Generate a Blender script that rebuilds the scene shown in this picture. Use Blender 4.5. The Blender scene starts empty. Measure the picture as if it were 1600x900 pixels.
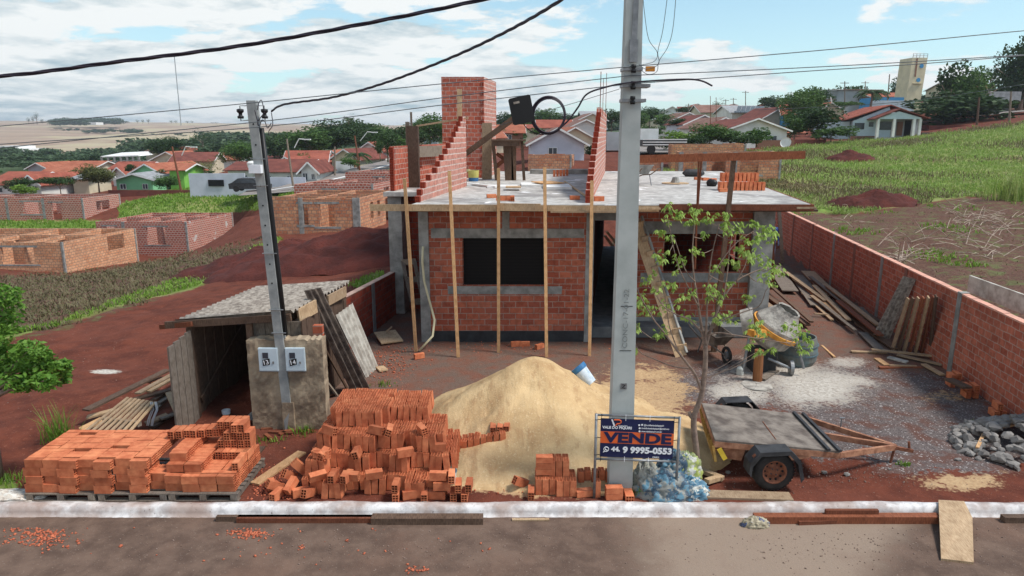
import bpy, math, random
import numpy as np
from mathutils import Vector, Matrix, Euler
R = math.radians
random.seed(7); np.random.seed(7)
scene = bpy.context.scene
COL = scene.collection

# ------------------------------------------------------------------ camera, light, exposure
F_PX, PITCH, CAMZ = 1100.0, R(12.3), 5.0
cam_d = bpy.data.cameras.new("camera"); cam = bpy.data.objects.new("camera", cam_d); COL.objects.link(cam)
cam.location = (0, 0, CAMZ); cam.rotation_euler = (R(90) - PITCH, 0, 0)
cam_d.sensor_width = 36.0; cam_d.lens = F_PX / 1600 * 36.0; cam_d.clip_start = 0.1; cam_d.clip_end = 9000
scene.camera = cam

SUN_EL, SUN_AZ = R(56), R(-14)          # azimuth measured from +X towards +Y
SKY_STRENGTH = 0.15
world = bpy.data.worlds.new("World"); scene.world = world; world.use_nodes = True
def build_world():
    nt = world.node_tree; nt.nodes.clear(); N = nt.nodes.new; L = nt.links.new
    out = N("ShaderNodeOutputWorld"); bg = N("ShaderNodeBackground"); bg.inputs[1].default_value = SKY_STRENGTH
    sky = N("ShaderNodeTexSky"); sky.sky_type = 'NISHITA'; sky.sun_disc = False
    sky.sun_elevation = SUN_EL; sky.sun_rotation = R(90) - SUN_AZ
    sky.air_density = 1.0; sky.dust_density = 0.6; sky.ozone_density = 1.4; sky.altitude = 400
    tc = N("ShaderNodeTexCoord"); sep = N("ShaderNodeSeparateXYZ"); L(tc.outputs['Generated'], sep.inputs[0])
    def M(op, a, b=None, c=None):
        n = N("ShaderNodeMath"); n.operation = op
        for i, q in enumerate((a, b, c)):
            if q is None: continue
            if isinstance(q, (int, float)): n.inputs[i].default_value = q
            else: L(q, n.inputs[i])
        return n.outputs[0]
    z = M('MAXIMUM', sep.outputs[2], 0.0)
    zz = M('ADD', z, 0.16)
    cx = M('DIVIDE', sep.outputs[0], zz); cy = M('DIVIDE', sep.outputs[1], zz)
    cmb = N("ShaderNodeCombineXYZ"); L(cx, cmb.inputs[0]); L(cy, cmb.inputs[1])
    def noise(scale, detail, off, rough=0.55, dist=0.0):
        mp = N("ShaderNodeMapping"); mp.inputs['Location'].default_value = off; L(cmb.outputs[0], mp.inputs[0])
        n = N("ShaderNodeTexNoise"); n.inputs['Scale'].default_value = scale; n.inputs['Detail'].default_value = detail
        n.inputs['Roughness'].default_value = rough; n.inputs['Distortion'].default_value = dist; L(mp.outputs[0], n.inputs[0])
        return n.outputs[0]
    n1 = noise(0.5, 4, (3.1, 1.7, 0), 0.5, 0.1)
    n2 = noise(1.9, 9, (0.3, 7.7, 2), 0.58, 0.15)
    n2h = noise(1.9, 9, (0.27, 7.82, 2.02), 0.58, 0.15)      # same clouds sampled a step nearer: their lit rims
    nb = noise(0.16, 2, (9.3, 2.2, 5))
    # more cover to the left and towards the horizon, blue gaps at the upper right
    az = M('MULTIPLY', sep.outputs[0], -0.135)
    cov = M('ADD', M('MULTIPLY', n1, 0.60), M('MULTIPLY', n2, 0.56))
    cov = M('ADD', cov, az)
    cov = M('ADD', cov, M('MULTIPLY', M('SUBTRACT', nb, 0.5), 0.35))
    cov = M('ADD', cov, M('MULTIPLY', z, -0.16))
    mr = N("ShaderNodeMapRange"); mr.interpolation_type = 'SMOOTHSTEP'; L(cov, mr.inputs[0])
    mr.inputs[1].default_value = 0.48; mr.inputs[2].default_value = 0.53
    thick = N("ShaderNodeMapRange"); thick.interpolation_type = 'SMOOTHSTEP'; L(cov, thick.inputs[0])
    thick.inputs[1].default_value = 0.54; thick.inputs[2].default_value = 0.72
    rim = M('MULTIPLY', M('SUBTRACT', n2, n2h), 5.0)
    shade = M('ADD', M('ADD', M('MULTIPLY', thick.outputs[0], -0.50), rim), 0.98)
    cl = N("ShaderNodeClamp"); L(shade, cl.inputs[0])
    ramp = N("ShaderNodeMix"); ramp.data_type = 'RGBA'
    ramp.inputs[6].default_value = (2.3, 3.1, 3.5, 1); ramp.inputs[7].default_value = (5.3, 5.5, 5.5, 1)
    L(cl.outputs[0], ramp.inputs[0])
    tint = N("ShaderNodeMix"); tint.data_type = 'RGBA'; tint.blend_type = 'MULTIPLY'; tint.inputs[0].default_value = 1
    L(sky.outputs[0], tint.inputs[6]); tint.inputs[7].default_value = (0.88, 1.0, 0.92, 1)
    # a little water haze low in the sky
    hz = N("ShaderNodeMapRange"); L(z, hz.inputs[0]); hz.inputs[1].default_value = 0.0; hz.inputs[2].default_value = 0.28
    hz.inputs[3].default_value = 0.55; hz.inputs[4].default_value = 0.0
    hm = N("ShaderNodeMix"); hm.data_type = 'RGBA'; L(hz.outputs[0], hm.inputs[0]); L(tint.outputs[2], hm.inputs[6])
    hm.inputs[7].default_value = (3.6, 5.0, 5.6, 1)
    mx = N("ShaderNodeMix"); mx.data_type = 'RGBA'; L(mr.outputs[0], mx.inputs[0]); L(hm.outputs[2], mx.inputs[6]); L(ramp.outputs[2], mx.inputs[7])
    L(mx.outputs[2], bg.inputs[0]); L(bg.outputs[0], out.inputs[0])
build_world()
sun_d = bpy.data.lights.new("sun", 'SUN'); sun_d.energy = 3.5; sun_d.angle = R(13); sun_d.color = (1.0, 0.95, 0.88)
sun = bpy.data.objects.new("sun", sun_d); COL.objects.link(sun)
sdir = Vector((math.cos(SUN_EL) * math.cos(SUN_AZ), math.cos(SUN_EL) * math.sin(SUN_AZ), math.sin(SUN_EL)))
sun.rotation_euler = sdir.to_track_quat('Z', 'Y').to_euler()
scene.view_settings.view_transform = 'Standard'; scene.view_settings.look = 'None'
scene.view_settings.gamma = 1.0; scene.view_settings.use_curve_mapping = False
scene.view_settings.exposure = 0.26

# ------------------------------------------------------------------ measuring helpers: a sight line through the photograph met at a depth or a height
def ray(px, py):
    a = (px - 800) / F_PX; b = (450 - py) / F_PX; c, s = math.cos(PITCH), math.sin(PITCH)
    return a, c + b * s, -s + b * c
def G(px, py, z=0.0):
    a, y, w = ray(px, py); t = (z - CAMZ) / w; return Vector((a * t, y * t, z))
def AT(px, py, Y):
    a, y, w = ray(px, py); t = Y / y; return Vector((a * t, Y, CAMZ + w * t))
K = 0.153                                  # the lot's side walls run a little askew to the street
def S(u, v, z=0.0): return Vector((u + K * v, v, z))

# ------------------------------------------------------------------ mesh builder
class MB:
    def __init__(s): s.v = []; s.f = []
    def add(s, vs, fs):
        n = len(s.v); s.v.extend([tuple(p) for p in vs]); s.f.extend([tuple(i + n for i in f) for f in fs]); return s
    def hexa(s, p):                        # p: 4 bottom (ccw from above) + 4 top
        return s.add(p, [(3, 2, 1, 0), (4, 5, 6, 7), (0, 1, 5, 4), (1, 2, 6, 5), (2, 3, 7, 6), (3, 0, 4, 7)])
    def box(s, x0, x1, y0, y1, z0, z1):
        return s.hexa([(x0, y0, z0), (x1, y0, z0), (x1, y1, z0), (x0, y1, z0), (x0, y0, z1), (x1, y0, z1), (x1, y1, z1), (x0, y1, z1)])
    def sbox(s, u0, u1, v0, v1, z0, z1):
        return s.hexa([S(u0, v0, z0), S(u1, v0, z0), S(u1, v1, z0), S(u0, v1, z0), S(u0, v0, z1), S(u1, v0, z1), S(u1, v1, z1), S(u0, v1, z1)])
    def obox(s, c, d, M=None):
        M = M or Matrix.Identity(3); c = Vector(c); hx, hy, hz = d[0] / 2, d[1] / 2, d[2] / 2
        ps = [(-hx, -hy, -hz), (hx, -hy, -hz), (hx, hy, -hz), (-hx, hy, -hz), (-hx, -hy, hz), (hx, -hy, hz), (hx, hy, hz), (-hx, hy, hz)]
        return s.hexa([c + M @ Vector(p) for p in ps])
    def beam(s, p, q, w, h, roll=0.0, up=(0, 0, 1)):
        p = Vector(p); q = Vector(q); z = (q - p).normalized(); up = Vector(up)
        if abs(z.dot(up)) > 0.98: up = Vector((0, 1, 0))
        x = up.cross(z).normalized(); y = z.cross(x)
        if roll: Q = Matrix.Rotation(roll, 3, z); x = Q @ x; y = Q @ y
        x = x * w / 2; y = y * h / 2
        return s.hexa([p - x - y, p + x - y, p + x + y, p - x + y, q - x - y, q + x - y, q + x + y, q - x + y])
    def tube(s, pts, r, n=8, closed=False, cap=True):
        pts = [Vector(p) for p in pts]; m = len(pts); rs = r if isinstance(r, (list, tuple)) else [r] * m
        base = len(s.v); prev = None
        for i, p in enumerate(pts):
            a = pts[(i - 1) % m] if (closed or i > 0) else p; b = pts[(i + 1) % m] if (closed or i < m - 1) else p
            t = (b - a).normalized() if (b - a).length > 1e-9 else Vector((0, 0, 1))
            if prev is None:
                u = Vector((0, 0, 1)) if abs(t.z) < 0.9 else Vector((1, 0, 0)); x = u.cross(t).normalized()
            else:
                x = (prev - t * prev.dot(t)); x = x.normalized() if x.length > 1e-6 else Vector((1, 0, 0))
            prev = x; y = t.cross(x)
            for k in range(n):
                A = 2 * math.pi * k / n; s.v.append(tuple(p + (x * math.cos(A) + y * math.sin(A)) * rs[i]))
        for i in range(m if closed else m - 1):
            j = (i + 1) % m
            for k in range(n):
                s.f.append((base + i * n + k, base + i * n + (k + 1) % n, base + j * n + (k + 1) % n, base + j * n + k))
        if cap and not closed:
            s.f.append(tuple(base + k for k in range(n))[::-1]); s.f.append(tuple(base + (m - 1) * n + k for k in range(n)))
        return s
    def cyl(s, p, q, r0, r1=None, n=16): return s.tube([p, q], [r0, r0 if r1 is None else r1], n)
    def lathe(s, c, axis, prof, n=24):     # prof: list of (distance along axis, radius)
        c = Vector(c); a = Vector(axis).normalized(); pts = [c + a * d for d, r in prof]
        x = a.orthogonal().normalized(); y = a.cross(x); b = len(s.v)
        for p, (d, r) in zip(pts, prof):
            for k in range(n):
                A = 2 * math.pi * k / n; s.v.append(tuple(p + (x * math.cos(A) + y * math.sin(A)) * r))
        for i in range(len(prof) - 1):
            for k in range(n): s.f.append((b + i * n + k, b + i * n + (k + 1) % n, b + (i + 1) * n + (k + 1) % n, b + (i + 1) * n + k))
        return s
    def prism(s, poly, z0, z1):
        n = len(poly); return s.add([(x, y, z0) for x, y in poly] + [(x, y, z1) for x, y in poly],
            [tuple(range(n))[::-1], tuple(range(n, 2 * n))] + [(i, (i + 1) % n, n + (i + 1) % n, n + i) for i in range(n)])
    def extr(s, poly3, d):                 # extrude a planar 3D polygon by vector d
        n = len(poly3); d = Vector(d); P = [Vector(p) for p in poly3]
        return s.add(P + [p + d for p in P], [tuple(range(n))[::-1], tuple(range(n, 2 * n))] + [(i, (i + 1) % n, n + (i + 1) % n, n + i) for i in range(n)])
    def build(s, name, mat, parent=None, loc=None, smooth=False, jit=0.0):
        if loc is None:
            if parent:
                anc = parent
                while anc.parent: anc = anc.parent
                loc = anc.location.copy()
            else: loc = Vector((0, 0, 0))
        loc = Vector(loc)
        if jit:
            s.v = [(x + random.uniform(-jit, jit), y + random.uniform(-jit, jit), z + random.uniform(-jit, jit)) for x, y, z in s.v]
        V = [(x - loc.x, y - loc.y, z - loc.z) for x, y, z in s.v]
        me = bpy.data.meshes.new(name); me.from_pydata(V, [], s.f); me.update()
        finish(me, mat, smooth)
        o = bpy.data.objects.new(name, me); COL.objects.link(o)
        if parent: o.parent = parent
        if parent is None: o.location = loc
        return o
def finish(me, mat, smooth=False):
    if mat is not None: me.materials.append(mat)
    n = len(me.polygons)
    if n:
        lt = np.empty(n, np.int32); me.polygons.foreach_get('loop_total', lt)
        nor = np.empty(n * 3, np.float32); me.polygons.foreach_get('normal', nor); nor = nor.reshape(-1, 3)
        vi = np.empty(len(me.loops), np.int32); me.loops.foreach_get('vertex_index', vi)
        co = np.empty(len(me.vertices) * 3, np.float32); me.vertices.foreach_get('co', co); co = co.reshape(-1, 3)
        ln = np.repeat(nor, lt, axis=0); p = co[vi]
        h = np.hypot(ln[:, 0], ln[:, 1]); flat = np.abs(ln[:, 2]) > 0.75
        hh = np.where(h < 1e-6, 1, h); tx, ty = -ln[:, 1] / hh, ln[:, 0] / hh
        u = np.where(flat, p[:, 0], p[:, 0] * tx + p[:, 1] * ty); v = np.where(flat, p[:, 1], p[:, 2] / np.where(flat, 1, np.maximum(np.sqrt(np.maximum(1 - ln[:, 2] ** 2, 1e-4)), .3)))
        uv = me.uv_layers.new(name="UVMap"); uv.data.foreach_set('uv', np.stack([u, v], 1).astype(np.float32).ravel())
        if smooth: me.polygons.foreach_set('use_smooth', np.ones(n, bool))
def fast_mesh(name, V, Fq, mat, smooth=False, quads=True):
    me = bpy.data.meshes.new(name); V = np.asarray(V, np.float32); Fq = np.asarray(Fq, np.int32); k = Fq.shape[1]
    me.vertices.add(len(V)); me.vertices.foreach_set('co', V.ravel())
    me.loops.add(Fq.size); me.loops.foreach_set('vertex_index', Fq.ravel())
    me.polygons.add(len(Fq)); me.polygons.foreach_set('loop_start', np.arange(0, Fq.size, k, dtype=np.int32)); me.polygons.foreach_set('loop_total', np.full(len(Fq), k, np.int32))
    me.update(calc_edges=True)
    if mat: me.materials.append(mat)
    if smooth: me.polygons.foreach_set('use_smooth', np.ones(len(Fq), bool))
    return me
def link(name, me, parent=None, loc=(0, 0, 0), rot=(0, 0, 0)):
    o = bpy.data.objects.new(name, me); COL.objects.link(o); o.location = loc; o.rotation_euler = rot
    if parent: o.parent = parent
    return o
def tag(o, label=None, cat=None, group=None, kind=None):
    if label: o['label'] = label
    if cat: o['category'] = cat
    if group: o['group'] = group
    if kind: o['kind'] = kind
    return o
def thing(name, loc, label, cat, group=None, rz=0):
    o = bpy.data.objects.new(name, None); COL.objects.link(o); o.location = Vector(loc); o.rotation_euler = (0, 0, rz)
    o.empty_display_size = 0.2
    return tag(o, label, cat, group)
def copy_tree(o, parent=None):
    c = o.copy(); COL.objects.link(c)
    if parent: c.parent = parent
    for ch in list(o.children): copy_tree(ch, c)
    return c
def sub(mb, name, mat, part, smooth=False):    # a sub-part under a part whose vertices sit relative to the thing
    return mb.build(name, mat, part, smooth=smooth)

# ------------------------------------------------------------------ materials
def hx(r, g, b):                               # sRGB 0..255 to linear
    f = lambda c: ((c / 255 + 0.055) / 1.055) ** 2.4 if c > 10.3 else c / 255 / 12.92
    return (f(r), f(g), f(b), 1)
class NT:
    def __init__(s, name, rough=0.85, metal=0.0, spec=0.3):
        s.m = bpy.data.materials.new(name); s.m.use_nodes = True; s.t = s.m.node_tree
        s.b = s.t.nodes["Principled BSDF"]; s.b.inputs['Roughness'].default_value = rough; s.b.inputs['Metallic'].default_value = metal
        s.b.inputs['Specular IOR Level'].default_value = spec; s._c = {}
    def N(s, t): return s.t.nodes.new(t)
    def L(s, a, b): s.t.links.new(a, b)
    def co(s, kind='Object'):
        if kind not in s._c:
            if kind == 'World': n = s.N("ShaderNodeNewGeometry"); s._c[kind] = n.outputs['Position']
            else:
                if 'tc' not in s._c: s._c['tc'] = s.N("ShaderNodeTexCoord")
                s._c[kind] = s._c['tc'].outputs[kind]
        return s._c[kind]
    def noise(s, scale, detail=4, kind='World', stretch=None, rough=0.6, off=(0, 0, 0)):
        n = s.N("ShaderNodeTexNoise"); n.inputs['Scale'].default_value = scale; n.inputs['Detail'].default_value = detail; n.inputs['Roughness'].default_value = rough
        mp = s.N("ShaderNodeMapping"); s.L(s.co(kind), mp.inputs[0]); mp.inputs['Location'].default_value = off
        if stretch: mp.inputs['Scale'].default_value = stretch
        s.L(mp.outputs[0], n.inputs[0]); return n.outputs[0]
    def rng(s, x, a, b, c=0.0, d=1.0, smooth=True):
        n = s.N("ShaderNodeMapRange"); n.interpolation_type = 'SMOOTHSTEP' if smooth else 'LINEAR'
        s.L(x, n.inputs[0])
        for i, q in enumerate((a, b, c, d)): n.inputs[i + 1].default_value = q
        return n.outputs[0]
    def math(s, op, a, b=None):
        n = s.N("ShaderNodeMath"); n.operation = op
        for i, q in enumerate((a, b)):
            if q is None: continue
            if isinstance(q, (int, float)): n.inputs[i].default_value = q
            else: s.L(q, n.inputs[i])
        return n.outputs[0]
    def mix(s, f, a, b, mode='MIX'):
        n = s.N("ShaderNodeMix"); n.data_type = 'RGBA'; n.blend_type = mode
        for i, q in ((0, f), (6, a), (7, b)):
            if isinstance(q, (int, float)): n.inputs[i].default_value = q
            elif isinstance(q, tuple): n.inputs[i].default_value = q
            else: s.L(q, n.inputs[i])
        return n.outputs[2]
    def out(s, c): 
        if isinstance(c, tuple): s.b.inputs['Base Color'].default_value = c
        else: s.L(c, s.b.inputs['Base Color'])
        return s
    def bump(s, h, strength=0.4, dist=0.01):
        n = s.N("ShaderNodeBump"); n.inputs['Strength'].default_value = strength; n.inputs['Distance'].default_value = dist
        s.L(h, n.inputs['Height']); s.L(n.outputs[0], s.b.inputs['Normal']); return s
    def rand(s):
        n = s.N("ShaderNodeObjectInfo"); return n.outputs['Random']
MATS = {}
def plain(name, c1, c2, scale=3.0, rough=0.85, bump=0.2, bscale=30, dist=0.01, metal=0.0, spec=0.3, stretch=None, kind='World', rnd=0.0):
    t = NT(name, rough, metal, spec)
    a = t.rng(t.noise(scale, 6, kind, stretch), 0.3, 0.7)
    c = t.mix(a, c1, c2)
    if rnd: c = t.mix(1.0, c, t.mix(t.rand(), (1 - rnd,) * 3 + (1,), (1 + rnd,) * 3 + (1,)), 'MULTIPLY')
    t.out(c)
    if bump: t.bump(t.noise(bscale, 5, kind, stretch), bump, dist)
    MATS[name] = t.m; return t.m
def brickmat(name, c1, c2, mortar, bw=0.25, bh=0.15, m=0.012, stain=(0.25, 0.22, 0.2, 1), stain_amt=0.25, patch=None, offs=0.5, mrough=0.5):
    t = NT(name, 0.9, 0, 0.2)
    b = t.N("ShaderNodeTexBrick"); wn = t.N('ShaderNodeTexNoise'); wn.inputs['Scale'].default_value = 4; t.L(t.co('World'), wn.inputs[0]); va = t.N('ShaderNodeVectorMath'); va.operation = 'SCALE'; va.inputs['Scale'].default_value = .035; t.L(wn.outputs[1], va.inputs[0]); vb = t.N('ShaderNodeVectorMath'); t.L(t.co('UV'), vb.inputs[0]); t.L(va.outputs[0], vb.inputs[1]); t.L(vb.outputs[0], b.inputs['Vector'])
    b.inputs['Scale'].default_value = 1.0; b.inputs['Brick Width'].default_value = bw; b.inputs['Row Height'].default_value = bh
    b.inputs['Mortar Size'].default_value = m; b.inputs['Mortar Smooth'].default_value = 0.2; b.inputs['Bias'].default_value = 0.0
    b.inputs['Color1'].default_value = c1; b.inputs['Color2'].default_value = c2; b.inputs['Mortar'].default_value = mortar; b.offset = offs
    c = b.outputs[0]
    c = t.mix(t.rng(t.noise(9, 5), 0.42, 0.68, 0, 0.75), c, t.mix(1.0, c, (0.62, 0.58, 0.55, 1), 'MULTIPLY'))
    c = t.mix(t.rng(t.noise(26, 4), 0.60, 0.72, 0, mrough), c, mortar)      # mortar smears
    c = t.mix(t.rng(t.noise(0.7, 6, off=(3, 1, 0)), 0.45, 0.7, 0, stain_amt), c, stain)
    if patch: c = t.mix(t.rng(t.noise(1.1, 6, off=(7, 4, 2)), 0.60, 0.64), c, patch)
    t.out(c)
    h = t.math('ADD', t.math('MULTIPLY', b.outputs[1], -1.0), t.math('MULTIPLY', t.noise(60, 4), 0.4))
    t.bump(h, 0.5, 0.012); MATS[name] = t.m; return t.m
def woodmat(name, c1, c2, rough=0.8, grain=1.0):
    t = NT(name, rough, 0, 0.25)
    n = t.noise(7, 5, 'Object', (1, 1, 1)); g = t.noise(30 * grain, 5, 'UV', (3.0, 0.35, 1)); 
    c = t.mix(t.rng(g, 0.3, 0.7), c1, c2); c = t.mix(t.rng(n, 0.4, 0.75, 0, 0.6), c, t.mix(1.0, c, (0.55, 0.5, 0.45, 1), 'MULTIPLY'))
    c = t.mix(1.0, c, t.mix(t.rand(), (0.72, 0.72, 0.74, 1), (1.2, 1.16, 1.08, 1)), 'MULTIPLY')
    t.out(c); t.bump(g, 0.35, 0.006); MATS[name] = t.m; return t.m

BR = brickmat('facade_brick', hx(194, 110, 82), hx(158, 80, 60), hx(170, 150, 138), 0.30, 0.148, 0.009, hx(120, 105, 98), 0.18)
BRU = brickmat('upper_brick', hx(196, 106, 82), hx(164, 80, 62), hx(186, 158, 146), 0.25, 0.145, 0.012, hx(150, 135, 128), 0.3)
BRP = brickmat('side_brick', hx(204, 122, 100), hx(172, 88, 70), hx(206, 186, 176), 0.12, 0.145, 0.018, hx(170, 150, 142), 0.35)  # paler pink copy: sunlit right-hand faces put into the colour, with paler mortar
BRW = brickmat('boundary_brick', hx(198, 116, 92), hx(168, 90, 70), hx(182, 152, 138), 0.25, 0.145, 0.010, hx(120, 78, 62), 0.3)
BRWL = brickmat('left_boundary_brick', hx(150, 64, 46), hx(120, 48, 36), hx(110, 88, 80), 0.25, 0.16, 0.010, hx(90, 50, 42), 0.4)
BRO = brickmat('ruin_orange_brick', hx(228, 176, 138), hx(208, 146, 108), hx(150, 125, 108), 0.32, 0.2, 0.018, hx(120, 100, 88), 0.35)
BRR = brickmat('ruin_red_brick', hx(186, 106, 86), hx(158, 82, 66), hx(196, 172, 160), 0.28, 0.19, 0.03, hx(150, 128, 118), 0.3)
BRRP = brickmat('ruin_red_brick_rendered', hx(186, 106, 86), hx(158, 82, 66), hx(196, 172, 160), 0.28, 0.19, 0.03, hx(150, 128, 118), 0.3, patch=hx(190, 186, 180))
BRT = brickmat('ruin_tan_brick', hx(214, 160, 122), hx(184, 118, 88), hx(150, 128, 112), 0.3, 0.2, 0.02, hx(128, 104, 92), 0.4)
CONC = plain('concrete', hx(160, 160, 156), hx(116, 116, 113), 3.5, 0.9, 0.35, 40, 0.006)
CONCD = plain('fresh_concrete', hx(128, 130, 130), hx(100, 102, 103), 3.0, 0.9, 0.4, 30, 0.008)
CONCP = plain('pole_concrete', hx(184, 188, 184), hx(160, 165, 161), 1.6, 0.85, 0.2, 60, 0.004)
CONCPD = plain('slender_pole_concrete', hx(160, 162, 160), hx(130, 133, 133), 4, 0.85, 0.25, 60, 0.004)
SKIRT = plain('dark_skirting', hx(62, 64, 66), hx(45, 45, 47), 4, 0.8, 0.3, 30)
PLAST = plain('mud_plaster', hx(172, 154, 130), hx(116, 100, 84), 3.4, 0.95, 0.6, 14, 0.02)
WOOD = woodmat('plank_wood', hx(178, 142, 108), hx(132, 98, 72))
WOODN = woodmat('new_pine', hx(214, 176, 134), hx(180, 138, 98))
WOODD = woodmat('old_and_shaded_wood', hx(120, 98, 82), hx(82, 64, 54))
WOODG = woodmat('grey_wood', hx(142, 132, 122), hx(105, 95, 86))
WOODR = woodmat('red_plank', hx(150, 92, 66), hx(110, 62, 44))
WOODP = woodmat('pale_plank', hx(196, 172, 142), hx(160, 132, 104))
ASB = plain('fibre_cement', hx(178, 168, 156), hx(116, 106, 98), 11, 0.95, 0.4, 40, 0.005, stretch=(1, 1, 1))
ASBD = plain('mossy_fibre_cement', hx(118, 106, 96), hx(70, 60, 56), 6, 0.95, 0.4, 40)
ASBL = plain('pale_fibre_cement', hx(198, 194, 184), hx(150, 142, 132), 5, 0.9, 0.3, 40)
WHITE = plain('lime_wash', hx(222, 221, 220), hx(178, 176, 174), 4, 0.85, 0.25, 30)
BLACK = plain('black_plastic', hx(26, 26, 28), hx(18, 18, 20), 3, 0.5, 0, spec=0.4)
CABLE = plain('cable_rubber', hx(34, 30, 44), hx(48, 36, 46), 20, 0.5, 0, spec=0.4)
WIRE = plain('wire', hx(70, 74, 76), hx(52, 55, 58), 20, 0.5, 0)
METAL = plain('galvanised_metal', hx(150, 152, 154), hx(120, 122, 124), 8, 0.45, 0, metal=0.6)
RUST = plain('rusty_steel', hx(138, 88, 64), hx(92, 54, 42), 14, 0.85, 0.3, 40)
RUSTP = plain('faded_orange_paint', hx(178, 130, 102), hx(124, 80, 60), 8, 0.8, 0.2, 40)
RUBBER = plain('tyre_rubber', hx(52, 48, 46), hx(36, 34, 34), 8, 0.9, 0.3, 50)
FENDER = plain('dusty_black_steel', hx(66, 66, 68), hx(44, 44, 46), 5, 0.6, 0.1, 20)
DECK = plain('weathered_deck_ply', hx(136, 126, 116), hx(84, 74, 68), 4.5, 0.75, 0.3, 25)
ROCK = plain('blue_grey_rock', hx(146, 141, 136), hx(104, 99, 96), 6, 0.9, 0.5, 25, 0.02, rnd=0.15)
BARK = plain('bark', hx(150, 130, 116), hx(116, 98, 88), 12, 0.95, 0.5, 40)
DARK = plain('dark_opening', hx(30, 30, 32), hx(22, 22, 24), 2, 0.9, 0)
GLASS = plain('window_glass', hx(70, 78, 84), hx(50, 56, 62), 2, 0.25, 0, spec=0.5)
WHITEP = plain('white_paint', hx(232, 232, 230), hx(212, 212, 208), 1.2, 0.8, 0.1, 20)
METERB = plain('pale_grey_enamel', hx(196, 210, 218), hx(184, 198, 206), 3, 0.5, 0.0)

# ------------------------------------------------------------------ terrain: height from surveyed points (pixel, distance)
CTRL = [  # px, py, Y -> height on that sight line
 (0,600,14.2),(150,590,14.5),(300,560,16),(0,500,21.5),(150,480,22),(420,470,21),(0,430,46),(110,427,50),(210,412,56),(-300,430,50),
 (300,399,62),(365,384,69),(235,401,62),(420,400,34),(330,440,28),(520,420,28),(600,418,26),(430,366,42),(610,352,46),(380,340,60),(0,345,72),(135,343,72),(185,338,72),(-300,345,72),
 (300,318,75),(400,318,70),(190,302,88),(420,296,82),(60,305,86),(-300,300,88),(300,290,100),(480,285,92),(560,268,104),(620,252,118),
 (120,262,190),(300,250,210),(-300,262,190),(450,240,220),(560,232,220),
 (0,239,560),(180,240,560),(-300,240,560),(330,222,600),(450,218,650),(600,212,650),(0,193,1500),(-400,193,1500),(400,197,1500),(700,199,1500),(1000,200,1500),(1300,198,1500),(1900,190,1500),
 (0,190,4000),(800,199,4000),(1600,192,4000),(-400,190,4000),(2000,190,4000),
 (850,262,56),(850,248,64),(1040,268,55),(990,236,90),(990,215,150),(960,208,260),(800,232,110),(720,240,110),(700,215,260),
 (1130,238,76),(1280,226,82),(1400,217,92),(1320,216,95),(1600,196,80),(1500,206,86),(1900,175,80),(1440,178,130),(1600,172,130),(1250,195,150),(1450,160,190),(1700,160,190),(1100,200,190),(1300,178,300),(1600,165,330),
 (1215,322,36),(1300,328,36),(1450,312,38),(1600,302,38),(1900,295,40),(1250,290,46),(1400,262,56),(1600,245,56),(1900,235,56),
 (1300,352,30.5),(1400,380,25),(1500,405,22),(1600,430,19.5),(1560,462,16.6),(1650,470,16),(1900,450,18),(1900,620,11.5),(1640,600,12.3),
]
def _uv(x, y):
    x = np.asarray(x, float); y = np.asarray(y, float)
    return np.stack([np.clip(x / np.maximum(y + 4, 1), -1.15, 1.15) * 1.4, np.log(np.maximum(y, 8.0)) * 0.9], -1)
_P = [AT(*c) for c in CTRL] + [Vector((x, 9.5, 0)) for x in (-16, -9, -4, 2, 8, 14)] + [Vector((-14, 13, -.1)), Vector((-30, 15, -.6)), Vector((30, 15, 1.2))]
_X = _uv([p.x for p in _P], [p.y for p in _P]); _Z = np.array([p.z for p in _P])
def _phi(r): return r
_A = _phi(np.linalg.norm(_X[:, None] - _X[None], axis=-1)); n_ = len(_P)
_M = np.zeros((n_ + 3, n_ + 3)); _M[:n_, :n_] = _A - np.eye(n_) * 0.0; _Q = np.c_[np.ones(n_), _X]; _M[:n_, n_:] = _Q; _M[n_:, :n_] = _Q.T
_W = np.linalg.solve(_M, np.r_[_Z, 0, 0, 0])
def sstep(a, b, x): t = np.clip((x - a) / (b - a), 0, 1); return t * t * (3 - 2 * t)
def terr_np(x, y):
    q = _uv(x, y).reshape(-1, 2); out = np.empty(len(q))
    for i in range(0, len(q), 20000):
        b = q[i:i + 20000]; out[i:i + 20000] = _phi(np.linalg.norm(b[:, None] - _X[None], axis=-1)) @ _W[:n_] + np.c_[np.ones(len(b)), b] @ _W[n_:]
    z = out.reshape(np.shape(x)); x = np.asarray(x, float); y = np.asarray(y, float)
    u = x - K * y
    inside = sstep(-6.9, -6.4, u) * (1 - sstep(7.26, 7.42, u)) * (1 - sstep(31, 37, y))
    near = 1 - sstep(9.5, 12.5, y)
    z = z * (1 - inside)
    # in front of the boundary wall's street end the outside ground comes down to the kerb
    z = z * (1 - near * (1 - inside) * (1 - sstep(7.4, 9.5, u) * sstep(9.2, 11.5, y)))
    return z
def terr(x, y): return float(terr_np(np.array([x]), np.array([y]))[0])

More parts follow.
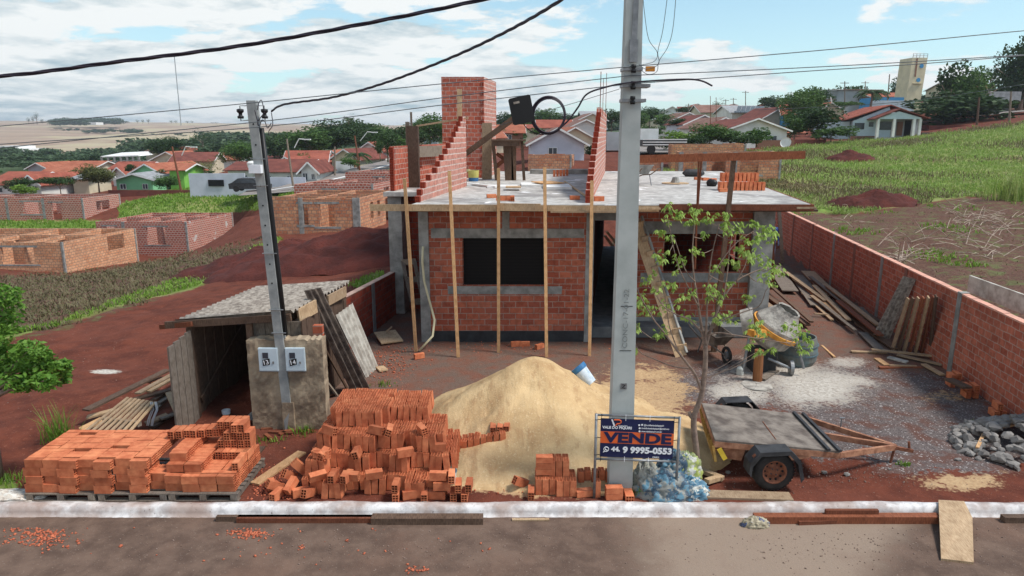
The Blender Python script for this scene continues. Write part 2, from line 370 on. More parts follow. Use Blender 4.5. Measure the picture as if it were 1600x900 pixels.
def proj_np(x, y, z):
    c, s = math.cos(PITCH), math.sin(PITCH); dz = z - CAMZ
    d = y * c - dz * s; up = y * s + dz * c; d = np.maximum(d, 0.1)
    return 800 + F_PX * x / d, 450 - F_PX * up / d
def poly_mask(px, py, poly, soft):
    poly = np.array(poly, float); n = len(poly); ins = np.zeros(px.shape, bool); dmin = np.full(px.shape, 1e9)
    for i in range(n):
        x0, y0 = poly[i]; x1, y1 = poly[(i + 1) % n]
        cond = ((y0 > py) != (y1 > py)) & (px < (x1 - x0) * (py - y0) / (y1 - y0 + 1e-12) + x0); ins ^= cond
        dx, dy = x1 - x0, y1 - y0; t = np.clip(((px - x0) * dx + (py - y0) * dy) / (dx * dx + dy * dy + 1e-9), 0, 1)
        dmin = np.minimum(dmin, np.hypot(px - x0 - t * dx, py - y0 - t * dy))
    return np.clip(0.5 + np.where(ins, dmin, -dmin) / soft, 0, 1)
def ell(px, py, cx, cy, rx, ry, soft=0.5):
    return np.clip((1 + soft / 2 - np.hypot((px - cx) / rx, (py - cy) / ry)) / soft, 0, 1)
GRASS = [[(186,352),(186,318),(262,302),(300,288),(430,292),(600,262),(640,258),(640,275),(520,290),(420,312),(410,326),(330,336)],
         [(-600,366),(-600,346),(150,344),(195,350),(150,362)],
         [(1000,285),(1000,262),(1080,262),(1130,242),(1240,228),(1330,220),(1440,212),(1600,192),(2400,120),(2400,300),(1600,302),(1520,306),(1440,318),(1330,334),(1215,330),(1200,300),(1150,270)],
         [(-60,552),(40,522),(130,500),(190,478),(300,452),(380,420),(420,398),(440,372),(400,384),(330,425),(240,448),(170,476),(60,512),(-60,520)],
         [(545,446),(575,430),(600,424),(600,436),(570,450)], [(-100,720),(12,740),(30,762),(0,770),(-100,780)]]
DRY = [[(-900,432),(0,430),(110,430),(215,414),(300,400),(380,382),(430,372),(415,400),(330,438),(180,488),(60,522),(-900,560)],
       [(1215,330),(1330,334),(1440,318),(1520,306),(1600,302),(2400,300),(2400,640),(1700,640),(1600,510),(1500,462),(1225,335)]]
GRAVEL = [[(1330,560),(1390,580),(1470,585),(1560,640),(1640,680),(1640,720),(1530,742),(1400,738),(1330,712),(1240,660),(1200,625),(1225,580)],
          [(1040,590),(1150,560),(1240,560),(1260,640),(1150,640),(1060,625)], [(1100,640),(1250,640),(1380,700),(1280,725),(1130,700)]]
def masks(x, y, z):
    px, py = proj_np(x, y, z); m = {}
    g = np.zeros_like(px); 
    for i, p in enumerate(GRASS): g = np.maximum(g, poly_mask(px, py, p, 14 if i in (0, 3, 4, 5) else 18))
    d = np.zeros_like(px)
    for p in DRY: d = np.maximum(d, poly_mask(px, py, p, 30))
    gr = np.zeros_like(px)
    for p in GRAVEL: gr = np.maximum(gr, poly_mask(px, py, p, 60))
    lime = np.maximum(.64 * ell(px, py, 1275, 605, 100, 40, 1.3), .6 * ell(px, py, 1230, 590, 80, 38, 1.3)); lime = np.maximum(lime, .6 * ell(px, py, 1160, 600, 70, 45, 1))
    lime = np.maximum(lime, .55 * ell(px, py, 1325, 566, 45, 12, 1)); lime = np.maximum(lime, .8 * ell(px, py, 165, 581, 26, 4, 1.2))
    sand = np.maximum(.9 * ell(px, py, 850, 690, 190, 88, .5), .62 * ell(px, py, 1005, 615, 100, 60, 1)); sand = np.maximum(sand, .62 * ell(px, py, 1500, 752, 95, 22, 1.5))
    sand = np.maximum(sand, .5 * ell(px, py, 1480, 620, 60, 14, 1.3))
    inlot = ((x - K * y) > -6.3) & ((x - K * y) < 7.3) & (y < 31)
    gr = gr * (y < 20); lime = lime * (y < 20); sand = sand * (y < 20); g = np.where(inlot, 0, g); d = np.where(inlot, 0, d)
    crop = sstep(420, 560, y) ; wood = sstep(120, 170, y) * (1 - sstep(480, 600, y))
    damp = np.where(inlot, sstep(10.2, 14, y), 0)
    return g, d, gr, lime, sand, crop, wood, damp
def build_terrain():
    rows = [8.86]
    while rows[-1] < 4200: rows.append(rows[-1] * (1.0095 if rows[-1] < 38 else 1.022))
    rows = np.array(rows); t = np.linspace(-1, 1, 521); us = np.sinh(t * 1.3) / np.sinh(1.3) * 1.25
    Y = rows[:, None] + 0 * us[None]; X = (rows[:, None] + 14) * us[None]
    # keep a line of vertices tight against the boundary wall
    Z = terr_np(X, Y)
    def fbm(x, y, s):
        o = np.zeros_like(x)
        for k in range(5): a = s * 2 ** k; o += np.sin(x * a * 1.3 + 1.7 * k + 2 * np.sin(y * a * .7 + k)) * np.sin(y * a * 1.1 + 2.3 * k + 2 * np.sin(x * a * .6 - k)) / 2 ** k
        return o
    u = X - K * Y; lot = (u > -6.3) & (u < 7.3) & (Y < 31)
    Z += fbm(X, Y, 1.1) * np.where(lot, 0.018, np.where(Y < 60, 0.06, 0.0)) * sstep(8.86, 10, Y)
    Z += fbm(X, Y, .02) * np.where(Y > 700, 1.2, 0)
    V = np.stack([X, Y, Z], -1).reshape(-1, 3); nr, nc = Y.shape
    i = np.arange((nr - 1) * nc).reshape(nr - 1, nc)[:, :-1].ravel(); Fq = np.stack([i, i + 1, i + nc + 1, i + nc], 1)
    t = NT("ground_soil", 0.95, 0, 0.15)
    me = fast_mesh("ground", V, Fq, t.m, smooth=True)
    m = masks(V[:, 0], V[:, 1], V[:, 2])
    for nm, k in (("zone_a", m[:4]), ("zone_b", m[4:8])):
        a = me.color_attributes.new(nm, 'FLOAT_COLOR', 'POINT'); a.data.foreach_set('color', np.stack(k, 1).astype(np.float32).ravel())
    def attr(nm):
        a = t.N("ShaderNodeAttribute"); a.attribute_name = nm; s = t.N("ShaderNodeSeparateColor"); t.L(a.outputs['Color'], s.inputs[0])
        return s.outputs[0], s.outputs[1], s.outputs[2], a.outputs['Alpha']
    g, d, gr, lime = attr("zone_a"); sand, crop, wood, damp = attr("zone_b")
    n1 = t.noise(0.35, 6); n2 = t.noise(2.2, 6); n3 = t.noise(14, 5); n4 = t.noise(60, 4)
    dirt = t.mix(t.rng(n2, .3, .7), hx(112, 61, 46), hx(86, 46, 36))
    dirt = t.mix(t.rng(n1, .45, .7, 0, .5), dirt, hx(120, 70, 56))
    dirt = t.mix(t.rng(n3, .58, .72, 0, .55), dirt, hx(150, 98, 80)); dirt = t.mix(t.rng(n4, .64, .72, 0, .6), dirt, hx(176, 132, 112))
    lotc = t.mix(t.rng(n2, .35, .62), hx(118, 80, 66), hx(106, 88, 78)); lotc = t.mix(t.rng(n3, .55, .7, 0, .7), lotc, hx(96, 58, 48)); lotc = t.mix(t.rng(n4, .6, .68, 0, .7), lotc, hx(168, 142, 128))
    c = t.mix(t.rng(t.math('ADD', damp, t.math('MULTIPLY', t.math('SUBTRACT', n2, .5), 1.3)), .35, .75), dirt, lotc)
    def zone(c, mask, col, amp, lo=.42, hi=.58, n=n2, n_2=n3):
        q = t.math('ADD', mask, t.math('MULTIPLY', t.math('SUBTRACT', n, .5), amp)); q = t.math('ADD', q, t.math('MULTIPLY', t.math('SUBTRACT', n_2, .5), amp * .7))
        gate = t.rng(mask, 0.01, 0.15); return t.mix(t.math('MULTIPLY', t.rng(q, lo, hi), gate), c, col)
    vor = t.N("ShaderNodeTexVoronoi"); vor.inputs['Scale'].default_value = 48; t.L(t.co('World'), vor.inputs['Vector'])
    sepv = t.N("ShaderNodeSeparateColor"); t.L(vor.outputs['Color'], sepv.inputs[0])
    grav = t.mix(sepv.outputs[0], hx(84, 75, 74), hx(120, 110, 107)); grav = t.mix(t.rng(n2, .44, .64, 0, .85), grav, hx(100, 68, 58)); grav = t.mix(t.rng(sepv.outputs[1], .93, .96, 0, .6), grav, hx(196, 190, 186))
    c = zone(c, gr, grav, 1.1)
    sandc = t.mix(t.rng(n3, .3, .7), hx(196, 166, 128), hx(170, 138, 104))
    c = zone(c, sand, sandc, .9)
    limec = t.mix(t.rng(n3, .3, .7), hx(212, 206, 196), hx(164, 154, 142)); limec = t.mix(t.rng(n4, .62, .68), limec, hx(120, 112, 106))
    c = zone(c, lime, limec, 1.15, .36, .66, n1, n3)
    dryc = t.mix(t.rng(n3, .35, .65), hx(108, 80, 66), hx(80, 54, 46)); dryc = t.mix(t.rng(n2, .5, .66, 0, .8), dryc, hx(96, 104, 62)); dryc = t.mix(t.rng(n4, .6, .7, 0, .7), dryc, hx(150, 138, 122))
    c = zone(c, d, dryc, .9, .35, .65)
    gc = t.mix(t.rng(n2, .3, .7), hx(120, 144, 64), hx(92, 112, 52)); gc = t.mix(t.rng(n1, .4, .65, 0, .8), gc, hx(146, 142, 94)); gc = t.mix(t.rng(t.noise(.16, 5, off=(3, 3, 0)), .56, .66, 0, .8), gc, hx(104, 80, 62))
    c = zone(c, g, gc, .8)
    wc = t.mix(t.rng(n1, .3, .7), hx(58, 78, 48), hx(84, 96, 62)); c = t.mix(wood, c, wc)
    nf = t.noise(0.004, 3); ns = t.noise(0.02, 3, stretch=(.15, 1, 1)); 
    cc = t.mix(t.rng(ns, .35, .65), hx(166, 144, 124), hx(148, 126, 108)); cc = t.mix(t.rng(nf, .5, .58, 0, .8), cc, hx(178, 166, 134))
    c = t.mix(crop, c, cc)
    t.out(c)
    hgt = t.math('ADD', t.math('MULTIPLY', n3, .7), t.math('MULTIPLY', n4, .35))
    hgt = t.math('ADD', hgt, t.math('MULTIPLY', t.math('MULTIPLY', sepv.outputs[0], gr), .5))
    t.bump(hgt, 0.8, 0.04)
    o = link("ground", me); o['kind'] = 'structure'
build_terrain()
def streets():
    t = NT("asphalt_dust", 0.92, 0, 0.2)
    n1 = t.noise(0.5, 6); n2 = t.noise(3, 6); n3 = t.noise(45, 4); n5 = t.noise(0.28, 4, off=(4, 9, 0))
    c = t.mix(t.rng(n2, .3, .7), hx(112, 92, 80), hx(86, 69, 60)); c = t.mix(t.rng(n1, .5, .68, 0, .6), c, hx(118, 92, 78))
    # pale dust spilled on the right-hand half
    sp = t.N("ShaderNodeSeparateXYZ"); t.L(t.co('World'), sp.inputs[0])
    dm = t.math('MULTIPLY', t.rng(sp.outputs[0], .6, 2.4), t.rng(t.math('ADD', sp.outputs[0], t.math('MULTIPLY', sp.outputs[1], -.9)), -3.0, -1.6, 1, 0))
    dm = t.math('ADD', t.math('MULTIPLY', dm, .75), t.math('MULTIPLY', t.math('SUBTRACT', n2, .5), .8)); c = t.mix(t.rng(dm, .2, .8, 0, .75), c, hx(152, 134, 118))
    c = t.mix(t.rng(n3, .62, .72, 0, .5), c, hx(160, 146, 134)); c = t.mix(t.rng(n3, .28, .36, .5, 0), c, hx(66, 56, 52))
    t.out(c).bump(t.math('ADD', n3, n2), .45, .012); ASPH = t.m
    mb = MB()
    xs = np.arange(-60, 61, 1.0)
    mb.add([(-60, -12, -.10), (60, -12, -.10), (60, 8.74, -.10), (-60, 8.74, -.10)], [(0, 1, 2, 3)])
    o = mb.build("road", ASPH); o['kind'] = 'structure'
    mb = MB().add([(-400, -300, -.15), (400, -300, -.15), (400, -12, -.11), (-400, -12, -.11)], [(0, 1, 2, 3)]); o = mb.build("far_side_ground", plain('verge_dirt', hx(118, 72, 58), hx(98, 58, 48))); o['kind'] = 'structure'
    # kerb: whitewashed, rounded, in poured lengths
    t = NT("whitewashed_kerb", 0.9, 0, 0.2); n = t.noise(6, 6); n2 = t.noise(1.2, 5)
    c = t.mix(t.rng(n, .42, .62, 0, .8), hx(222, 219, 218), hx(172, 168, 168)); c = t.mix(t.rng(n2, .40, .62, 0, .8), c, hx(150, 126, 114))
    c = t.mix(t.rng(t.noise(30, 3), .66, .72, 0, .8), c, hx(88, 76, 70)); t.out(c).bump(n, .5, .02)
    prof = [(8.665, -.11), (8.735, -.095), (8.75, -.04), (8.77, .015), (8.82, .034), (8.90, .03), (8.93, -.02)]
    V = []; Fq = []; xs = np.arange(-30, 30.01, .08)
    for i, x in enumerate(xs):
        w = .012 * math.sin(x * 1.7) + .010 * math.sin(x * 5.1 + 1) + random.uniform(-.006, .006)
        for j, (y, z) in enumerate(prof):
            V.append((x, y + (w if j >= 4 else w * .3 + (random.uniform(-.012, .012) if j == 0 else 0)), z + (random.uniform(-.004, .004) if j > 2 else 0)))
    n = len(prof); i = np.arange((len(xs) - 1) * n).reshape(-1, n)[:, :-1].ravel(); Fq = np.stack([i, i + n, i + n + 1, i + 1], 1)
    o = link("kerb", fast_mesh("kerb", V, Fq, t.m, True)); o['kind'] = 'structure'
streets()

# ------------------------------------------------------------------ bricks: one hollow six-hole brick, mesh shared by all
def brick_mesh_data(L=.236, W=.088, Hh=.118, deep=.11, nx=2, nz=3):
    """length along X, holes open on both +-X ends"""
    V = []; Fq = []
    hx_, hy_, hz_ = L / 2, W / 2, Hh / 2
    def idx(p): V.append(p); return len(V) - 1
    t = .0075
    ys = [-hy_]; zs = [-hz_]
    cw = (W - t * (nx + 1)) / nx; ch = (Hh - t * (nz + 1)) / nz
    for i in range(nx): ys += [-hy_ + t + i * (cw + t), -hy_ + t + i * (cw + t) + cw]
    ys.append(hy_)
    for i in range(nz): zs += [-hz_ + t + i * (ch + t), -hz_ + t + i * (ch + t) + ch]
    zs.append(hz_)
    grid = {}
    for sx in (-1, 1):
        for i, y in enumerate(ys):
            for j, z in enumerate(zs): grid[sx, i, j] = idx((sx * hx_, y, z))
        for i in range(len(ys) - 1):
            for j in range(len(zs) - 1):
                q = (grid[sx, i, j], grid[sx, i + 1, j], grid[sx, i + 1, j + 1], grid[sx, i, j + 1])
                if i % 2 == 1 and j % 2 == 1:
                    xi = sx * (hx_ - deep)
                    b = [idx((xi, ys[i], zs[j])), idx((xi, ys[i + 1], zs[j])), idx((xi, ys[i + 1], zs[j + 1])), idx((xi, ys[i], zs[j + 1]))]
                    for k in range(4):
                        a0, a1, b0, b1 = q[k], q[(k + 1) % 4], b[k], b[(k + 1) % 4]
                        Fq.append((a0, b0, b1, a1) if sx < 0 else (a0, a1, b1, b0)) if False else Fq.append((a0, a1, b1, b0) if sx < 0 else (a0, b0, b1, a1))
                    Fq.append(tuple(b) if sx > 0 else tuple(b[::-1]))
                else: Fq.append(q if sx > 0 else q[::-1])
    for y in (-hy_, hy_):
        a = [idx((-hx_, y, -hz_)), idx((hx_, y, -hz_)), idx((hx_, y, hz_)), idx((-hx_, y, hz_))]; Fq.append(tuple(a) if y < 0 else tuple(a[::-1]))
    for z in (-hz_, hz_):
        a = [idx((-hx_, -hy_, z)), idx((hx_, -hy_, z)), idx((hx_, hy_, z)), idx((-hx_, hy_, z))]; Fq.append(tuple(a[::-1]) if z < 0 else tuple(a))
    return V, Fq
def clay(name, c1, c2, ribs):
    t = NT(name, 0.88, 0, 0.2)
    c = t.mix(t.rng(t.noise(9, 5, 'World'), .3, .7), c1, c2)
    c = t.mix(t.rng(t.noise(3, 3, 'World', off=(5, 0, 0)), .5, .75, 0, .5), c, hx(232, 154, 108))
    c = t.mix(1.0, c, t.mix(t.rand(), (.70, .68, .68, 1), (1.16, 1.18, 1.18, 1)), 'MULTIPLY')
    t.out(c)
    w = t.N("ShaderNodeTexWave"); w.inputs['Scale'].default_value = ribs; w.bands_direction = 'Z'; t.L(t.co('Object'), w.inputs['Vector'])
    w2 = t.N("ShaderNodeTexWave"); w2.inputs['Scale'].default_value = ribs; w2.bands_direction = 'Y'; t.L(t.co('Object'), w2.inputs['Vector'])
    t.bump(t.math('ADD', t.math('ADD', w.outputs[1], w2.outputs[1]), t.noise(50, 3)), .25, .003); return t.m
CLAYD = plain("weathered_clay", hx(168, 74, 52), hx(140, 58, 42), 8, .9, .2, 40)
CLAY = clay("fired_clay", hx(208, 126, 88), hx(180, 98, 66), 22)
_bv, _bf = brick_mesh_data()
BRICK_ME = bpy.data.meshes.new("hollow_brick"); BRICK_ME.from_pydata(_bv, [], _bf); BRICK_ME.update(); finish(BRICK_ME, CLAY)
BRICKS = []   # (score, loc, rot Matrix3, label, group)
def add_brick(loc, rot, label, group, score): BRICKS.append((score, Vector(loc), rot, label, group))
def add_hole_brick(mb, c, M=None, L=.236, nx=2, nz=3, W=.088, Hh=.118):
    V, Fq = brick_mesh_data(L, W, Hh, .05, nx, nz); M = M or Matrix.Identity(3); c = Vector(c)
    mb.add([c + M @ Vector(p) for p in V], Fq)

def grid_wall(mb, along, lo, hi, t0, t1, z0, z1, ops):
    """wall in lot coordinates; along='u' (street-parallel) or 'v' (depth); ops = [(a,b,za,zb)]"""
    cuts = sorted({lo, hi, *[c for o in ops for c in o[:2] if lo < c < hi]})
    for a, b in zip(cuts, cuts[1:]):
        m = (a + b) / 2; blocked = sorted([(max(o[2], z0), min(o[3], z1)) for o in ops if o[0] < m < o[1]])
        z = z0
        for za, zb in blocked + [(z1, z1)]:
            if za - z > .004:
                if along == 'u': mb.sbox(a, b, t0, t1, z, za)
                else: mb.sbox(t0, t1, a, b, z, za)
            z = max(z, zb)
    return mb
def UZ(px, py, v): p = AT(px, py, v); return p.x - K * v, p.z

def build_house():
    H = thing("house_under_construction", S(-.5, 16.7, 0), "half-built red brick house with bare concrete roof slab and brick tank tower on top", "house")
    V1 = 16.7; V2 = 17.6; ST = 3.46; SB = 3.34
    u = lambda px, v=V1: UZ(px, 450, v)[0]; z = lambda py, v=V1: UZ(800, py, v)[1]
    zs = .28
    # left room facade
    wl, wr, wt, wb = u(723), u(851), z(371), z(446)
    m = MB(); grid_wall(m, 'u', u(672), u(914), V1, V1 + .15, zs, z(358), [(wl, wr, wb, wt)]); m.build("facade_wall", BR, H)
    m = MB(); grid_wall(m, 'u', u(672), u(914), V1 + .01, V1 + .14, z(358) + .0, SB, []); m.build("top_course_wall", BR, H)
    m = MB(); m.sbox(u(657), u(672), V1 - .03, V1 + .2, 0, SB); m.build("column", CONC, H, jit=.006)
    m = MB(); m.sbox(u(914), u(926), V1 - .02, V1 + .2, 0, SB); m.build("column", CONC, H, jit=.006)
    m = MB(); m.sbox(u(785), u(796), V1 - .012, V1 + .13, z(358), SB - .002); m.build("pilaster", CONC, H)
    m = MB(); m.sbox(u(676), u(911), V1 - .016, V1 + .16, z(372), z(357)); m.build("lintel", CONC, H, jit=.008)
    m = MB(); m.sbox(u(700), u(878), V1 - .018, V1 + .16, z(460), z(447)); m.build("sill", CONC, H, jit=.01)
    m = MB(); m.sbox(u(673), u(913), V1 - .012, V1 + .15, 0, zs); m.build("skirting", SKIRT, H)
    m = MB(); m.sbox(wl + .002, wr - .002, V1 + .13, V1 + .145, wb, wt)  # added black sheet: stands in for the unlit room behind the opening
    t = NT("black_netting", .9); w = t.N("ShaderNodeTexWave"); w.bands_direction = 'Z'; w.inputs['Scale'].default_value = 4; t.L(t.co('World'), w.inputs[0])
    t.out(t.mix(w.outputs[1], hx(14, 13, 13), hx(24, 20, 19))); m.build("window_cover", t.m, H)
    # walls of the rooms (depth walls and backs)
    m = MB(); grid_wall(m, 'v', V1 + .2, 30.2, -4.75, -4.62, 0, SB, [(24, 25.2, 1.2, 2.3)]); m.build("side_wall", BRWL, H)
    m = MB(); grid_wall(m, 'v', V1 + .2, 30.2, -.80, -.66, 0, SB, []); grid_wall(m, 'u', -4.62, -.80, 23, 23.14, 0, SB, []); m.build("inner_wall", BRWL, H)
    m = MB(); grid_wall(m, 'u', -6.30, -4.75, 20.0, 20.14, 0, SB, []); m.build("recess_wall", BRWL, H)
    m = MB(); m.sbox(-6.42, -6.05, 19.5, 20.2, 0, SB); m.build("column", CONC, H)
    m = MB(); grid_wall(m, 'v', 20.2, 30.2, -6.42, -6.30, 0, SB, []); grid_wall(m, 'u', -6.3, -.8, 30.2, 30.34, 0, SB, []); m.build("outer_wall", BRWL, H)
    m = MB(); m.sbox(-4.6, 3.6, V1 + .3, 30, .02, .30); m.build("floor", CONCD, H)
    # right room facade
    u2 = lambda px: u(px, V2); z2 = lambda py: z(py, V2)
    a, b, t_, b_ = u2(1035), u2(1150), z2(365), z2(425)
    m = MB(); grid_wall(m, 'u', u2(990), u2(1168), V2, V2 + .15, .40, SB, [(a, b, b_, t_)]); m.build("facade_wall", BR, H)
    m = MB(); m.sbox(u2(985), u2(1170), V2 - .014, V2 + .16, z2(365), z2(346)); m.build("lintel", CONC, H, jit=.006)
    m = MB(); m.sbox(u2(1000), u2(1168), V2 - .014, V2 + .16, z2(441), z2(426)); m.build("sill", CONC, H, jit=.006)
    m = MB(); m.sbox(u2(978), u2(1166), V2 - .03, V2 + .15, 0, .40); m.build("skirting", CONC, H)
    m = MB(); m.sbox(u2(976), u2(990), V2 - .02, V2 + .2, 0, SB); m.build("column", CONC, H)
    m = MB(); m.sbox(u2(1168), u2(1199), V2 - .25, V2 + .15, 0, SB); m.build("column", CONC, H, jit=.006)
    ue = u2(1199)
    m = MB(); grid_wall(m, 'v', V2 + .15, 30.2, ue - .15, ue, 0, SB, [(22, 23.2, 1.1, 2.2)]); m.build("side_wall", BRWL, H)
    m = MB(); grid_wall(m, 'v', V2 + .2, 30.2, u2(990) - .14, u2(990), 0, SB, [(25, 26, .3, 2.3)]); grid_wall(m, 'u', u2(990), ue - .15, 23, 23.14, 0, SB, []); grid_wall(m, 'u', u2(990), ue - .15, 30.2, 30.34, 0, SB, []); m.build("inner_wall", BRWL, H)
    # dark beam of the porch between the two facades
    m = MB(); m.sbox(u(926), u2(976), V1 + .02, V1 + .17, 3.0, SB); m.build("porch_beam", CONCD, H)
    # slab, with the strip over the recess
    m = MB(); m.sbox(-4.71, 4.31, 15.84, 30.6, SB, ST); m.sbox(-6.5, -4.711, 19.4, 30.6, SB + .001, ST - .003)
    t = NT("roof_slab_concrete", .9, 0, .2); n = t.noise(.7, 6); n2 = t.noise(5, 6); n3 = t.noise(30, 4)
    c = t.mix(t.rng(n2, .3, .7), hx(196, 193, 188), hx(156, 152, 147)); c = t.mix(t.rng(n, .5, .62, 0, .75), c, hx(128, 124, 122)); c = t.mix(t.rng(n3, .62, .7, 0, .5), c, hx(110, 96, 90))
    c = t.mix(t.rng(t.noise(1.4, 5, off=(8, 3, 0)), .62, .68), c, hx(238, 238, 238)); t.out(c).bump(n2, .3, .01)
    m.build("roof_slab", t.m, H)
    # formwork boards round the slab edge
    pl = lambda px, py, v: AT(px, py, v)
    for (x0, x1, mt, dz, hh) in ((578, 780, WOODP, 0, .15), (780, 845, WOODP, .012, .17), (845, 1030, WOODP, -.015, .13), (1030, 1272, WOODR, .01, .14)):
        m = MB(); A = AT(x0, 322, 15.80); B = AT(x1, 322, 15.80); zc = ST - .06 + dz
        m.beam((A.x, 15.80, zc), (B.x - .004, 15.80, zc - .01), .03, hh); m.build("formwork_board", mt, H)
    m = MB(); m.beam(S(4.34, 15.84, ST - .07), S(4.34, 26, ST - .07), .025, .15); m.build("formwork_board", WOODR, H)
    for vv in (16.05, 16.45): MB().beam(S(-4.6, vv, SB - .03), S(4.5, vv, SB - .03), .1, .05).build("formwork_joist", WOODD, H)
    for i, (x0, x1, y0) in enumerate(((985, 1032, 326), (860, 990, 331), (1245, 1275, 325))):
        A = AT(x0, y0, 15.74); B = AT(x1, y0, 15.74); MB().beam(A, B, .05, .04).build("formwork_batten", WOODP, H)
    # ---- upper storey: stepped party walls with open brick ends
    def stepped(name, u0, u1, vs, vend, mat, endmat, nx):
        m = MB(); hh = .147
        for i, vf in enumerate(vs):
            z0 = ST + i * hh
            m.sbox(u0 + random.uniform(-.004, .004), u1 + random.uniform(-.004, .004), vf + .13, vend, z0, z0 + hh - .001)
            c = S((u0 + u1) / 2, vf + .06, z0 + hh / 2)
            V, Fq = brick_mesh_data(.12, (u1 - u0) - .004, .138, .10, nx, 2 if nx == 2 else 3)
            Mr = Matrix.Rotation(R(90), 3, 'Z'); e = MB(); e.add([c + Mr @ Vector(p) for p in V], Fq); e.build("open_brick_end", endmat, H)
        m.build(name, mat, H)
    stepped("stepped_party_wall", -4.76, -4.64, [16.35, 16.5, 16.8, 17.3, 17.9, 18.2, 18.6, 19.0, 19.35, 19.7, 20.0, 20.3, 20.6, 20.9], 21.4, BRP, CLAYD, 2)
    stepped("stepped_party_wall", -.80, -.66, [16.2, 16.25, 16.5, 16.9, 17.3, 17.7, 18.1, 18.7, 19.1, 19.5, 20.0, 20.5, 20.9, 21.3, 21.8], 29.6, BRP, CLAYD, 2)
    m = MB(); m.sbox(-.80, -.66, 22.0, 29.6, ST + 15 * .147, ST + 15 * .147 + .14); m.build("top_course", BRP, H)
    for uu, vv, top in ((-.70, 22.2, 112), (-.72, 22.6, 112), (-.62, 22.2, 122), (-.55, 23.0, 114)):
        m = MB(); p = S(uu, vv, ST + 2.1); q = AT(800, top, vv); m.tube([p, (p.x, p.y, q.z)], .009, 6); m.build("rebar", RUST, H)
    # left upper wall with opening and plank across it
    zt = ST + 1.22
    m = MB(); grid_wall(m, 'v', 19.85, 25.7, -6.42, -6.30, ST, zt, [(21.3, 22.6, ST + .5, zt + 1)])
    m.build("upper_wall", BRU, H)
    for i in range(8):
        V, Fq = brick_mesh_data(.12, .11, .138, .10, 2, 2); c = S(-6.36, 19.79, ST + .075 + i * .15); Mr = Matrix.Rotation(R(90), 3, 'Z'); MB().add([c + Mr @ Vector(p) for p in V], Fq).build("open_brick_end", CLAYD, H)
    m = MB(); m.beam(AT(651, 237, 21.6), AT(690, 236, 24.2), .03, .34); m.build("formwork_board", WOODG, H)
    m = MB(); a0 = AT(647, 300, 21.2); a1 = AT(647, 197, 21.2); m.box(a0.x - .17, a0.x + .17, 21.1, 21.4, ST, a1.z); m.build("column_formwork", WOODD, H)
    m = MB(); a1 = AT(634, 190, 21.6); m.box(a1.x - .06, a1.x + .06, 21.9, 22.0, ST, a1.z); a1 = AT(642, 175, 21.6); m.box(a1.x - .03, a1.x + .03, 21.6, 21.66, ST, a1.z); m.build("formwork_strut", WOODG, H)
    # tower
    tv0, tv1 = 25.8, 28.2; ux0 = UZ(693, 300, tv0)[0]; ux1 = UZ(757, 300, tv0)[0]; tz = AT(700, 120, tv0).z
    T = MB(); T.sbox(ux0, ux1, tv0, tv0 + .12, ST, tz); T.sbox(ux0, ux0 + .12, tv0 + .12, tv1, ST, tz); T.sbox(ux0, ux1, tv1, tv1 + .12, ST, tz)
    tw = T.build("tank_tower", BRU, H)
    m = MB(); m.sbox(ux1 - .12, ux1, tv0 + .121, tv1 - .001, ST, tz - .001); sub(m, "side_face", BRP, tw)
    for i in range(22):
        if i % 2: continue
        V, Fq = brick_mesh_data(.12, .115, .138, .10, 2, 2); c = S(ux1 - .062, tv0 + .045, ST + .08 + i * .16)
        if c.z > tz - .1: break
        Mr = Matrix.Rotation(R(90), 3, 'Z'); sub(MB().add([c + Mr @ Vector(p) for p in V], Fq), "open_brick_end", CLAYD, tw)
    # beam stub across the back of the slab
    m = MB(); A = G(828, 272, ST); m.sbox(A.x - K * A.y, A.x - K * A.y + 2.3, A.y, A.y + .5, ST, ST + .18); m.build("upstand_beam", CONC, H)
    return H

HOUSE = build_house()

# things standing against / on the house
def plank(p, q, w, t, mat, label, group=None, name="plank", roll=0.0, cat="plank", up=(0, 0, 1)):
    m = MB(); p = Vector(p); q = Vector(q); m.beam(p, q, w, t, roll, up)
    o = m.build(name, mat, loc=(p + q) / 2); return tag(o, label, cat, group)
PG = "timber props in front of the slab edge"
for (a, b, ya, yb, lab) in (((632, 279), (650, 549), 15.72, 15.85, "leftmost pine prop, leaning beside the corner column and the hose"),
                            ((702, 267), (716, 558), 15.72, 15.45, "leaning pine prop just left of the dark window"),
                            ((779, 263), (779, 551), 15.72, 15.72, "upright pine prop crossing the left part of the dark window"),
                            ((851, 261), (854, 558), 15.72, 15.42, "pine prop at the right edge of the dark window"),
                            ((925, 282), (921, 557), 15.72, 15.45, "pine prop at the right corner of the facade, before the porch")):
    p = AT(*a, ya); q = G(b[0], b[1], 0); plank(p, q, .072, .05, WOODN, lab, PG, "timber_prop", cat="prop", up=(0, 1, 0))
p = AT(1147, 243, 15.68); plank(p, (p.x - .12, 15.9, .0), .10, .07, WOODD, "dark timber prop behind the young tree, standing right of the grey ladder", PG, "timber_prop", cat="prop", up=(0, 1, 0))
p = AT(1092, 246, 15.68); plank(p, AT(1086, 420, 15.85), .035, .035, WOODR, "thin orange batten hanging down in front of the right-hand window", None, "batten", cat="batten")
p = AT(1096, 246, 15.70); plank(p, AT(1090, 330, 15.72), .03, .03, WOODR, "short thin batten beside the orange one under the long level board", None, "batten", cat="batten")
plank(AT(985, 249, 15.62), AT(1258, 242, 15.62), .025, .17, WOODR, "long brown board held level above the roof slab", None, "level_board", cat="board")
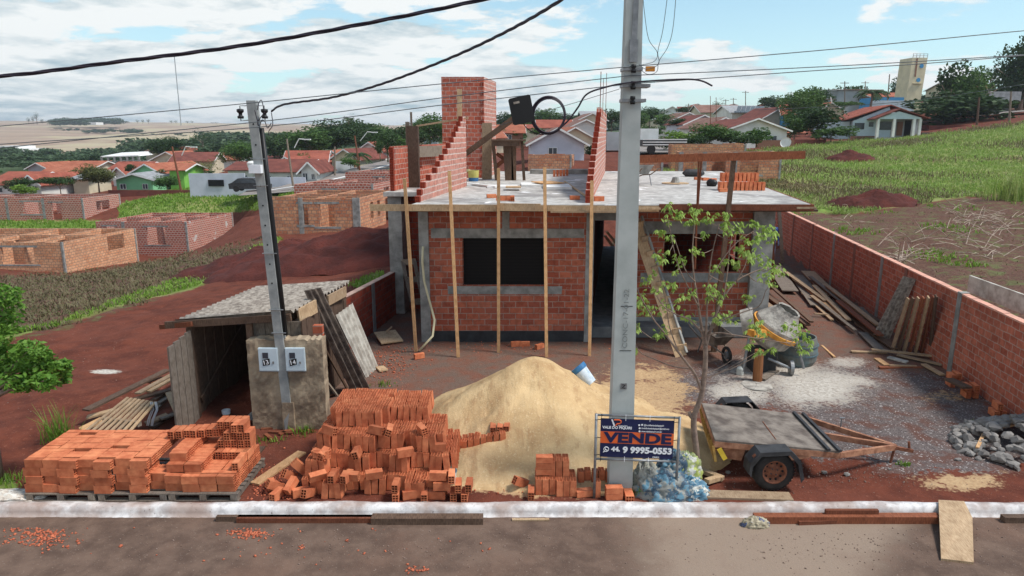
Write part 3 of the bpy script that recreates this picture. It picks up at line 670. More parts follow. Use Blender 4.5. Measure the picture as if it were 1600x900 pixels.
for (a, b, w, lab) in (((1208, 322), (1206, 452), .12, "reddish prop under the right end of the slab"), ((1217, 325), (1223, 415), .13, "grey prop leaning under the slab corner beside the boundary wall")):
    p = AT(*a, 19.5); q = G(b[0], b[1], 0); plank(AT(*a, q.y - .3), q, w, .07, WOODR if 'red' in lab else WOODG, lab, "props under the right slab end", "timber_prop", cat="prop", up=(0, 1, 0))
plank(AT(718, 139, 21.3), AT(719, 292, 21.3), .14, .05, WOODP, "pale upright plank fixed to the tall end of the stepped wall", None, "upright_plank", cat="plank", up=(0, 1, 0))
plank(AT(650, 197, 21.2), AT(732, 184, 21.2), .05, .05, WOODP, "thin pale pole tied across from the stepped wall to the column form", None, "cross_pole", cat="pole")
plank(AT(724, 243, 24.6), AT(804, 184, 22.4), .09, .16, WOODD, "brown beam propped diagonally in front of the tank tower", None, "diagonal_beam", cat="beam")
plank(AT(761, 192, 25.0), AT(761, 281, 25.0), .34, .03, WOODP, "wide pale board standing against the corner of the tank tower", None, "wide_board", cat="board", up=(0, 1, 0))
# stair formwork beside the tower
F = thing("stair_formwork", G(795, 283, 3.46), "dark timber formwork frame on the slab beside the tank tower", "formwork")
m = MB(); m.beam(AT(768, 219, 24.5), AT(821, 219, 24.5), .9, .06); m.beam(AT(768, 224, 24.1), AT(812, 224, 24.1), .03, .18); m.build("deck_board", WOODD, F)
for a, b, w in (((771, 228), (776, 277), .12), ((793, 228), (796, 272), .30), ((803, 228), (803, 280), .16), ((815, 215), (819, 278), .1)):
    m = MB(); p = AT(*a, 24.4); q = AT(*b, 24.4); q.z = 3.46; m.beam(p, q, w, .06, up=(0, 1, 0)); m.build("leg", WOODD, F)
m = MB(); m.beam(AT(773, 262, 24.5), AT(800, 240, 24.5), .05, .14); m.beam(AT(776, 240, 24.6), AT(798, 256, 24.6), .05, .12); m.build("brace", WOODR, F)
plank(G(724, 286, 3.5), G(776, 292, 3.5), .12, .05, WHITEP, "white-edged board lying on the slab in front of the tower", None, "loose_board", cat="board")
plank(G(882, 283, 3.5), G(920, 309, 3.5), .06, .02, WOODP, "thin pale slat lying diagonally on the slab", None, "pale_slat", cat="slat")
for i, (x, y, w, lab) in enumerate(((735, 290, .5, "white polystyrene filler block by the stair formwork"), (785, 294, .9, "white polystyrene filler block set in the slab left of the pine prop"), (838, 292, .9, "striped white filler block between the middle props"), (872, 296, .8, "white filler sheet near the centre of the slab"))):
    p = G(x, y, 3.46); m = MB(); m.box(p.x - w / 2, p.x + w / 2, p.y, p.y + .5 + .3 * i, 3.462, 3.50 + .01 * i); tag(m.build("filler_block", WHITEP, loc=p), lab, "filler block", "white filler blocks in the slab")
plank(G(790, 292, 3.55), G(814, 292, 3.55), .5, .03, WOODP, "pale plywood offcut lying over a white filler block", None, "plywood_offcut", cat="board")
m = MB(); p = G(856, 285, 3.56); m.obox(p, (.7, .9, .03), Matrix.Rotation(R(25), 3, 'Z')); tag(m.build("plywood_offcut", WOODN, loc=p), "yellowish plywood offcut lying right of the middle pine prop", "board")
B = thing("paint_bucket", G(740, 283, 3.46), "yellow bucket with a blue base standing at the foot of the tower", "bucket"); c = B.location
m = MB(); m.lathe(c, (0, 0, 1), [(.12, .17), (.36, .19), (.36, .175), (.3, .17)], 20); m.build("body", plain("yellow_plastic", hx(208, 200, 120), hx(180, 172, 96), 4), B)
m = MB(); m.lathe(c, (0, 0, 1), [(0, 0), (0, .16), (.12, .172)], 20); m.build("base_band", plain("blue_band", hx(70, 120, 168), hx(60, 104, 150), 4), B)
m = MB(); m.lathe(c + Vector((-.22, -.05, 0)), (0, 0, 1), [(.3, .03), (.36, .12), (.4, .12)], 14); m.build("dipper", plain("cream_plastic", hx(210, 200, 160), hx(190, 180, 140), 4), B)
for x, y, lab, r_, h_, mt in ((1083, 276, "dark blue-grey sack lying on the slab left of the brick stack", .16, .8, FENDER), (1112, 291, "small black sack slumped by the brick stack", .12, .3, BLACK)):
    p = G(x, y, 3.46); pts = [p + Vector((i * h_ / 6 - h_ / 2, .03 * math.sin(i), r_ * .8)) for i in range(7)]; m = MB(); m.tube(pts, [.03, r_ * .9, r_, r_ * .95, r_, r_ * .8, .04], 12)
    tag(m.build("sack", mt, loc=p, smooth=True, jit=.01), lab, "sack")
p = G(1055, 287, 3.46); D = thing("mortar_tray", p, "round grey mortar board with a lump of mortar on it, on the slab", "mortar board")
m = MB(); m.lathe(p, (0, 0, 1), [(0, .0), (.0, .42), (.03, .43), (.035, .0)], 24); m.build("board", WOODP, D); m = MB(); m.lathe(p, (0, 0, 1), [(.035, .14), (.12, .12), (.2, .1), (.22, 0)], 9); m.build("mortar_lump", CONC, D, jit=.015)
def wheelbarrow(loc, rz, label, mt, group=None):
    W = thing("wheelbarrow", loc, label, "wheelbarrow"); c = Vector(loc); Q = Matrix.Rotation(rz, 3, 'Z')
    P = lambda x, y, z: c + Q @ Vector((x, y, z))
    m = MB(); t = [P(-.38, -.28, .62), P(.42, -.24, .58), P(.42, .24, .58), P(-.38, .28, .62)]; b = [P(-.2, -.18, .34), P(.2, -.14, .32), P(.2, .14, .32), P(-.2, .18, .34)]
    m.add(t + b, [(0, 1, 5, 4), (1, 2, 6, 5), (2, 3, 7, 6), (3, 0, 4, 7), (4, 5, 6, 7)]); m.tube(t, .014, 6, closed=True); m.build("tray", mt, W)
    for s in (-1, 1):
        m = MB(); m.tube([P(.55, s * .05, .2), P(.2, s * .15, .3), P(-.3, s * .22, .34), P(-.85, s * .27, .55)], .018, 7); m.build("handle_rail", WOODG, W)
        m = MB(); m.tube([P(-.25, s * .2, .34), P(-.35, s * .24, 0)], .016, 6); m.build("leg", METAL, W)
    m = MB(); ring = [P(.55 + .17 * math.cos(a), 0, .19 + .17 * math.sin(a)) for a in np.linspace(0, 2 * math.pi, 18, endpoint=False)]; m.tube(ring, .035, 8, closed=True); w = m.build("wheel", RUBBER, W)
    m = MB(); m.cyl(P(.55, -.03, .19), P(.55, .03, .19), .09, n=14); sub(m, "hub", METAL, w); return W
wheelbarrow(G(1000, 289, 3.46), R(100), "grey wheelbarrow on the roof slab, half hidden by the big pole", CONC)
# hose down the corner column
m = MB(); m.tube([AT(*q) for q in ((661, 385, 16.6), (660, 410, 16.55), (663, 440, 16.5), (671, 470, 16.45), (679, 500, 16.3), (676, 525, 16.1), (655, 548, 15.9))], .028, 8); tag(m.build("hose", plain("cream_hose", hx(214, 204, 170), hx(196, 186, 150), 4), loc=AT(661, 450, 16.5), smooth=True), "cream flexible conduit hanging in a curve beside the corner column", "hose")
# grey lattice form in the recess
Lf = thing("lattice_form", G(650, 478, 0), "grey slatted form leaning in the recess left of the facade", "formwork"); y0 = 19.2
m = MB(); m.beam(AT(629, 408, y0 + .3), AT(643, 472, y0 - .3), .09, .05); m.beam(AT(647, 405, y0 + .3), AT(661, 470, y0 - .3), .09, .05); m.build("rail", WOODG, Lf)
for f in (0, .45, 1):
    m = MB(); m.beam(AT(628 + 14 * f, 410 + 62 * f, y0 + .28 - .56 * f), AT(650 + 14 * f, 408 + 62 * f, y0 + .28 - .56 * f), .03, .16); m.build("slat", WOODG, Lf)
# wooden ladder with cleats by the porch
L_ = thing("cleat_ladder", G(1062, 557, 0), "wooden plank ladder with nailed cleats leaning on the right-hand facade", "ladder")
top = AT(992, 345, 17.3); bot = G(1064, 557, 0); m = MB(); m.beam(top, bot, .26, .05, up=(0, 1, 0)); m.build("plank", WOODP, L_)
for i in range(9):
    q = top.lerp(bot, .03 + i * .113); m = MB(); m.obox(q + Vector((.10, -.05, .02)), (.20, .06, .13), Matrix.Rotation(R(-14), 3, 'Y')); m.build("cleat", WOODP, L_)
m = MB(); m.beam(top + Vector((.16, -.02, .12)), bot + Vector((.12, -.02, .1)), .05, .05); m.build("side_rail", CONC, L_)
plank(AT(988, 350, 17.3), G(990, 545, 0), .05, .14, WOODP, "upright plank behind the big pole, left of the ladder", None, "upright_plank", cat="plank")
for i, (a, b) in enumerate(((((945, 368), (968, 400))), ((948, 362), (975, 395)), ((940, 420), (962, 372)))):
    plank(AT(*a, 30.5), AT(*b, 31.0), .16, .05, WOODP, ["pale plank seen through the porch, highest of three behind the house", "pale plank seen through the porch, crossing behind the first", "pale plank leaning the other way behind the house"][i], "planks seen through the porch", "plank")

# ------------------------------------------------------------------ boundary walls
def boundary_walls():
    W = thing("boundary_wall", S(7.25, 20, 0), "long red brick boundary wall on the right with grey posts, running back past the house", "wall")
    h = 1.72; m = MB()
    m.sbox(7.2, 7.33, 10.6, 33, -.1, h); m.build("brickwork", BRW, W)
    m = MB()
    for i in range(75): m.sbox(7.19 + random.uniform(-.006, .006), 7.335, 10.6 + i * .3, 10.6 + i * .3 + .285, h, h + .028 + random.uniform(0, .008))
    m.build("coping", plain("pale_mortar_coping", hx(226, 168, 146), hx(196, 150, 134), 5), W)
    for v in (11.35, 14.4, 17.25, 18.9, 21.2, 23.3, 26.0, 29):
        m = MB(); m.sbox(7.185, 7.36, v - .09, v + .09, -.1, h + (.05 if v < 15 else .03)); m.build("post", CONC if v in (11.35, 14.4, 18.9, 23.3) else BRW_DUST, W, jit=.008)
    # pale precast board standing behind the wall's near end
    m = MB(); a = AT(1508, 438, 14.9); b = AT(1640, 500, 12.0); m.beam((a.x + .1, a.y, h + .13), (b.x + .25, b.y, h + .10), .05, .36)
    tag(m.build("precast_board", ASBL, loc=(a + b) / 2), "pale grey concrete board standing on edge behind the right boundary wall", "board")
    W = thing("boundary_wall", S(-6.3, 16, 0), "low dark red brick boundary wall on the left, running from the shed to the house", "wall")
    m = MB(); pts = [(12.9, 1.35), (19.5, 1.22)]
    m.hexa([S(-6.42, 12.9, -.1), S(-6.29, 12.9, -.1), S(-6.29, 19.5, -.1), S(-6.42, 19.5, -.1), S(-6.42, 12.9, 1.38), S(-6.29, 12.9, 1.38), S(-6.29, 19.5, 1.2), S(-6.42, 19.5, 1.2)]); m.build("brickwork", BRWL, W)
    m = MB(); m.hexa([S(-6.43, 12.9, 1.383), S(-6.28, 12.9, 1.383), S(-6.28, 19.5, 1.203), S(-6.43, 19.5, 1.203), S(-6.43, 12.9, 1.40), S(-6.28, 12.9, 1.40), S(-6.28, 19.5, 1.22), S(-6.43, 19.5, 1.22)]); m.build("coping", plain("dusty_coping", hx(200, 168, 152), hx(160, 130, 118), 5), W)
    m = MB(); m.sbox(-6.45, -6.265, 17.6, 17.78, -.1, 1.26); m.build("post", CONCD, W)
    # sand caught on the outer side
    m = MB(); c = S(-7.0, 15.6, 0)
    heap(m, (c.x, c.y), .9, 1.5, 1.18, 20, 8); tag(m.build("sand_heap", SAND, loc=c, smooth=True), "small heap of pale sand behind the left boundary wall", "sand heap")
BRW_DUST = plain('dusty_post', hx(150, 104, 88), hx(122, 84, 72), 5, .9, .3, 30)
SANDT = NT("sand", 0.95, 0, 0.15)
def _sand():
    t = SANDT; n = t.noise(1.6, 7); n2 = t.noise(30, 5); n3 = t.noise(160, 3); st = t.noise(4, 5, stretch=(1.6, .5, .5))
    c = t.mix(t.rng(n, .3, .7), hx(210, 180, 136), hx(178, 146, 106)); c = t.mix(t.rng(st, .52, .66, 0, .5), c, hx(158, 120, 84)); c = t.mix(t.rng(n2, .55, .7, 0, .5), c, hx(222, 200, 164)); c = t.mix(t.rng(n3, .66, .7, 0, .7), c, hx(110, 86, 66))
    t.out(c).bump(t.math('ADD', t.math('MULTIPLY', n2, .5), t.math('ADD', t.math('MULTIPLY', st, 1.5), t.math('MULTIPLY', n3, .2))), .6, .03)
_sand(); SAND = SANDT.m
def heap(m, c, rx, ry, h, seg=40, rings=16, power=1.25, wob=.12, seed=0, ridge=None, base=None):
    rnd = random.Random(seed); ph = [rnd.uniform(0, 6.28) for _ in range(5)]; V = []; Fq = []
    for i in range(rings + 1):
        r = i / rings
        for k in range(seg):
            a = 2 * math.pi * k / seg; w = 1 + wob * (math.sin(2 * a + ph[0]) + .6 * math.sin(3 * a + ph[1]) + .4 * math.sin(5 * a + ph[2]) * r)
            x = c[0] + rx * r * w * math.cos(a); y = c[1] + ry * r * w * math.sin(a)
            z = h * (max(0, 1 - r)) ** power * (1 - .0) + .02 * math.sin(9 * a + ph[3] + 4 * r) * r * (1 - r) * 2
            if i == 0: z = h * .985
            if base: z += base(x, y)
            if i == rings: z = (base(x, y) if base else 0) - .06
            V.append((x, y, z))
    for i in range(rings):
        for k in range(seg): Fq.append((i * seg + k, (i + 1) * seg + k, (i + 1) * seg + (k + 1) % seg, i * seg + (k + 1) % seg))
    m.add(V, Fq)
boundary_walls()
def sand_pile():
    xs = np.linspace(-2.6, 3.6, 150); ys = np.linspace(9.05, 14.2, 125); X, Y = np.meshgrid(xs, ys)
    def cone(cx, cy, rx, ry, h, rot=0.0, p=1.0):
        dx, dy = X - cx, Y - cy; c, s = math.cos(rot), math.sin(rot); a, b = (dx * c + dy * s) / rx, (-dx * s + dy * c) / ry
        r = np.hypot(a, b); r = r * (1 + .05 * np.sin(3 * np.arctan2(b, a) + 1) + .03 * np.sin(7 * np.arctan2(b, a))); return h * np.maximum(0, 1.06 - np.sqrt(r * r + .006)) ** p
    Z = cone(.38, 11.75, 2.05, 2.25, 1.22, 0, 1.16)
    Z = np.maximum(Z, cone(1.0, 11.6, 1.85, 1.8, .72, 0, 1.15)); Z = np.maximum(Z, cone(2.2, 10.9, 1.5, 1.3, .34, .3, 1.3)); Z = np.maximum(Z, cone(-.2, 10.6, 1.9, 1.5, .34, 0, 1.6)); Z = np.maximum(Z, cone(.9, 10.2, 1.9, 1.15, .30, 0, 1.4))
    ang = np.arctan2(Y - 11.75, X - .38); rr = np.hypot(X - .38, Y - 11.75); Z = Z * (1 - .07 * np.maximum(0, np.sin(ang * 9 + 2 * np.sin(ang * 4 + rr)) ** 3) * np.clip(rr - .3, 0, 1))
    # soften creases, add lumps and footmarks
    for _ in range(2): Z[1:-1, 1:-1] = (Z[1:-1, 1:-1] * 2 + Z[:-2, 1:-1] + Z[2:, 1:-1] + Z[1:-1, :-2] + Z[1:-1, 2:]) / 6
    rg = np.random.RandomState(4)
    for _ in range(170):
        cx, cy = rg.uniform(-1.4, 3), rg.uniform(9.3, 13); r = rg.uniform(.06, .2); d = np.exp(-(((X - cx) ** 2 + (Y - cy) ** 2) / r ** 2)); Z += d * rg.uniform(-.045, .03) * (Z > .03)
    Z = np.where(Z < .012, -.05, Z + .02)
    V = np.stack([X, Y, Z], -1).reshape(-1, 3); nr, nc = X.shape; i = np.arange((nr - 1) * nc).reshape(nr - 1, nc)[:, :-1].ravel()
    me = fast_mesh("sand_pile", V - np.array([.4, 11.7, 0]), np.stack([i, i + 1, i + nc + 1, i + nc], 1), SAND, True)
    tag(link("sand_pile", me, loc=(.4, 11.7, 0)), "large cone of pale yellow sand heaped in front of the house", "sand pile")
sand_pile()
def dirt_mound():
    t = plain("red_earth", hx(94, 46, 39), hx(68, 33, 29), 1.2, .95, .9, 9, .06)
    for (c, rx, ry, h, lab, seed) in ((AT(555, 405, 29), 5.4, 3.4, 1.45, "big mound of dark red earth behind the left boundary wall", 3), (AT(455, 410, 31), 5.6, 3.2, 1.0, "lower spread of dark red earth left of the big mound", 5),
                               (AT(1368, 318, 37), 2.2, 1.6, .8, "brown earth heap at the edge of the grass on the right", 8), (AT(1327, 246, 62), 2.0, 1.5, .9, "small red earth heap in the green slope below the white house", 9)):
        m = MB(); x, y = c.x, c.y; b0 = terr(x, y)
        heap(m, (x, y), rx, ry, h, 56, 22, .8, .10, seed, base=lambda a, b: terr(a, b)); o = m.build("earth_mound", t, loc=(x, y, b0), smooth=True)
        me = o.data; tex = [v.co.z for v in me.vertices]
        for v in me.vertices: v.co.z += .11 * math.sin(v.co.x * 4 + math.sin(v.co.y * 4) * 2) * math.sin(v.co.y * 5.1) + random.uniform(-.05, .05)
        tag(o, lab, "earth mound")
dirt_mound()

# ------------------------------------------------------------------ pallets
def pallet(loc, rz, label, group="wooden pallets", Lx=1.05, Ly=1.1, mt=None, tilt=None):
    P = thing("wooden_pallet", loc, label, "pallet", group); c = Vector(loc); Q = tilt if tilt else Matrix.Rotation(rz, 3, 'Z'); mt = mt or WOODG
    T = lambda x, y, z: c + Q @ Vector((x, y, z))
    for i in range(3):
        x = -Lx / 2 + .06 + i * (Lx - .12) / 2; m = MB(); m.obox(T(x, 0, .065), (.09, Ly, .08), Q); m.build("bearer", mt, P)
    n = 9
    for i in range(n):
        y = -Ly / 2 + .04 + i * (Ly - .08) / (n - 1); m = MB(); m.obox(T(0, y, .116), (Lx, .075, .02), Q); m.build("deck_slat", mt, P)
    for i in range(3):
        y = -Ly / 2 + .05 + i * (Ly - .1) / 2; m = MB(); m.obox(T(0, y, .012), (Lx, .09, .02), Q); m.build("bottom_slat", mt, P)
    return P
PX = [(-6.28, "pallet under the left end of the long brick stack"), (-5.28, "pallet under the middle of the long brick stack"), (-4.3, "pallet under the right end of the long brick stack, with slats showing")]
for (x, lab) in PX: pallet((x, 9.50, 0), 0, lab, Lx=.98, Ly=1.12)

Q0 = Matrix.Identity(3)
def rz(a): return Matrix.Rotation(a, 3, 'Z')
def ry(a): return Matrix.Rotation(a, 3, 'Y')
def rx(a): return Matrix.Rotation(a, 3, 'X')
def stack_bricks():
    rnd = random.Random(11); j = lambda a=.006: rnd.uniform(-a, a)
    hB = .121; z0 = .128; gL = "bricks stacked on the pallets"
    # layers lie lengthwise along X: left two pallets four layers high, right one stepped
    nx_l, ny = 8, 11; colj = [0, .0, -.03, .02, -.05, .05, -.03, .06, 0, 0]
    for k in range(4):
        for ix in range(nx_l + (0 if k < 2 else -1)):
            off = [0, .03, .0, .04][k]
            for iy in range(ny):
                x = -6.66 + ix * .245 + off; y = 9.03 + iy * .093; front = iy == 0; top = k == 3; edge = ix >= nx_l - 2
                if top and rnd.random() < .04: continue
                if not (front or top or edge and iy < 4): continue
                fj = (colj[ix] + rnd.choice([0, 0, .02, -.015])) if front else j(.01)
                lab = ("orange hollow brick in the flat top layer of the left brick stack" if top and not front else
                       ["orange hollow brick in the front row of the left stack, bottom layer", "orange hollow brick in the front row of the left stack, second layer", "orange hollow brick in the front row of the left stack, third layer", "orange hollow brick along the front edge of the left stack's top layer"][k] if front else "orange hollow brick at the ragged right side of the left stack")
                add_brick((x + j(), y + fj, z0 + hB * (k + .5) + j(.001)), rz(j(.03)), lab, gL + ("" if not front else ", left front, layer %d" % (k + 1)), (3 if front else 1.2) * 10)
    # loose upper row with open ends towards the street, on top of the left/middle stack
    for i in range(9):
        a = rz(R(90) + j(.12)); add_brick((-5.02 + i * .105, 9.78 + i * .012 + j(.02), z0 + hB * 4.5), a, "orange brick in the row laid end-on across the top of the long stack", "row of end-on bricks on the long stack", 28)
    for i in range(4):
        add_brick((-4.32 + i * .104, 9.86 + j(.01), z0 + hB * 5.5), rz(R(90) + j(.06)), "orange brick in the four-brick row highest at the middle of the stack", "four end-on bricks at the highest middle row", 30)
    # right pallet: L-shaped steps
    cols = [(-4.72, 4), (-4.475, 3), (-4.23, 2), (-3.985, 2)]
    for cx, nk in cols:
        for k in range(nk):
            for iy in range(11):
                y = 9.04 + iy * .093 + (0, .0, .10, .2)[k]
                front = iy == 0; top = k >= nk - 2; right = cx > -4.0
                if not (front or top or right): continue
                if y > 10.05: continue
                lab = ["orange brick in the bottom layer of the right pallet's stack", "orange brick in the second layer of the right pallet's stack", "orange brick in the third layer of the right pallet's stack", "orange brick in the fourth layer of the right pallet's stack"][k]
                add_brick((cx + j(.008), y + (rnd.choice([0, .02, -.02]) if front else 0), z0 + hB * (k + .5)), rz(j(.03)), lab, "right pallet bricks, layer %d" % (k + 1), 27 if front or right else 13)
    # rear right corner: end-on bricks rising in a column, open ends to the street
    for k in range(2, 6):
        n = {2: 5, 3: 5, 4: 4, 5: 2}[k]
        for i in range(n):
            add_brick((-4.28 + (.0 if k < 4 else .10) + i * .098 + j(.006) + (.12 if k == 5 else 0), 9.74 - (.14 if k == 2 else 0) + j(.01), z0 + hB * (k + .5)), rz(R(90) + j(.05)),
                      ["orange end-on brick in the lowest row of the right corner column", "orange end-on brick in the second row of the right corner column", "orange end-on brick in the third row of the right corner column", "one of the two topmost bricks at the right end of the long stack"][k - 2], "right corner column, row %d" % (k - 1), 30)
    for i in range(3): add_brick((-3.90 + j(.01), 9.25 + .24 * i, z0 + hB * (2.5)), rz(R(90) + j(.05)), "single orange brick laid end-on near the right edge of the right pallet", "single end-on bricks at the right edge", 26)
    # ---- large heap of upright bricks
    hU = .238; G2 = "bricks of the big heap"
    lay = [(-2.97, -.85, 9.08), (-2.95, -.80, 9.30), (-2.86, -1.0, 9.56), (-2.74, -1.26, 9.93)]
    names = ["bottom tier", "second tier", "third tier", "top tier"]; ds = .124
    blk = [[rnd.choice([0, 1, 1, 2]) for _ in range(12)] for _ in lay]
    for k, (xa, xb, yf) in enumerate(lay):
        for ix in range(int((xb - xa) / .0975)):
            x = xa + ix * .0975 + .05; nf = blk[k][ix // 3]
            if k == 3: nf = 2 if x > -1.9 else rnd.choice([0, 0, 1])
            lean = j(.11); skew = j(.16)
            for iy in range(nf, 11 - 2 * k if k < 3 else 8):
                y = yf + iy * ds
                if k < 3:
                    nxa, nxb, nyf = lay[k + 1]
                    if nxa - .02 < x < nxb + .02 and y > nyf + .42: continue
                if y > 10.95 or rnd.random() < .02: continue
                M_ = rz(skew + j(.05)) @ ry(lean) @ rx(j(.04)) @ Matrix(((0, 1, 0), (0, 0, 1), (1, 0, 0)))
                add_brick((x + j(.006), y + j(.012), .005 + hU * (k + .5) + j(.01) - (.03 if x > -1.9 and k == 3 else 0)), M_, "upright orange hollow brick standing in the %s of the big brick heap" % names[k], G2 + ", " + names[k], 29 if iy <= nf else 16)
    U = Matrix(((0, 1, 0), (0, 0, 1), (1, 0, 0)))
    for i in range(10):      # right-hand arm running onto the sand
        for r_ in range(2 if i < 6 else 1):
            add_brick((-1.05 + i * .1 + j(), 10.30 + r_ * .15 - .0 * i, .13 + .022 * i), rz(j(.15)) @ U, "upright orange brick in the tail of the heap that runs up to the sand", "tail of the big brick heap", 24)
    for i in range(3): add_brick((-.30 + i * .11, 10.5, .42 + .01 * i), rz(R(90) + j(.1)) @ rx(j(.2)), "pale-sided orange brick lying on the tail of the heap beside the sand", "bricks lying on the heap's tail", 25)
    for i in range(2): add_brick((.02 + i * .13 - .05, 10.5 + .06 * i, .36 + .03 * i), rz(R(80)), "orange brick lying end-on at the tip of the heap's tail on the sand", "bricks at the tip of the tail", 26)
    for i in range(14):
        k = i % 3; xx = rnd.uniform(-2.9, -1.0); add_brick((xx, lay[k][2] - .02 + rnd.uniform(.02, .1), hU * (k + 1) + .07), rz(rnd.uniform(0, 3)) @ rx(j(.5)), 'loose orange brick lying tumbled on the steps of the big brick heap', 'loose bricks on the heap steps', 30)
    # tumbled bricks at the left foot
    tum = [(-3.38, 9.2, .12, 40, 30), (-3.22, 9.35, .2, 60, 35), (-3.12, 9.12, .16, 70, -30), (-2.98, 9.1, .07, 30, 0), (-3.48, 9.33, .07, 110, 10), (-3.08, 9.42, .3, 20, 50), (-2.86, 9.02, .1, 75, 20), (-3.3, 9.03, .07, 75, 0)]
    for x, y, z, a, b in tum: add_brick((x, y, z), rz(R(a)) @ ry(R(b)), "tumbled orange brick lying askew at the left foot of the big heap", "tumbled bricks at the heap's left foot", 31)
    add_brick((-1.95, 9.16, .31), rz(.3) @ rx(.2), "single tilted brick perched on the bottom tier at the front of the heap", "front perched brick", 32)
    add_brick((-1.30, 9.62, .60), rz(-.9) @ ry(-.9), "orange brick tipped on its corner halfway up the right side of the heap", "tipped brick", 31)
    add_brick((-1.08, 9.55, .54), rz(.1), "orange brick lying flat on the third step at the right of the heap", "flat brick", 31)
    for i, (x, z, a) in enumerate(((-1.62, .07, 90), (-1.62, .21, 90), (-1.42, .07, 20), (-1.22, .07, 90), (-1.05, .07, 0), (-.82, .07, 90), (-.98, .21, 0), (-.75, .21, 90), (-1.03, .35, 0), (-.84, .35, 90), (-.66, .07, 90), (-.6, .21, 85))):
        add_brick((x, 9.02 + .01 * (i % 3), z), rz(R(a) + j(.05)), "orange brick lying in the low row at the right front of the heap", "low row at the heap's right front", 31)
    # ---- stack beside the big pole
    for k, (xa, xb, yf, ny_) in enumerate(((.34, .98, 9.14, 3), (.34, .88, 9.28, 2))):
        for ix in range(int((xb - xa) / .097)):
            for iy in range(ny_):
                if k == 1 and ix < 2: continue
                add_brick((xa + ix * .097 + .04, yf + iy * .125 + (.05 if k == 0 and ix < 3 else 0), .005 + hU * (k + .5)), rz(j(.05)) @ U, ["upright orange brick in the lower tier of the stack left of the sign", "upright orange brick in the upper tier of the stack left of the sign"][k], "stack left of the sign, tier %d" % (k + 1), 30)
    for k in range(3): add_brick((.46, 9.27, .31 + k * .092), rx(R(90)), "orange brick lying flat at the left of the stack by the sign, ribs showing", "flat ribbed bricks by the sign", 30)
    for i in range(5): add_brick((1.0 + i * .1, 9.42 + .04 * (i % 2), .125), rz(j(.1)) @ U, "upright orange brick behind the sign's left leg beside the pole", "upright bricks behind the sign leg", 29)
    add_brick((1.02, 9.12, .05), rz(.2) @ rx(R(90)), "orange brick lying flat before the sign's left leg", "flat brick at the sign leg", 30)
    add_brick((1.20, 9.12, .12), rz(j(.1)) @ U, "upright brick right behind the sign's left leg", "brick at the sign leg", 30)
    for i in range(2): add_brick((1.43 + i * .0, 9.04 + .0, .05 + i * .092), rz(.05) @ rx(R(90)), "orange brick lying at the foot of the big pole", "bricks at the pole foot", 31)
    add_brick((1.64, 9.05, .05), rz(R(90)) @ rx(R(90)), "orange brick lying end-on at the right foot of the big pole", "end-on brick at the pole foot", 31)
    add_brick((.27, 9.08, .07), rz(R(88)), "dark sooty brick lying end-on at the kerb left of the sign stack", "sooty brick", 31)
    add_brick((.12, 9.3, .12), rz(.6) @ ry(.5), "broken-looking orange brick leaning at the left of the sign stack", "leaning brick", 30)
    # ---- on the roof slab
    ST = 3.464; b = G(1125, 298, ST)
    for k in range(2):
        for ix in range(11 - 2 * k):
            for iy in range(2 if ix < 9 else 1):
                add_brick((b.x + .05 + ix * .118 + k * .12, b.y + .1 + iy * .13 + (.25 if k else 0), ST + .119 + k * .238), rz(j(.08)) @ U, "upright orange brick in the %s row of the stack on the roof slab" % ("upper" if k else "lower"), "bricks on the roof slab, %s row" % ("upper" if k else "lower"), 14 - iy * 4)
    for i in range(3): p = G(1090 + i * 12, 281 + i, ST); add_brick((p.x, p.y, ST + .05), rz(.3 * i) @ rx(R(90)), "orange brick lying beside the stack on the roof slab", "bricks lying by the slab stack", 9)
    p = G(1130, 300, ST); add_brick((p.x, p.y, ST + .05), rz(.05) @ rx(R(90)), "orange brick lying flat in front of the stack on the roof slab", "front slab brick", 12)
    for i, (px, py, a) in enumerate(((783, 314, 0), (796, 314, 0), (790, 314, 5), (801, 314, 90), (768, 309, 20))):
        p = G(px, py, ST); add_brick((p.x, p.y, ST + .07 if i < 3 else ST + .045), rz(R(a)) if i != 4 else rz(.2) @ rx(R(90)), "orange brick in the little group at the slab edge above the dark window", "little brick group at the slab edge", 13)
    p = G(898, 312, ST); add_brick((p.x, p.y, ST + .05), rz(.05) @ rx(R(90)), "lone orange brick at the slab edge left of the stepped wall", "lone slab brick", 13)
    p = G(936, 314, ST); add_brick((p.x, p.y, ST + .05), rz(R(4)), "lone brick at the slab edge just right of the stepped wall", "second lone slab brick", 13)
    for i in range(5): p = G(866 + i * 5, 276 - i * .4, ST); add_brick((p.x, p.y, ST + .12), rz(j(.1)) @ U, "upright brick in the short row in the middle of the slab", "short brick row mid slab", 10)
    # ---- along the right wall: brick stools and a block
    for i, (px, py, z, a) in enumerate(((1484, 603, .07, 90), (1493, 601, .07, 90), (1484, 603, .21, 90), (1493, 601, .21, 90), (1508, 620, .07, 90), (1520, 620, .07, 90), (1508, 620, .21, 90), (1520, 620, .21, 90))):
        p = G(px, py, 0); add_brick((p.x, p.y, z), rz(R(a - 8)), "orange brick in the %s pier holding the plank seat by the right wall" % ("far" if i < 4 else "near"), "%s brick pier of the plank seat" % ("far" if i < 4 else "near"), 20)
    for i, (px, py, z) in enumerate(((1552, 650, .07), (1563, 650, .07), (1556, 650, .21))): p = G(px, py, 0); add_brick((p.x, p.y, z), rz(R(80)), "orange brick in the small block by the rock pile at the right wall", "small brick block by the rocks", 24)
    for px, py, a, lab in ((820, 541, 0, "orange brick lying between the two middle props"), (806, 541, 10, "second orange brick lying between the two middle props"), (843, 545, 40, "broken brick lying at the foot of the right middle prop"), (655, 560, 30, "brick lying at the foot of the leftmost prop")):
        p = G(px, py, 0); add_brick((p.x, p.y, .06), rz(R(a)), lab, None, 15)
    import re, collections
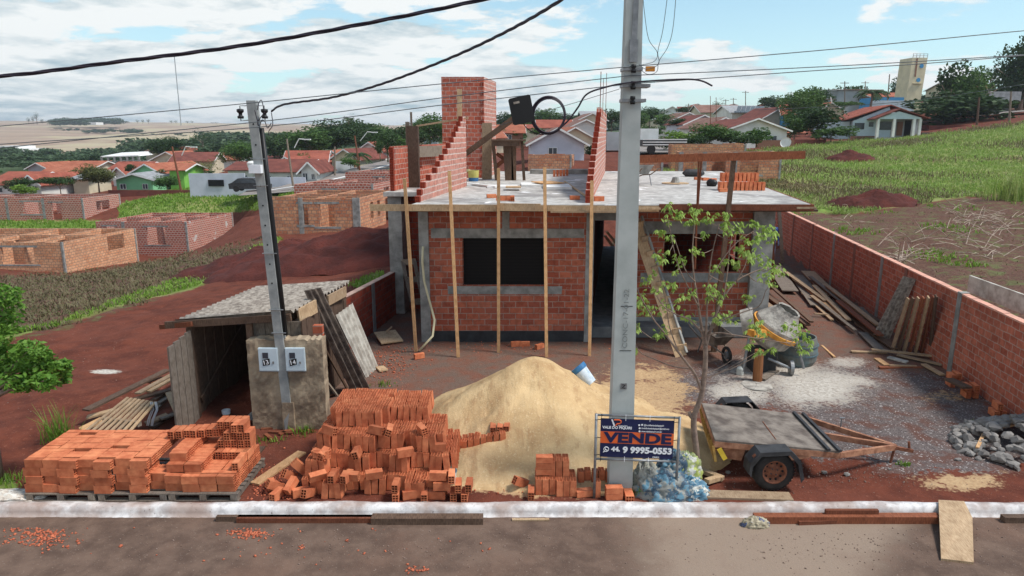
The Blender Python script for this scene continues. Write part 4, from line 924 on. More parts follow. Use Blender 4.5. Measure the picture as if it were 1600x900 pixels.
    O_ = "first second third fourth fifth sixth seventh eighth ninth tenth eleventh twelfth thirteenth fourteenth fifteenth sixteenth seventeenth eighteenth nineteenth twentieth".split(); O_ += ["twenty-" + w for w in O_[:9]] + ["thirtieth"]
    def relabel(L_):
        by = collections.defaultdict(list)
        for b in L_: by[b[3]].append(b)
        out = []
        for lab, bs in by.items():
            if len(bs) == 1: out += bs; continue
            rest = re.sub(r"^.*?bricks? (standing |lying |laid end-on |laid |end-on )?", "", lab).replace("big brick heap", "big heap")
            if not re.match(r"(in|at|along|across|on|of|beside|behind|right|before|between|halfway|high)", rest): rest = "in " + rest
            ys = sorted(b[1].y for b in bs); rows = [ys[0]]; zs = sorted(b[1].z for b in bs); lev = [zs[0]]
            for y in ys:
                if y - rows[-1] > .075: rows.append(y)
            for z in zs:
                if z - lev[-1] > .075: lev.append(z)
            cell = collections.defaultdict(list)
            for b in bs: cell[min(range(len(rows)), key=lambda k: abs(rows[k] - b[1].y + .02)), min(range(len(lev)), key=lambda k: abs(lev[k] - b[1].z))].append(b)
            for (r_, l_), cs in cell.items():
                cs.sort(key=lambda b: b[1].x)
                for k, b in enumerate(cs):
                    t_ = O_[min(k, 29)] + " brick from left" + (", row %s" % O_[r_] if len(rows) > 1 else "") + (", course %s" % O_[l_] if len(lev) > 1 else "") + ", " + rest
                    out.append((b[0], b[1], b[2], " ".join(t_.split()[:16]), b[4]))
        return out
    # ---- emit: the 300 that show largest as objects, the rest as one mass
    C0 = Vector((0, 0, CAMZ)); BRICKS.sort(key=lambda b: -b[0] / (b[1] - C0).length ** 2)
    seen = {}
    for sc_, loc, M_, lab, grp in relabel(BRICKS[:298]):
        o = bpy.data.objects.new("hollow_brick", BRICK_ME); COL.objects.link(o); o.location = loc; o.rotation_euler = M_.to_euler()
        tag(o, lab, "brick", grp or "loose bricks on the ground")
    V = []; Fq = []
    nv = len(_bv)
    for sc_, loc, M_, lab, grp in BRICKS[298:]:
        b0 = len(V); V += [tuple(loc + M_ @ Vector(p)) for p in _bv]; Fq += [tuple(i + b0 for i in f) for f in _bf]
    me = bpy.data.meshes.new("hollow_bricks"); me.from_pydata(V, [], Fq); me.update(); finish(me, CLAY)
    tag(link("hollow_bricks", me), "remaining orange hollow bricks deep in the stacks and heap", "bricks", None, "stuff")
    print("bricks", len(BRICKS))
stack_bricks()

# brick crumbs and stones on the ground
def crumbs(name, n, areas, mat, size, label, cat):
    rnd = random.Random(len(name) + n); V = []; Fq = []
    cube = [(-1, -1, -1), (1, -1, -1), (1, 1, -1), (-1, 1, -1), (-1, -1, 1), (1, -1, 1), (1, 1, 1), (-1, 1, 1)]
    fc = [(3, 2, 1, 0), (4, 5, 6, 7), (0, 1, 5, 4), (1, 2, 6, 5), (2, 3, 7, 6), (3, 0, 4, 7)]
    tot = sum(a[4] for a in areas)
    for (px, py, rx_, ry_, w, z) in areas:
        for _ in range(int(n * w / tot)):
            q = G(px + rnd.gauss(0, rx_ * .5), py + rnd.gauss(0, ry_ * .5), z)
            if z < 0 and q.y > 8.45: continue
            if z == 0 and q.y < 8.95: continue
            s = size * rnd.uniform(.3, 1) ** 1.6; M_ = Euler((rnd.uniform(-.4, .4), rnd.uniform(-.4, .4), rnd.uniform(0, 6.3))).to_matrix(); sx, sy, sz = s * rnd.uniform(.6, 1.2), s * rnd.uniform(.4, 1), s * rnd.uniform(.2, .5)
            b = len(V); V += [tuple(q + Vector((0, 0, sz * .6 + .003)) + M_ @ Vector((x * sx * rnd.uniform(.6, 1), y * sy * rnd.uniform(.6, 1), zz * sz))) for x, y, zz in cube]; Fq += [tuple(i + b for i in f) for f in fc]
    tag(link(name, fast_mesh(name, V, Fq, mat)), label, cat, None, "stuff")
CRUMB = plain("clay_crumbs", hx(200, 116, 84), hx(160, 84, 62), 12, .9, 0)
crumbs("brick_rubble", 3000, [(60, 838, 60, 18, 3, -.10), (260, 817, 90, 6, 2, -.10), (390, 834, 34, 8, 1.6, -.10), (300, 800, 40, 5, .6, -.10), (350, 815, 40, 8, .8, -.10), (520, 810, 140, 10, 1, -.10), (660, 815, 60, 6, .5, -.10), (850, 808, 60, 6, .8, -.10), (470, 857, 8, 4, .1, -.10), (650, 890, 20, 6, .4, -.10), (500, 850, 350, 40, .5, -.10),
    (410, 745, 50, 22, 3.5, 0), (440, 770, 50, 10, 3, 0), (700, 735, 30, 18, 1, 0), (600, 565, 60, 20, 2.5, 0), (760, 540, 170, 14, 3, 0), (620, 590, 50, 20, 1, 0), (680, 745, 30, 15, .8, 0), (440, 660, 60, 20, 1, 0), (1260, 500, 50, 30, .6, 0), (800, 760, 50, 12, .6, 0)], CRUMB, .024, "orange brick crumbs and fragments strewn along kerb, road and yard", "brick rubble")
STONE = plain("pale_chips", hx(150, 130, 118), hx(112, 92, 82), 14, .9, 0)
crumbs("stone_chips", 3800, [(1300, 740, 260, 26, 5, 0), (1150, 590, 120, 40, 4, 0), (1400, 640, 130, 50, 3, 0), (1060, 560, 80, 30, 2, 0), (100, 560, 200, 80, 1.5, 0), (560, 640, 60, 30, 1, 0), (600, 850, 500, 40, 2, -.10), (1300, 850, 250, 40, 2, -.10), (1530, 815, 60, 10, 1, -.10)], STONE, .012, "small pale stone chips scattered over road and yard", "stone chips")

# ------------------------------------------------------------------ planks on road, yard
Rz = -.10
def PP(a, b, w, t, mt, lab, cat="plank", grp=None, za=0, zb=None, roll=0, name=None):
    p = G(*a, za); q = G(*b, za if zb is None else zb); p.z += t / 2 + .002; q.z += t / 2 + .002
    if za == Rz and zb is None: p.y = min(p.y, 8.66 - w / 2); q.y = min(q.y, 8.66 - w / 2)
    return plank(p, q, w, t, mt, lab, grp, name or "plank", roll, cat)
Rz = -.10
PP((378, 806), (692, 812), .10, .07, WOODR, "long brown beam lying nearest the road edge before the brick heap", za=Rz)
PP((588, 797), (756, 802), .14, .09, WOODD, "thick brown beam lying against the kerb before the brick heap", za=Rz)
PP((350, 799), (590, 801), .06, .07, WOODD, "thin dark beam against the kerb under the thick one's left end", za=Rz)
PP((800, 809), (858, 813), .05, .02, WOODP, "short pale lath lying in the gutter left of the sign", za=Rz)
PP((1172, 806), (1462, 811), .12, .10, WOODR, "long orange-brown beam lying in the gutter right of the trailer", za=Rz)
PP((1246, 818), (1338, 814), .10, .05, WOODR, "short brown board lying in front of the long gutter beam", za=Rz)
PP((1275, 797), (1355, 797), .05, .16, WOODR, "short red beam on edge between kerb and long gutter beam", za=Rz)
PP((1556, 807), (1660, 809), .10, .08, WOODD, "dark plank end lying in the gutter at the right edge", za=Rz)
p1 = Vector((0, 0, 0))
m = MB(); a0, a1, b1, b0 = G(1466, 784, .045), G(1506, 786, .045), G(1521, 882, Rz), G(1470, 876, Rz); e1 = G(1519, 812, -.02)
m.extr([a0, b0, b1, e1, a1], (0, 0, .03)); tag(m.build("plywood_board", WOODP, loc=b0), "broad pale plywood board with one cut corner tilted from kerb onto road", "board")
PP((1100, 774), (1236, 778), .22, .03, WOODP, "pale plank lying behind the kerb under the trailer wheel")
PP((398, 758), (472, 708), .16, .03, WOODN, "clean pale plank lying between the long stack and the big heap")
PP((372, 745), (410, 700), .10, .03, WOODD, "dark plank beside the right pallet, pointing at the meter wall")
plank(AT(830, 716, 10.4), AT(849, 705, 10.5), .05, .015, WHITEP, "small white stick lying on the sand pile", None, "stick", cat="stick")
GR = "planks heaped along the right boundary wall"
rnd = random.Random(5)
labs = ["grey board lying at the far end of the plank heap", "second grey board beneath it at the far end of the heap", "wide pale sheet lying at the near side of the far heap", "brown board on top of the plank heap by the wall", "long brown plank along the wall side of the heap", "long tan plank in the middle of the heap", "tan plank just left of the middle of the heap", "narrow tan plank at the left side of the heap", "outermost narrow plank at the left of the heap", "warped plank at the left end of the heap", "short thick plank end below the heap", "dark plank running under the heap to the leaning sheets", "short pale stick lying across the left of the heap", "grey offcut between the heap and the leaning sheets"]
seg = [((1208, 415), (1235, 455), .5, WOODG, .18), ((1222, 412), (1262, 452), .35, WOODD, .1), ((1246, 430), (1282, 478), .55, WOODG, .12), ((1262, 424), (1300, 462), .45, WOODP, .22), ((1270, 438), (1372, 502), .22, WOODD, .22), ((1284, 444), (1346, 498), .16, WOODP, .26), ((1272, 446), (1326, 500), .14, WOODP, .22),
       ((1262, 452), (1310, 492), .12, WOODN, .14), ((1254, 458), (1300, 500), .1, WOODP, .08), ((1268, 462), (1312, 496), .12, WOODP, .18), ((1302, 492), (1322, 508), .2, WOODD, .06), ((1300, 468), (1360, 520), .2, WOODD, .1), ((1272, 490), (1298, 492), .07, WOODP, .1), ((1340, 480), (1364, 512), .3, WOODG, .2)]
for lab, (a, b, w, mt, z) in zip(labs, seg):
    plank(G(*a, z), G(*b, z * .6), w, .035, mt, lab, GR)
for lab, (a, b, w, mt, z) in zip(["long dark plank running back from the mixer along the house side", "pale plank lying beside the dark one behind the mixer", "short pale plank end poking out behind the mixer", "long brown beam between the mixer and the plank heap"],
    [((1185, 452), (1262, 508), .16, WOODD, .1), ((1186, 466), (1246, 512), .2, WOODP, .05), ((1202, 480), (1224, 483), .1, WOODP, .2), ((1200, 443), (1268, 503), .1, WOODD, .2)]):
    plank(G(*a, z), G(*b, z), w, .05, mt, lab, "planks behind the mixer")
for i, (a, b, w, mt, z, lab) in enumerate([((1292, 446), (1372, 508), .14, WOODP, .34, "pale plank highest on the heap along the wall"), ((1266, 432), (1318, 474), .12, WOODG, .3, "grey plank laid over the wide pale sheet"), ((1310, 470), (1376, 524), .16, WOODR, .28, "reddish plank near the leaning corrugated sheet"), ((1278, 470), (1336, 516), .10, WOODG, .16, "narrow grey plank under the tan planks"), ((1228, 425), (1290, 470), .14, WOODP, .24, "tan plank bridging the far boards and the heap"), ((1340, 505), (1400, 545), .2, WOODD, .08, "dark plank sliding out below the leaning sheets"), ((1348, 520), (1376, 548), .22, WOODG, .06, "grey board lying at the corrugated sheet's foot")]):
    plank(G(*a, z), G(*b, z * .7), w, .035, mt, lab, GR)
for i, (a, b, w, mt, z) in enumerate([((1330, 549), (1385, 551), .1, WOODP, .05), ((1362, 546), (1468, 557), .12, WOODP, .12), ((1402, 554), (1472, 570), .12, WOODP, .08), ((1370, 560), (1386, 571), .14, WOODN, .03), ((1374, 574), (1440, 574), .1, WOODR, .03), ((1388, 558), (1418, 566), .16, ASBL, .05), ((1443, 569), (1473, 586), .12, WOODP, .08), ((1390, 571), (1432, 572), .05, WOODP, .06)]):
    plank(G(*a, z), G(*b, z * .6), w, .03, mt, ["pale plank lying out to the left from below the leaning sheets", "long pale plank on top of the offcuts below the leaning boards", "tan plank slanting right in the offcut heap", "short new pine block in the offcut heap", "red-brown plank lying nearest in the offcut heap", "grey sheet offcut in the offcut heap", "pale plank at the right end of the offcut heap", "thin lath on the offcut heap"][i], "offcuts below the leaning boards", "offcut" if i == 3 else "plank")
plank(G(1284, 540, .02), G(1304, 558, .02), .05, .03, WOODN, "thin new stick lying alone on the red ground by the drum", None, "stick", cat="stick")
# leaning sheets and boards on the right wall
def corr_sheet(a0, a1, b0, b1, mt, lab, n=6, amp=.022, name="corrugated_sheet", grp=None, t=.012):
    """a0,a1 top corners, b0,b1 bottom corners; corrugations run top to bottom"""
    a0, a1, b0, b1 = map(Vector, (a0, a1, b0, b1)); nn = n * 8; V = []; Fq = []
    nor = (a1 - a0).cross(b0 - a0).normalized()
    for s in (0, 1):
        for i in range(nn + 1):
            f = i / nn; w = math.cos(f * n * 2 * math.pi) * amp
            for p, q in ((a0, a1), (b0, b1)): V.append(tuple(p.lerp(q, f) + nor * (w + s * t)))
    o = (nn + 1) * 2
    for i in range(nn):
        k = 2 * i; Fq += [(k, k + 1, k + 3, k + 2), (o + k, o + k + 2, o + k + 3, o + k + 1), (k, k + 2, o + k + 2, o + k), (k + 1, o + k + 1, o + k + 3, k + 3)]
    Fq += [(0, o, o + 1, 1), (2 * nn, 2 * nn + 1, o + 2 * nn + 1, o + 2 * nn)]
    m = MB(); m.add(V, Fq); ob = m.build(name, mt, loc=(b0 + b1) / 2); 
    if lab: tag(ob, lab, "corrugated sheet", grp)
    return ob
tz = 1.70
corr_sheet(AT(1410, 431, 16.9), AT(1430, 436, 16.6), G(1360, 528, 0), G(1388, 531, 0), ASB, "dark corrugated roofing sheet leaning on the right wall", 4, .03)
for i in range(6):
    t0 = AT(1419 + i * 8, 466 - i * .5, 15.75 - .12 * i); b0 = G(1394 + i * 9, 547 + i * 1.0, 0)
    plank(t0 + Vector((0, 0, 0)), b0, .12, .03, [WOODP, WOODD, WOODP, WOODR, WOODP, WOODR][i], ["leftmost leaning board beside the dark corrugated sheet", "second leaning board from the corrugated sheet", "third leaning board from the corrugated sheet", "fourth leaning board from the corrugated sheet", "fifth leaning board from the corrugated sheet", "rightmost wide leaning board on the right wall"][i], "boards leaning on the right wall", "leaning_board", cat="board", up=(-1, 0, .3))
plank(AT(1463, 462, 15.0), G(1452, 556, 0), .12, .03, WOODD, "dark board leaning in shade right of the leaning board row", None, "leaning_board", cat="board", up=(-1, 0, .3))
plank(G(1482, 592, .29), G(1512, 606, .29), .2, .04, WOODD, "short plank laid as a seat across two brick piers at the right wall", None, "bench_board", cat="plank")
PP((1536, 662), (1640, 648), .14, .03, WOODD, "dark plank end lying above the rock pile at the right edge", za=.05)
PP((1561, 668), (1640, 654), .10, .03, WOODN, "pale plank end lying on the rock pile at the right edge", za=.18)
plank(G(1527, 700, .12), G(1537, 679, .18), .05, .03, WOODN, "short pale stick leaning on the left of the rock pile", None, "stick", cat="stick")

# ------------------------------------------------------------------ shed, meter wall, leaning sheets
def shed():
    Sd = thing("shed", (-5.0, 11.7, 0), "ramshackle plank shed with corrugated roof and open door behind the meter wall", "shed")
    zf = 1.86
    # roof: corrugations run from left-near to right-far edge
    A = AT(273, 502, 11.75); B = AT(455, 487, 11.6); C = AT(546, 440, 14.6); D = AT(400, 449, 14.9)
    V = []; Fq = []; n = 17; nn = n * 8; t = .012
    E0, E1 = A, D; W0, W1 = B, C       # edge A-D on the left, B-C on the right; ridges run across from left edge to right edge
    nor = (B - A).cross(D - A).normalized()
    for s in (0, 1):
        for i in range(nn + 1):
            f = i / nn; w = math.cos(f * n * 2 * math.pi) * .03
            for p, q in ((E0, E1), (W0, W1)): V.append(tuple(p.lerp(q, f) + nor * (w - s * t)))
    o = (nn + 1) * 2
    for i in range(nn):
        k = 2 * i; Fq += [(k, k + 1, k + 3, k + 2), (o + k, o + k + 2, o + k + 3, o + k + 1), (k, k + 2, o + k + 2, o + k), (k + 1, o + k + 1, o + k + 3, k + 3)]
    m = MB(); m.add(V, Fq); m.build("corrugated_roof", ASB, Sd)
    m = MB(); m.beam(A + Vector((-.15, -.03, -.06)), B + Vector((.0, -.03, -.09)), .05, .12); m.build("fascia_beam", WOODD, Sd)
    m = MB(); m.beam(AT(250, 511, 11.8), AT(300, 506, 11.6), .04, .08); m.build("rafter_end", WOODR, Sd)
    # walls
    x0, x1 = -5.5, -4.52
    def boards(name, p, q, z0, za, zb, n, mt, th=.025):
        p = Vector(p); q = Vector(q); d = (q - p); nrm = Vector((-d.y, d.x, 0)).normalized()
        w = MB()
        for i in range(n):
            a = p + d * (i / n); b = p + d * ((i + .96) / n); h0 = za + (zb - za) * i / n; h1 = za + (zb - za) * (i + 1) / n; s = random.uniform(0, .015)
            a2 = a + nrm * (th + s); b2 = b + nrm * (th + s); a = a + nrm * s; b = b + nrm * s
            w.hexa([(a.x, a.y, z0), (b.x, b.y, z0), (b2.x, b2.y, z0), (a2.x, a2.y, z0), (a.x, a.y, h0), (b.x, b.y, h1), (b2.x, b2.y, h1), (a2.x, a2.y, h0)])
        return w.build(name, mt, Sd)
    boards("left_wall", (-5.66, 14.6, 0), (-5.62, 11.72, 0), 0, 1.62, 1.78, 14, WOODD)  # darker wood puts the shade inside the shed into the colour
    boards("back_wall", (-3.7, 14.6, 0), (-5.62, 14.6, 0), 0, 1.75, 1.6, 9, WOODD)
    boards("right_wall", (-3.62, 11.75, 0), (-3.5, 14.5, 0), 0, 1.85, 1.72, 12, WOODD)
    boards("front_wall", (-4.50, 11.78, 0), (-3.62, 11.78, 0), 0, 1.80, 1.84, 4, WOODG)
    m = MB(); m.box(-4.57, -4.47, 11.66, 11.74, 0, 1.82); m.build("door_post", WOODD, Sd)
    m = MB(); m.box(-5.62, -5.53, 11.70, 11.78, 0, 1.74); m.build("door_post", WOODD, Sd)
    # door: hinged at the left post, swung towards the street
    dr = MB(); h = Vector((-5.56, 11.70, 0)); e = Vector((-5.63, 11.0, 0)); d = (e - h)
    for i in range(4):
        a = h + d * (i / 4 + .01); b = h + d * ((i + 1) / 4 - .01); z1 = 1.70 - .03 * i
        dr.hexa([(a.x, a.y, .03), (a.x + .03, a.y, .03), (b.x + .03, b.y, .03), (b.x, b.y, .03), (a.x, a.y, z1), (a.x + .03, a.y, z1), (b.x + .03, b.y, z1), (b.x, b.y, z1)])
    dr.build("door", WOODG, Sd); m = MB(); m.beam((-5.56, 11.9, .35), (-5.55, 14.2, 1.2), .03, .12); m.build("brace", WOODD, Sd)
    m = MB(); m.box(-5.5, -3.7, 11.8, 14.4, .0, .03); m.build("floor", CONC, Sd)
    # brickwork pier and grey post seen between roof and boundary wall
    m = MB(); m.box(-3.66, -3.44, 12.3, 12.42, .0, 1.62); m.build("brick_pier", BR, Sd)
    m = MB(); m.beam(AT(466, 494, 11.9), AT(494, 478, 12.4), .04, .24); m.build("loose_board", WOODP, Sd)
    m = MB(); m.beam(AT(512, 470, 13.2), AT(540, 455, 14.2), .04, .2); m.build("loose_board", WOODP, Sd)
shed()
def meter_wall():
    W = thing("meter_wall", (-3.9, 11.4, 0), "mud-plastered wall holding two pale meter boxes in front of the shed", "wall")
    x0, x1 = AT(390, 600, 11.42).x, AT(507, 600, 11.42).x; zt = AT(450, 531, 11.42).z
    nx, nz = 26, 26; V = []; Fq = []
    # rough plaster: front face as an uneven grid, closed by a box behind it
    def P(i, k, back): x = x0 + (x1 - x0) * i / nx; z = zt * k / nz; return (x + (random.uniform(-.004, .004) if i in (0, nx) else 0), 11.42 + back + (0 if back else random.uniform(-.006, .006)), z + (random.uniform(-.02, .02) if k == nz else 0))
    for i in range(nx + 1):
        for k in range(nz + 1): V.append(P(i, k, 0))
    for i in range(nx):
        for k in range(nz): a = i * (nz + 1) + k; Fq.append((a, a + nz + 1, a + nz + 2, a + 1))
    n0 = len(V)
    ring = [i * (nz + 1) for i in range(nx + 1)] + [nx * (nz + 1) + k for k in range(1, nz + 1)] + [i * (nz + 1) + nz for i in range(nx - 1, -1, -1)] + [k for k in range(nz - 1, 0, -1)]
    for r in ring: V.append((V[r][0], V[r][1] + .26, V[r][2]))
    for a in range(len(ring)): b = (a + 1) % len(ring); Fq.append((ring[a], n0 + a, n0 + b, ring[b]))
    m = MB(); m.add(V, Fq); m.build("plastered_wall", PLAST, W)
    for i, (px, num) in enumerate(((404, "13"), (446, "14"))):
        p = AT(px, 543, 11.40); q = AT(px + 31, 581, 11.40); x, X_, z1, z0 = p.x, p.x + .325, p.z, p.z - .40
        B = MB(); B.box(x, X_, 11.36, 11.41, z0, z1); b = B.build("meter_box", METERB, W); b['label'] = "pale grey meter box numbered %s" % num
        m = MB(); m.box(x + .008, X_ - .008, 11.350, 11.358, z0 + .008, z1 - .008); sub(m, "door_panel", METERB, b)
        m = MB(); m.box(x + .075, x + .17, 11.342, 11.349, z1 - .175, z1 - .075); sub(m, "reading_window", GLASSD, b)
        m = MB(); m.extr([(x + .07, 11.348, z1 - .31), (x + .19, 11.348, z1 - .285), (x + .19, 11.348, z1 - .175), (x + .07, 11.348, z1 - .20)], (0, -.005, 0)); sub(m, "number_plate", BLACK, b)
        text(num, .108, (x + .075, 11.341, z1 - .290), PAINTW, b, W.location, "house_number", rot=(R(90), R(-10), 0), bold=.001)
        m = MB(); m.box(X_ - .09, X_ - .065, 11.34, 11.349, z0 + .13, z0 + .17); sub(m, "latch", METAL, b)
        m = MB(); m.box(x - .01, X_ + .01, 11.352, 11.40, z0 - .016, z0 - .001); sub(m, "lower_lip", METAL, b)
GLASSD = plain("smoked_glass", hx(58, 66, 76), hx(44, 52, 62), 3, .3, 0, spec=.5)
PAINTW = plain("white_lettering", hx(232, 234, 238), hx(226, 228, 232), 3, .6, 0)
def text(s, size, loc, mat, parent, origin, name, rot=(R(90), 0, 0), bold=0.0, align='LEFT', sx=1.0, ext=.0015):
    cu = bpy.data.curves.new(name, 'FONT'); cu.body = s; cu.size = size; cu.offset = bold; cu.align_x = align; cu.extrude = ext; cu.resolution_u = 3; cu.space_character = 1.0
    tmp = bpy.data.objects.new(name, cu); COL.objects.link(tmp)
    bpy.context.view_layer.update(); dg = bpy.context.evaluated_depsgraph_get(); me = bpy.data.meshes.new_from_object(tmp.evaluated_get(dg)); bpy.data.objects.remove(tmp); bpy.data.curves.remove(cu)
    me.materials.clear(); me.materials.append(mat)
    M_ = Euler(rot).to_matrix().to_4x4() @ Matrix.Diagonal((sx, 1, 1, 1)); me.transform(M_)
    o = bpy.data.objects.new(name, me); COL.objects.link(o); o.parent = parent; o.location = Vector(loc) - Vector(origin); return o
meter_wall()
corr_sheet(AT(478, 454, 12.5), AT(503, 449, 12.9), G(551, 611, 0), G(580, 606, 0), ASBD, "dark mossy corrugated sheet leaning against the shed's right side", 3, .035)
corr_sheet(AT(526, 492, 13.6), AT(552, 473, 14.4), G(573, 590, 0), G(592, 573, 0), ASBL, "pale corrugated sheet leaning behind the dark one beside the shed", 5, .02)
plank(AT(482, 500, 12.7), G(545, 612, 0), .3, .03, WOODD, "dark board leaning in the shade behind the corrugated sheet", None, "leaning_board", cat="board", up=(-1, -.6, 0))
plank(AT(482, 560, 12.2), G(527, 618, 0), .12, .03, WOODG, "narrow grey board leaning at the right end of the meter wall", None, "leaning_board", cat="board", up=(-1, -.6, 0))
# ---- concrete pole in front of the meter wall
def slim_pole():
    b = G(452, 672, 0); P = thing("utility_pole", (b.x, 11.30, 0), "slender square concrete pole with insulators rising from the meter wall", "utility pole"); c = P.location; top = 5.52
    m = MB(); m.hexa([(c.x - .075, 11.385, 0), (c.x + .075, 11.385, 0), (c.x + .075, 11.55, 0), (c.x - .075, 11.55, 0), (c.x - .30, 11.37, top), (c.x - .155, 11.37, top), (c.x - .155, 11.50, top), (c.x - .30, 11.50, top)]); m.build("shaft", CONCPD, P)
    def at(z, dx, dy=0): f = z / top; return Vector((c.x - .2275 * f + dx, 11.38 - .015 * f + dy, z))
    for k in range(9): m = MB(); z = 2.6 + k * .32; m.cyl(at(z, 0, -.0), at(z, 0, .03), .014, n=8); m.build("bolt_hole", DARK, P)
    m = MB(); pts = [at(z, .115 - .01 * z / 5, .06) for z in (1.7, 2.8, 4.0, 5.1)]; m.tube(pts, .035, 10); m.build("black_conduit", BLACK, P, smooth=True)
    m = MB(); pts = [at(z, .12 - .01 * z / 5, .10) for z in (1.7, 2.8, 4.0, 4.8)]; m.tube(pts, .02, 8); m.build("grey_conduit", METAL, P, smooth=True)
    m = MB(); m.box(at(4.46, 0).x - .12, at(4.46, 0).x + .07, 11.26, 11.37, 4.40, 4.53); m.build("junction_box", PAINTW, P)
    for s in (-1, 1):
        z = 5.32; m = MB(); p = at(z, s * .19, .02); m.tube([at(z + .12, s * .07, .02), p + Vector((0, 0, .12)), p + Vector((0, 0, -.11)), at(z - .1, s * .07, .02)], .009, 6); br = m.build("bracket", METAL, P)
        m = MB(); m.lathe(p + Vector((0, 0, -.075)), (0, 0, 1), [(0, .012), (0, .045), (.03, .05), (.05, .028), (.08, .028), (.10, .052), (.14, .055), (.15, .02)], 14); sub(m, "insulator", BLACK, br, True)
    for z in (4.62, 4.2): m = MB(); m.tube([at(z, -.11, -.006), at(z, .12, -.006)], .008, 6); m.build("clamp_band", METAL, P)
    for z in (2.15, 3.1, 1.75): m = MB(); m.tube([at(z, -.1, -.01), at(z, .14, -.01)], .01, 6); m.build("tie_wire", METAL, P)
    for s, pts in enumerate(([(414, 175), (403, 190), (404, 196), (398, 172)], [(424, 176), (426, 195), (420, 205), (421, 212)], [(405, 200), (409, 188), (414, 190), (418, 200), (424, 192)], [(402, 172), (405, 160), (409, 157), (412, 170)])):
        m = MB(); m.tube(smooth_path([AT(a, b_, 11.2) for a, b_ in pts], 6), .007, 5); m.build("connection_wire", CABLE, P, smooth=True)
    m = MB(); m.box(c.x - .10, c.x + .10, 11.39, 11.44, 0, .5); m.build("plaster_collar", PLAST, P, jit=.012)
def smooth_path(P, n=8):
    P = [Vector(p) for p in P]; out = []
    for i in range(len(P) - 1):
        a = P[max(i - 1, 0)]; b = P[i]; c = P[i + 1]; d = P[min(i + 2, len(P) - 1)]
        for k in range(n):
            t = k / n; out.append(.5 * ((2 * b) + (c - a) * t + (2 * a - 5 * b + 4 * c - d) * t * t + (3 * b - a - 3 * c + d) * t ** 3))
    out.append(P[-1]); return out
slim_pole()
# timber heap left of the shed
heap_segs = [((134, 641), (262, 578), .16, WOODD, .3, "long dark board along the back edge of the timber heap"), ((215, 615), (286, 576), .12, WOODP, .35, "tan plank at the top right of the timber heap"), ((232, 612), (292, 580), .10, WOODP, .32, "second tan plank beside the topmost one in the timber heap"), ((232, 598), (256, 590), .14, WOODR, .3, "short red plank lying over the back board"),
 ((195, 628), (292, 602), .14, WOODD, .28, "dark board in the middle of the timber heap"), ((248, 630), (290, 606), .08, WOODG, .2, "grey stick poking from the timber heap below the shed wall"), ((262, 612), (280, 650), .10, WOODP, .25, "pale plank hanging down in the timber heap"), ((240, 640), (268, 612), .14, WOODG, .15, "curved grey offcut in the timber heap"), ((236, 668), (294, 632), .12, WOODD, .1, "dark plank low in the timber heap"),
 ((228, 662), (262, 648), .16, WOODP, .12, "tan offcut low in the timber heap"), ((136, 652), (180, 640), .16, WOODP, .12, "tan offcut at the left end of the timber heap"), ((126, 672), (160, 655), .2, WOODN, .08, "yellowish offcut under the leaning pallet's left corner"), ((250, 655), (295, 640), .1, WOODG, .18, "grey plank beside the shed door foot"), ((240, 625), (292, 592), .1, WOODD, .22, "thin dark lath high in the timber heap"), ((158, 683), (196, 672), .3, WOODG, .1, "grey board peeping out behind the brick stack")]
for a, b, w, mt, z, lab in heap_segs: plank(G(*a, z), G(*b, z + random.uniform(-.04, .1)), w, .03, mt, lab, "planks in the timber heap")
# leaning pallet
q0, q1, q2, q3 = AT(122, 683, 10.7), AT(190, 688, 10.45), AT(243, 628, 11.35), AT(200, 621, 11.6)
Pt = thing("wooden_pallet", (q0 + q2) / 2, "pale slatted pallet leaning on the timber heap left of the shed", "pallet", "wooden pallets")
for i in range(8):
    f = i / 7; a = q0.lerp(q1, f); b = q3.lerp(q2, f); m = MB(); m.beam(a, b, .055, .02, up=(q1 - q0).cross(q3 - q0).normalized()); m.build("deck_slat", WOODP, Pt)
for f in (.08, .5, .92):
    a = q0.lerp(q3, f); b = q1.lerp(q2, f); d = Vector((0, 0, -.06)); m = MB(); m.beam(a + d, b + d, .08, .09); m.build("bearer", WOODG, Pt)
m = MB(); tt = [AT(242, 628, 11.3), AT(244, 640, 11.25), AT(238, 655, 11.2), AT(236, 665, 11.2)]
for k in range(6): m.tube([p + Vector((.015 * k * math.sin(k), 0, 0)) for p in tt], .008, 4)
tag(m.build("torn_film", plain("torn_plastic_film", hx(210, 212, 214), hx(186, 190, 194), 4, .4, 0), loc=tt[0]), "strip of torn translucent film hanging from the leaning pallet", "plastic film", None)
Bk = thing("small_bucket", G(354, 652, .03), "small yellow and white tub inside the shed doorway", "tub"); m = MB(); m.lathe(Bk.location, (0, 0, 1), [(0, 0), (0, .06), (.07, .07)], 14); m.build("base", MATS["yellow_plastic"], Bk); m = MB(); m.lathe(Bk.location, (0, 0, 1), [(.07, .07), (.14, .075), (.14, .06)], 14); m.build("rim", PAINTW, Bk)
# offcuts at the meter wall foot
for i, (a, b) in enumerate((((408, 672), (440, 668)), ((420, 676), (458, 678)), ((436, 680), (462, 670)), ((415, 680), (425, 688)))): PP(a, b, .06, .03, WOODR, ["red offcut at the left of the meter wall's foot", "lowest red offcut at the meter wall's foot", "red offcut leaning at the pole's foot", "short offcut stub at the meter wall's foot"][i], "offcut", "offcuts at the meter wall's foot")
plank(G(601, 518, .15), G(613, 535, .05), .55, .03, WOODP, "pale square board lying on the dark ground by the left wall", None, "square_board", cat="board")
plank(G(604, 517, .2), G(612, 511, .3), .1, .03, WOODP, "short handle-like stick on the square board", None, "stick", cat="stick")
plank(G(590, 577, .03), G(603, 575, .03), .3, .03, WOODP, "small pale offcut beside the leaning pale sheet", None, "offcut", cat="offcut")

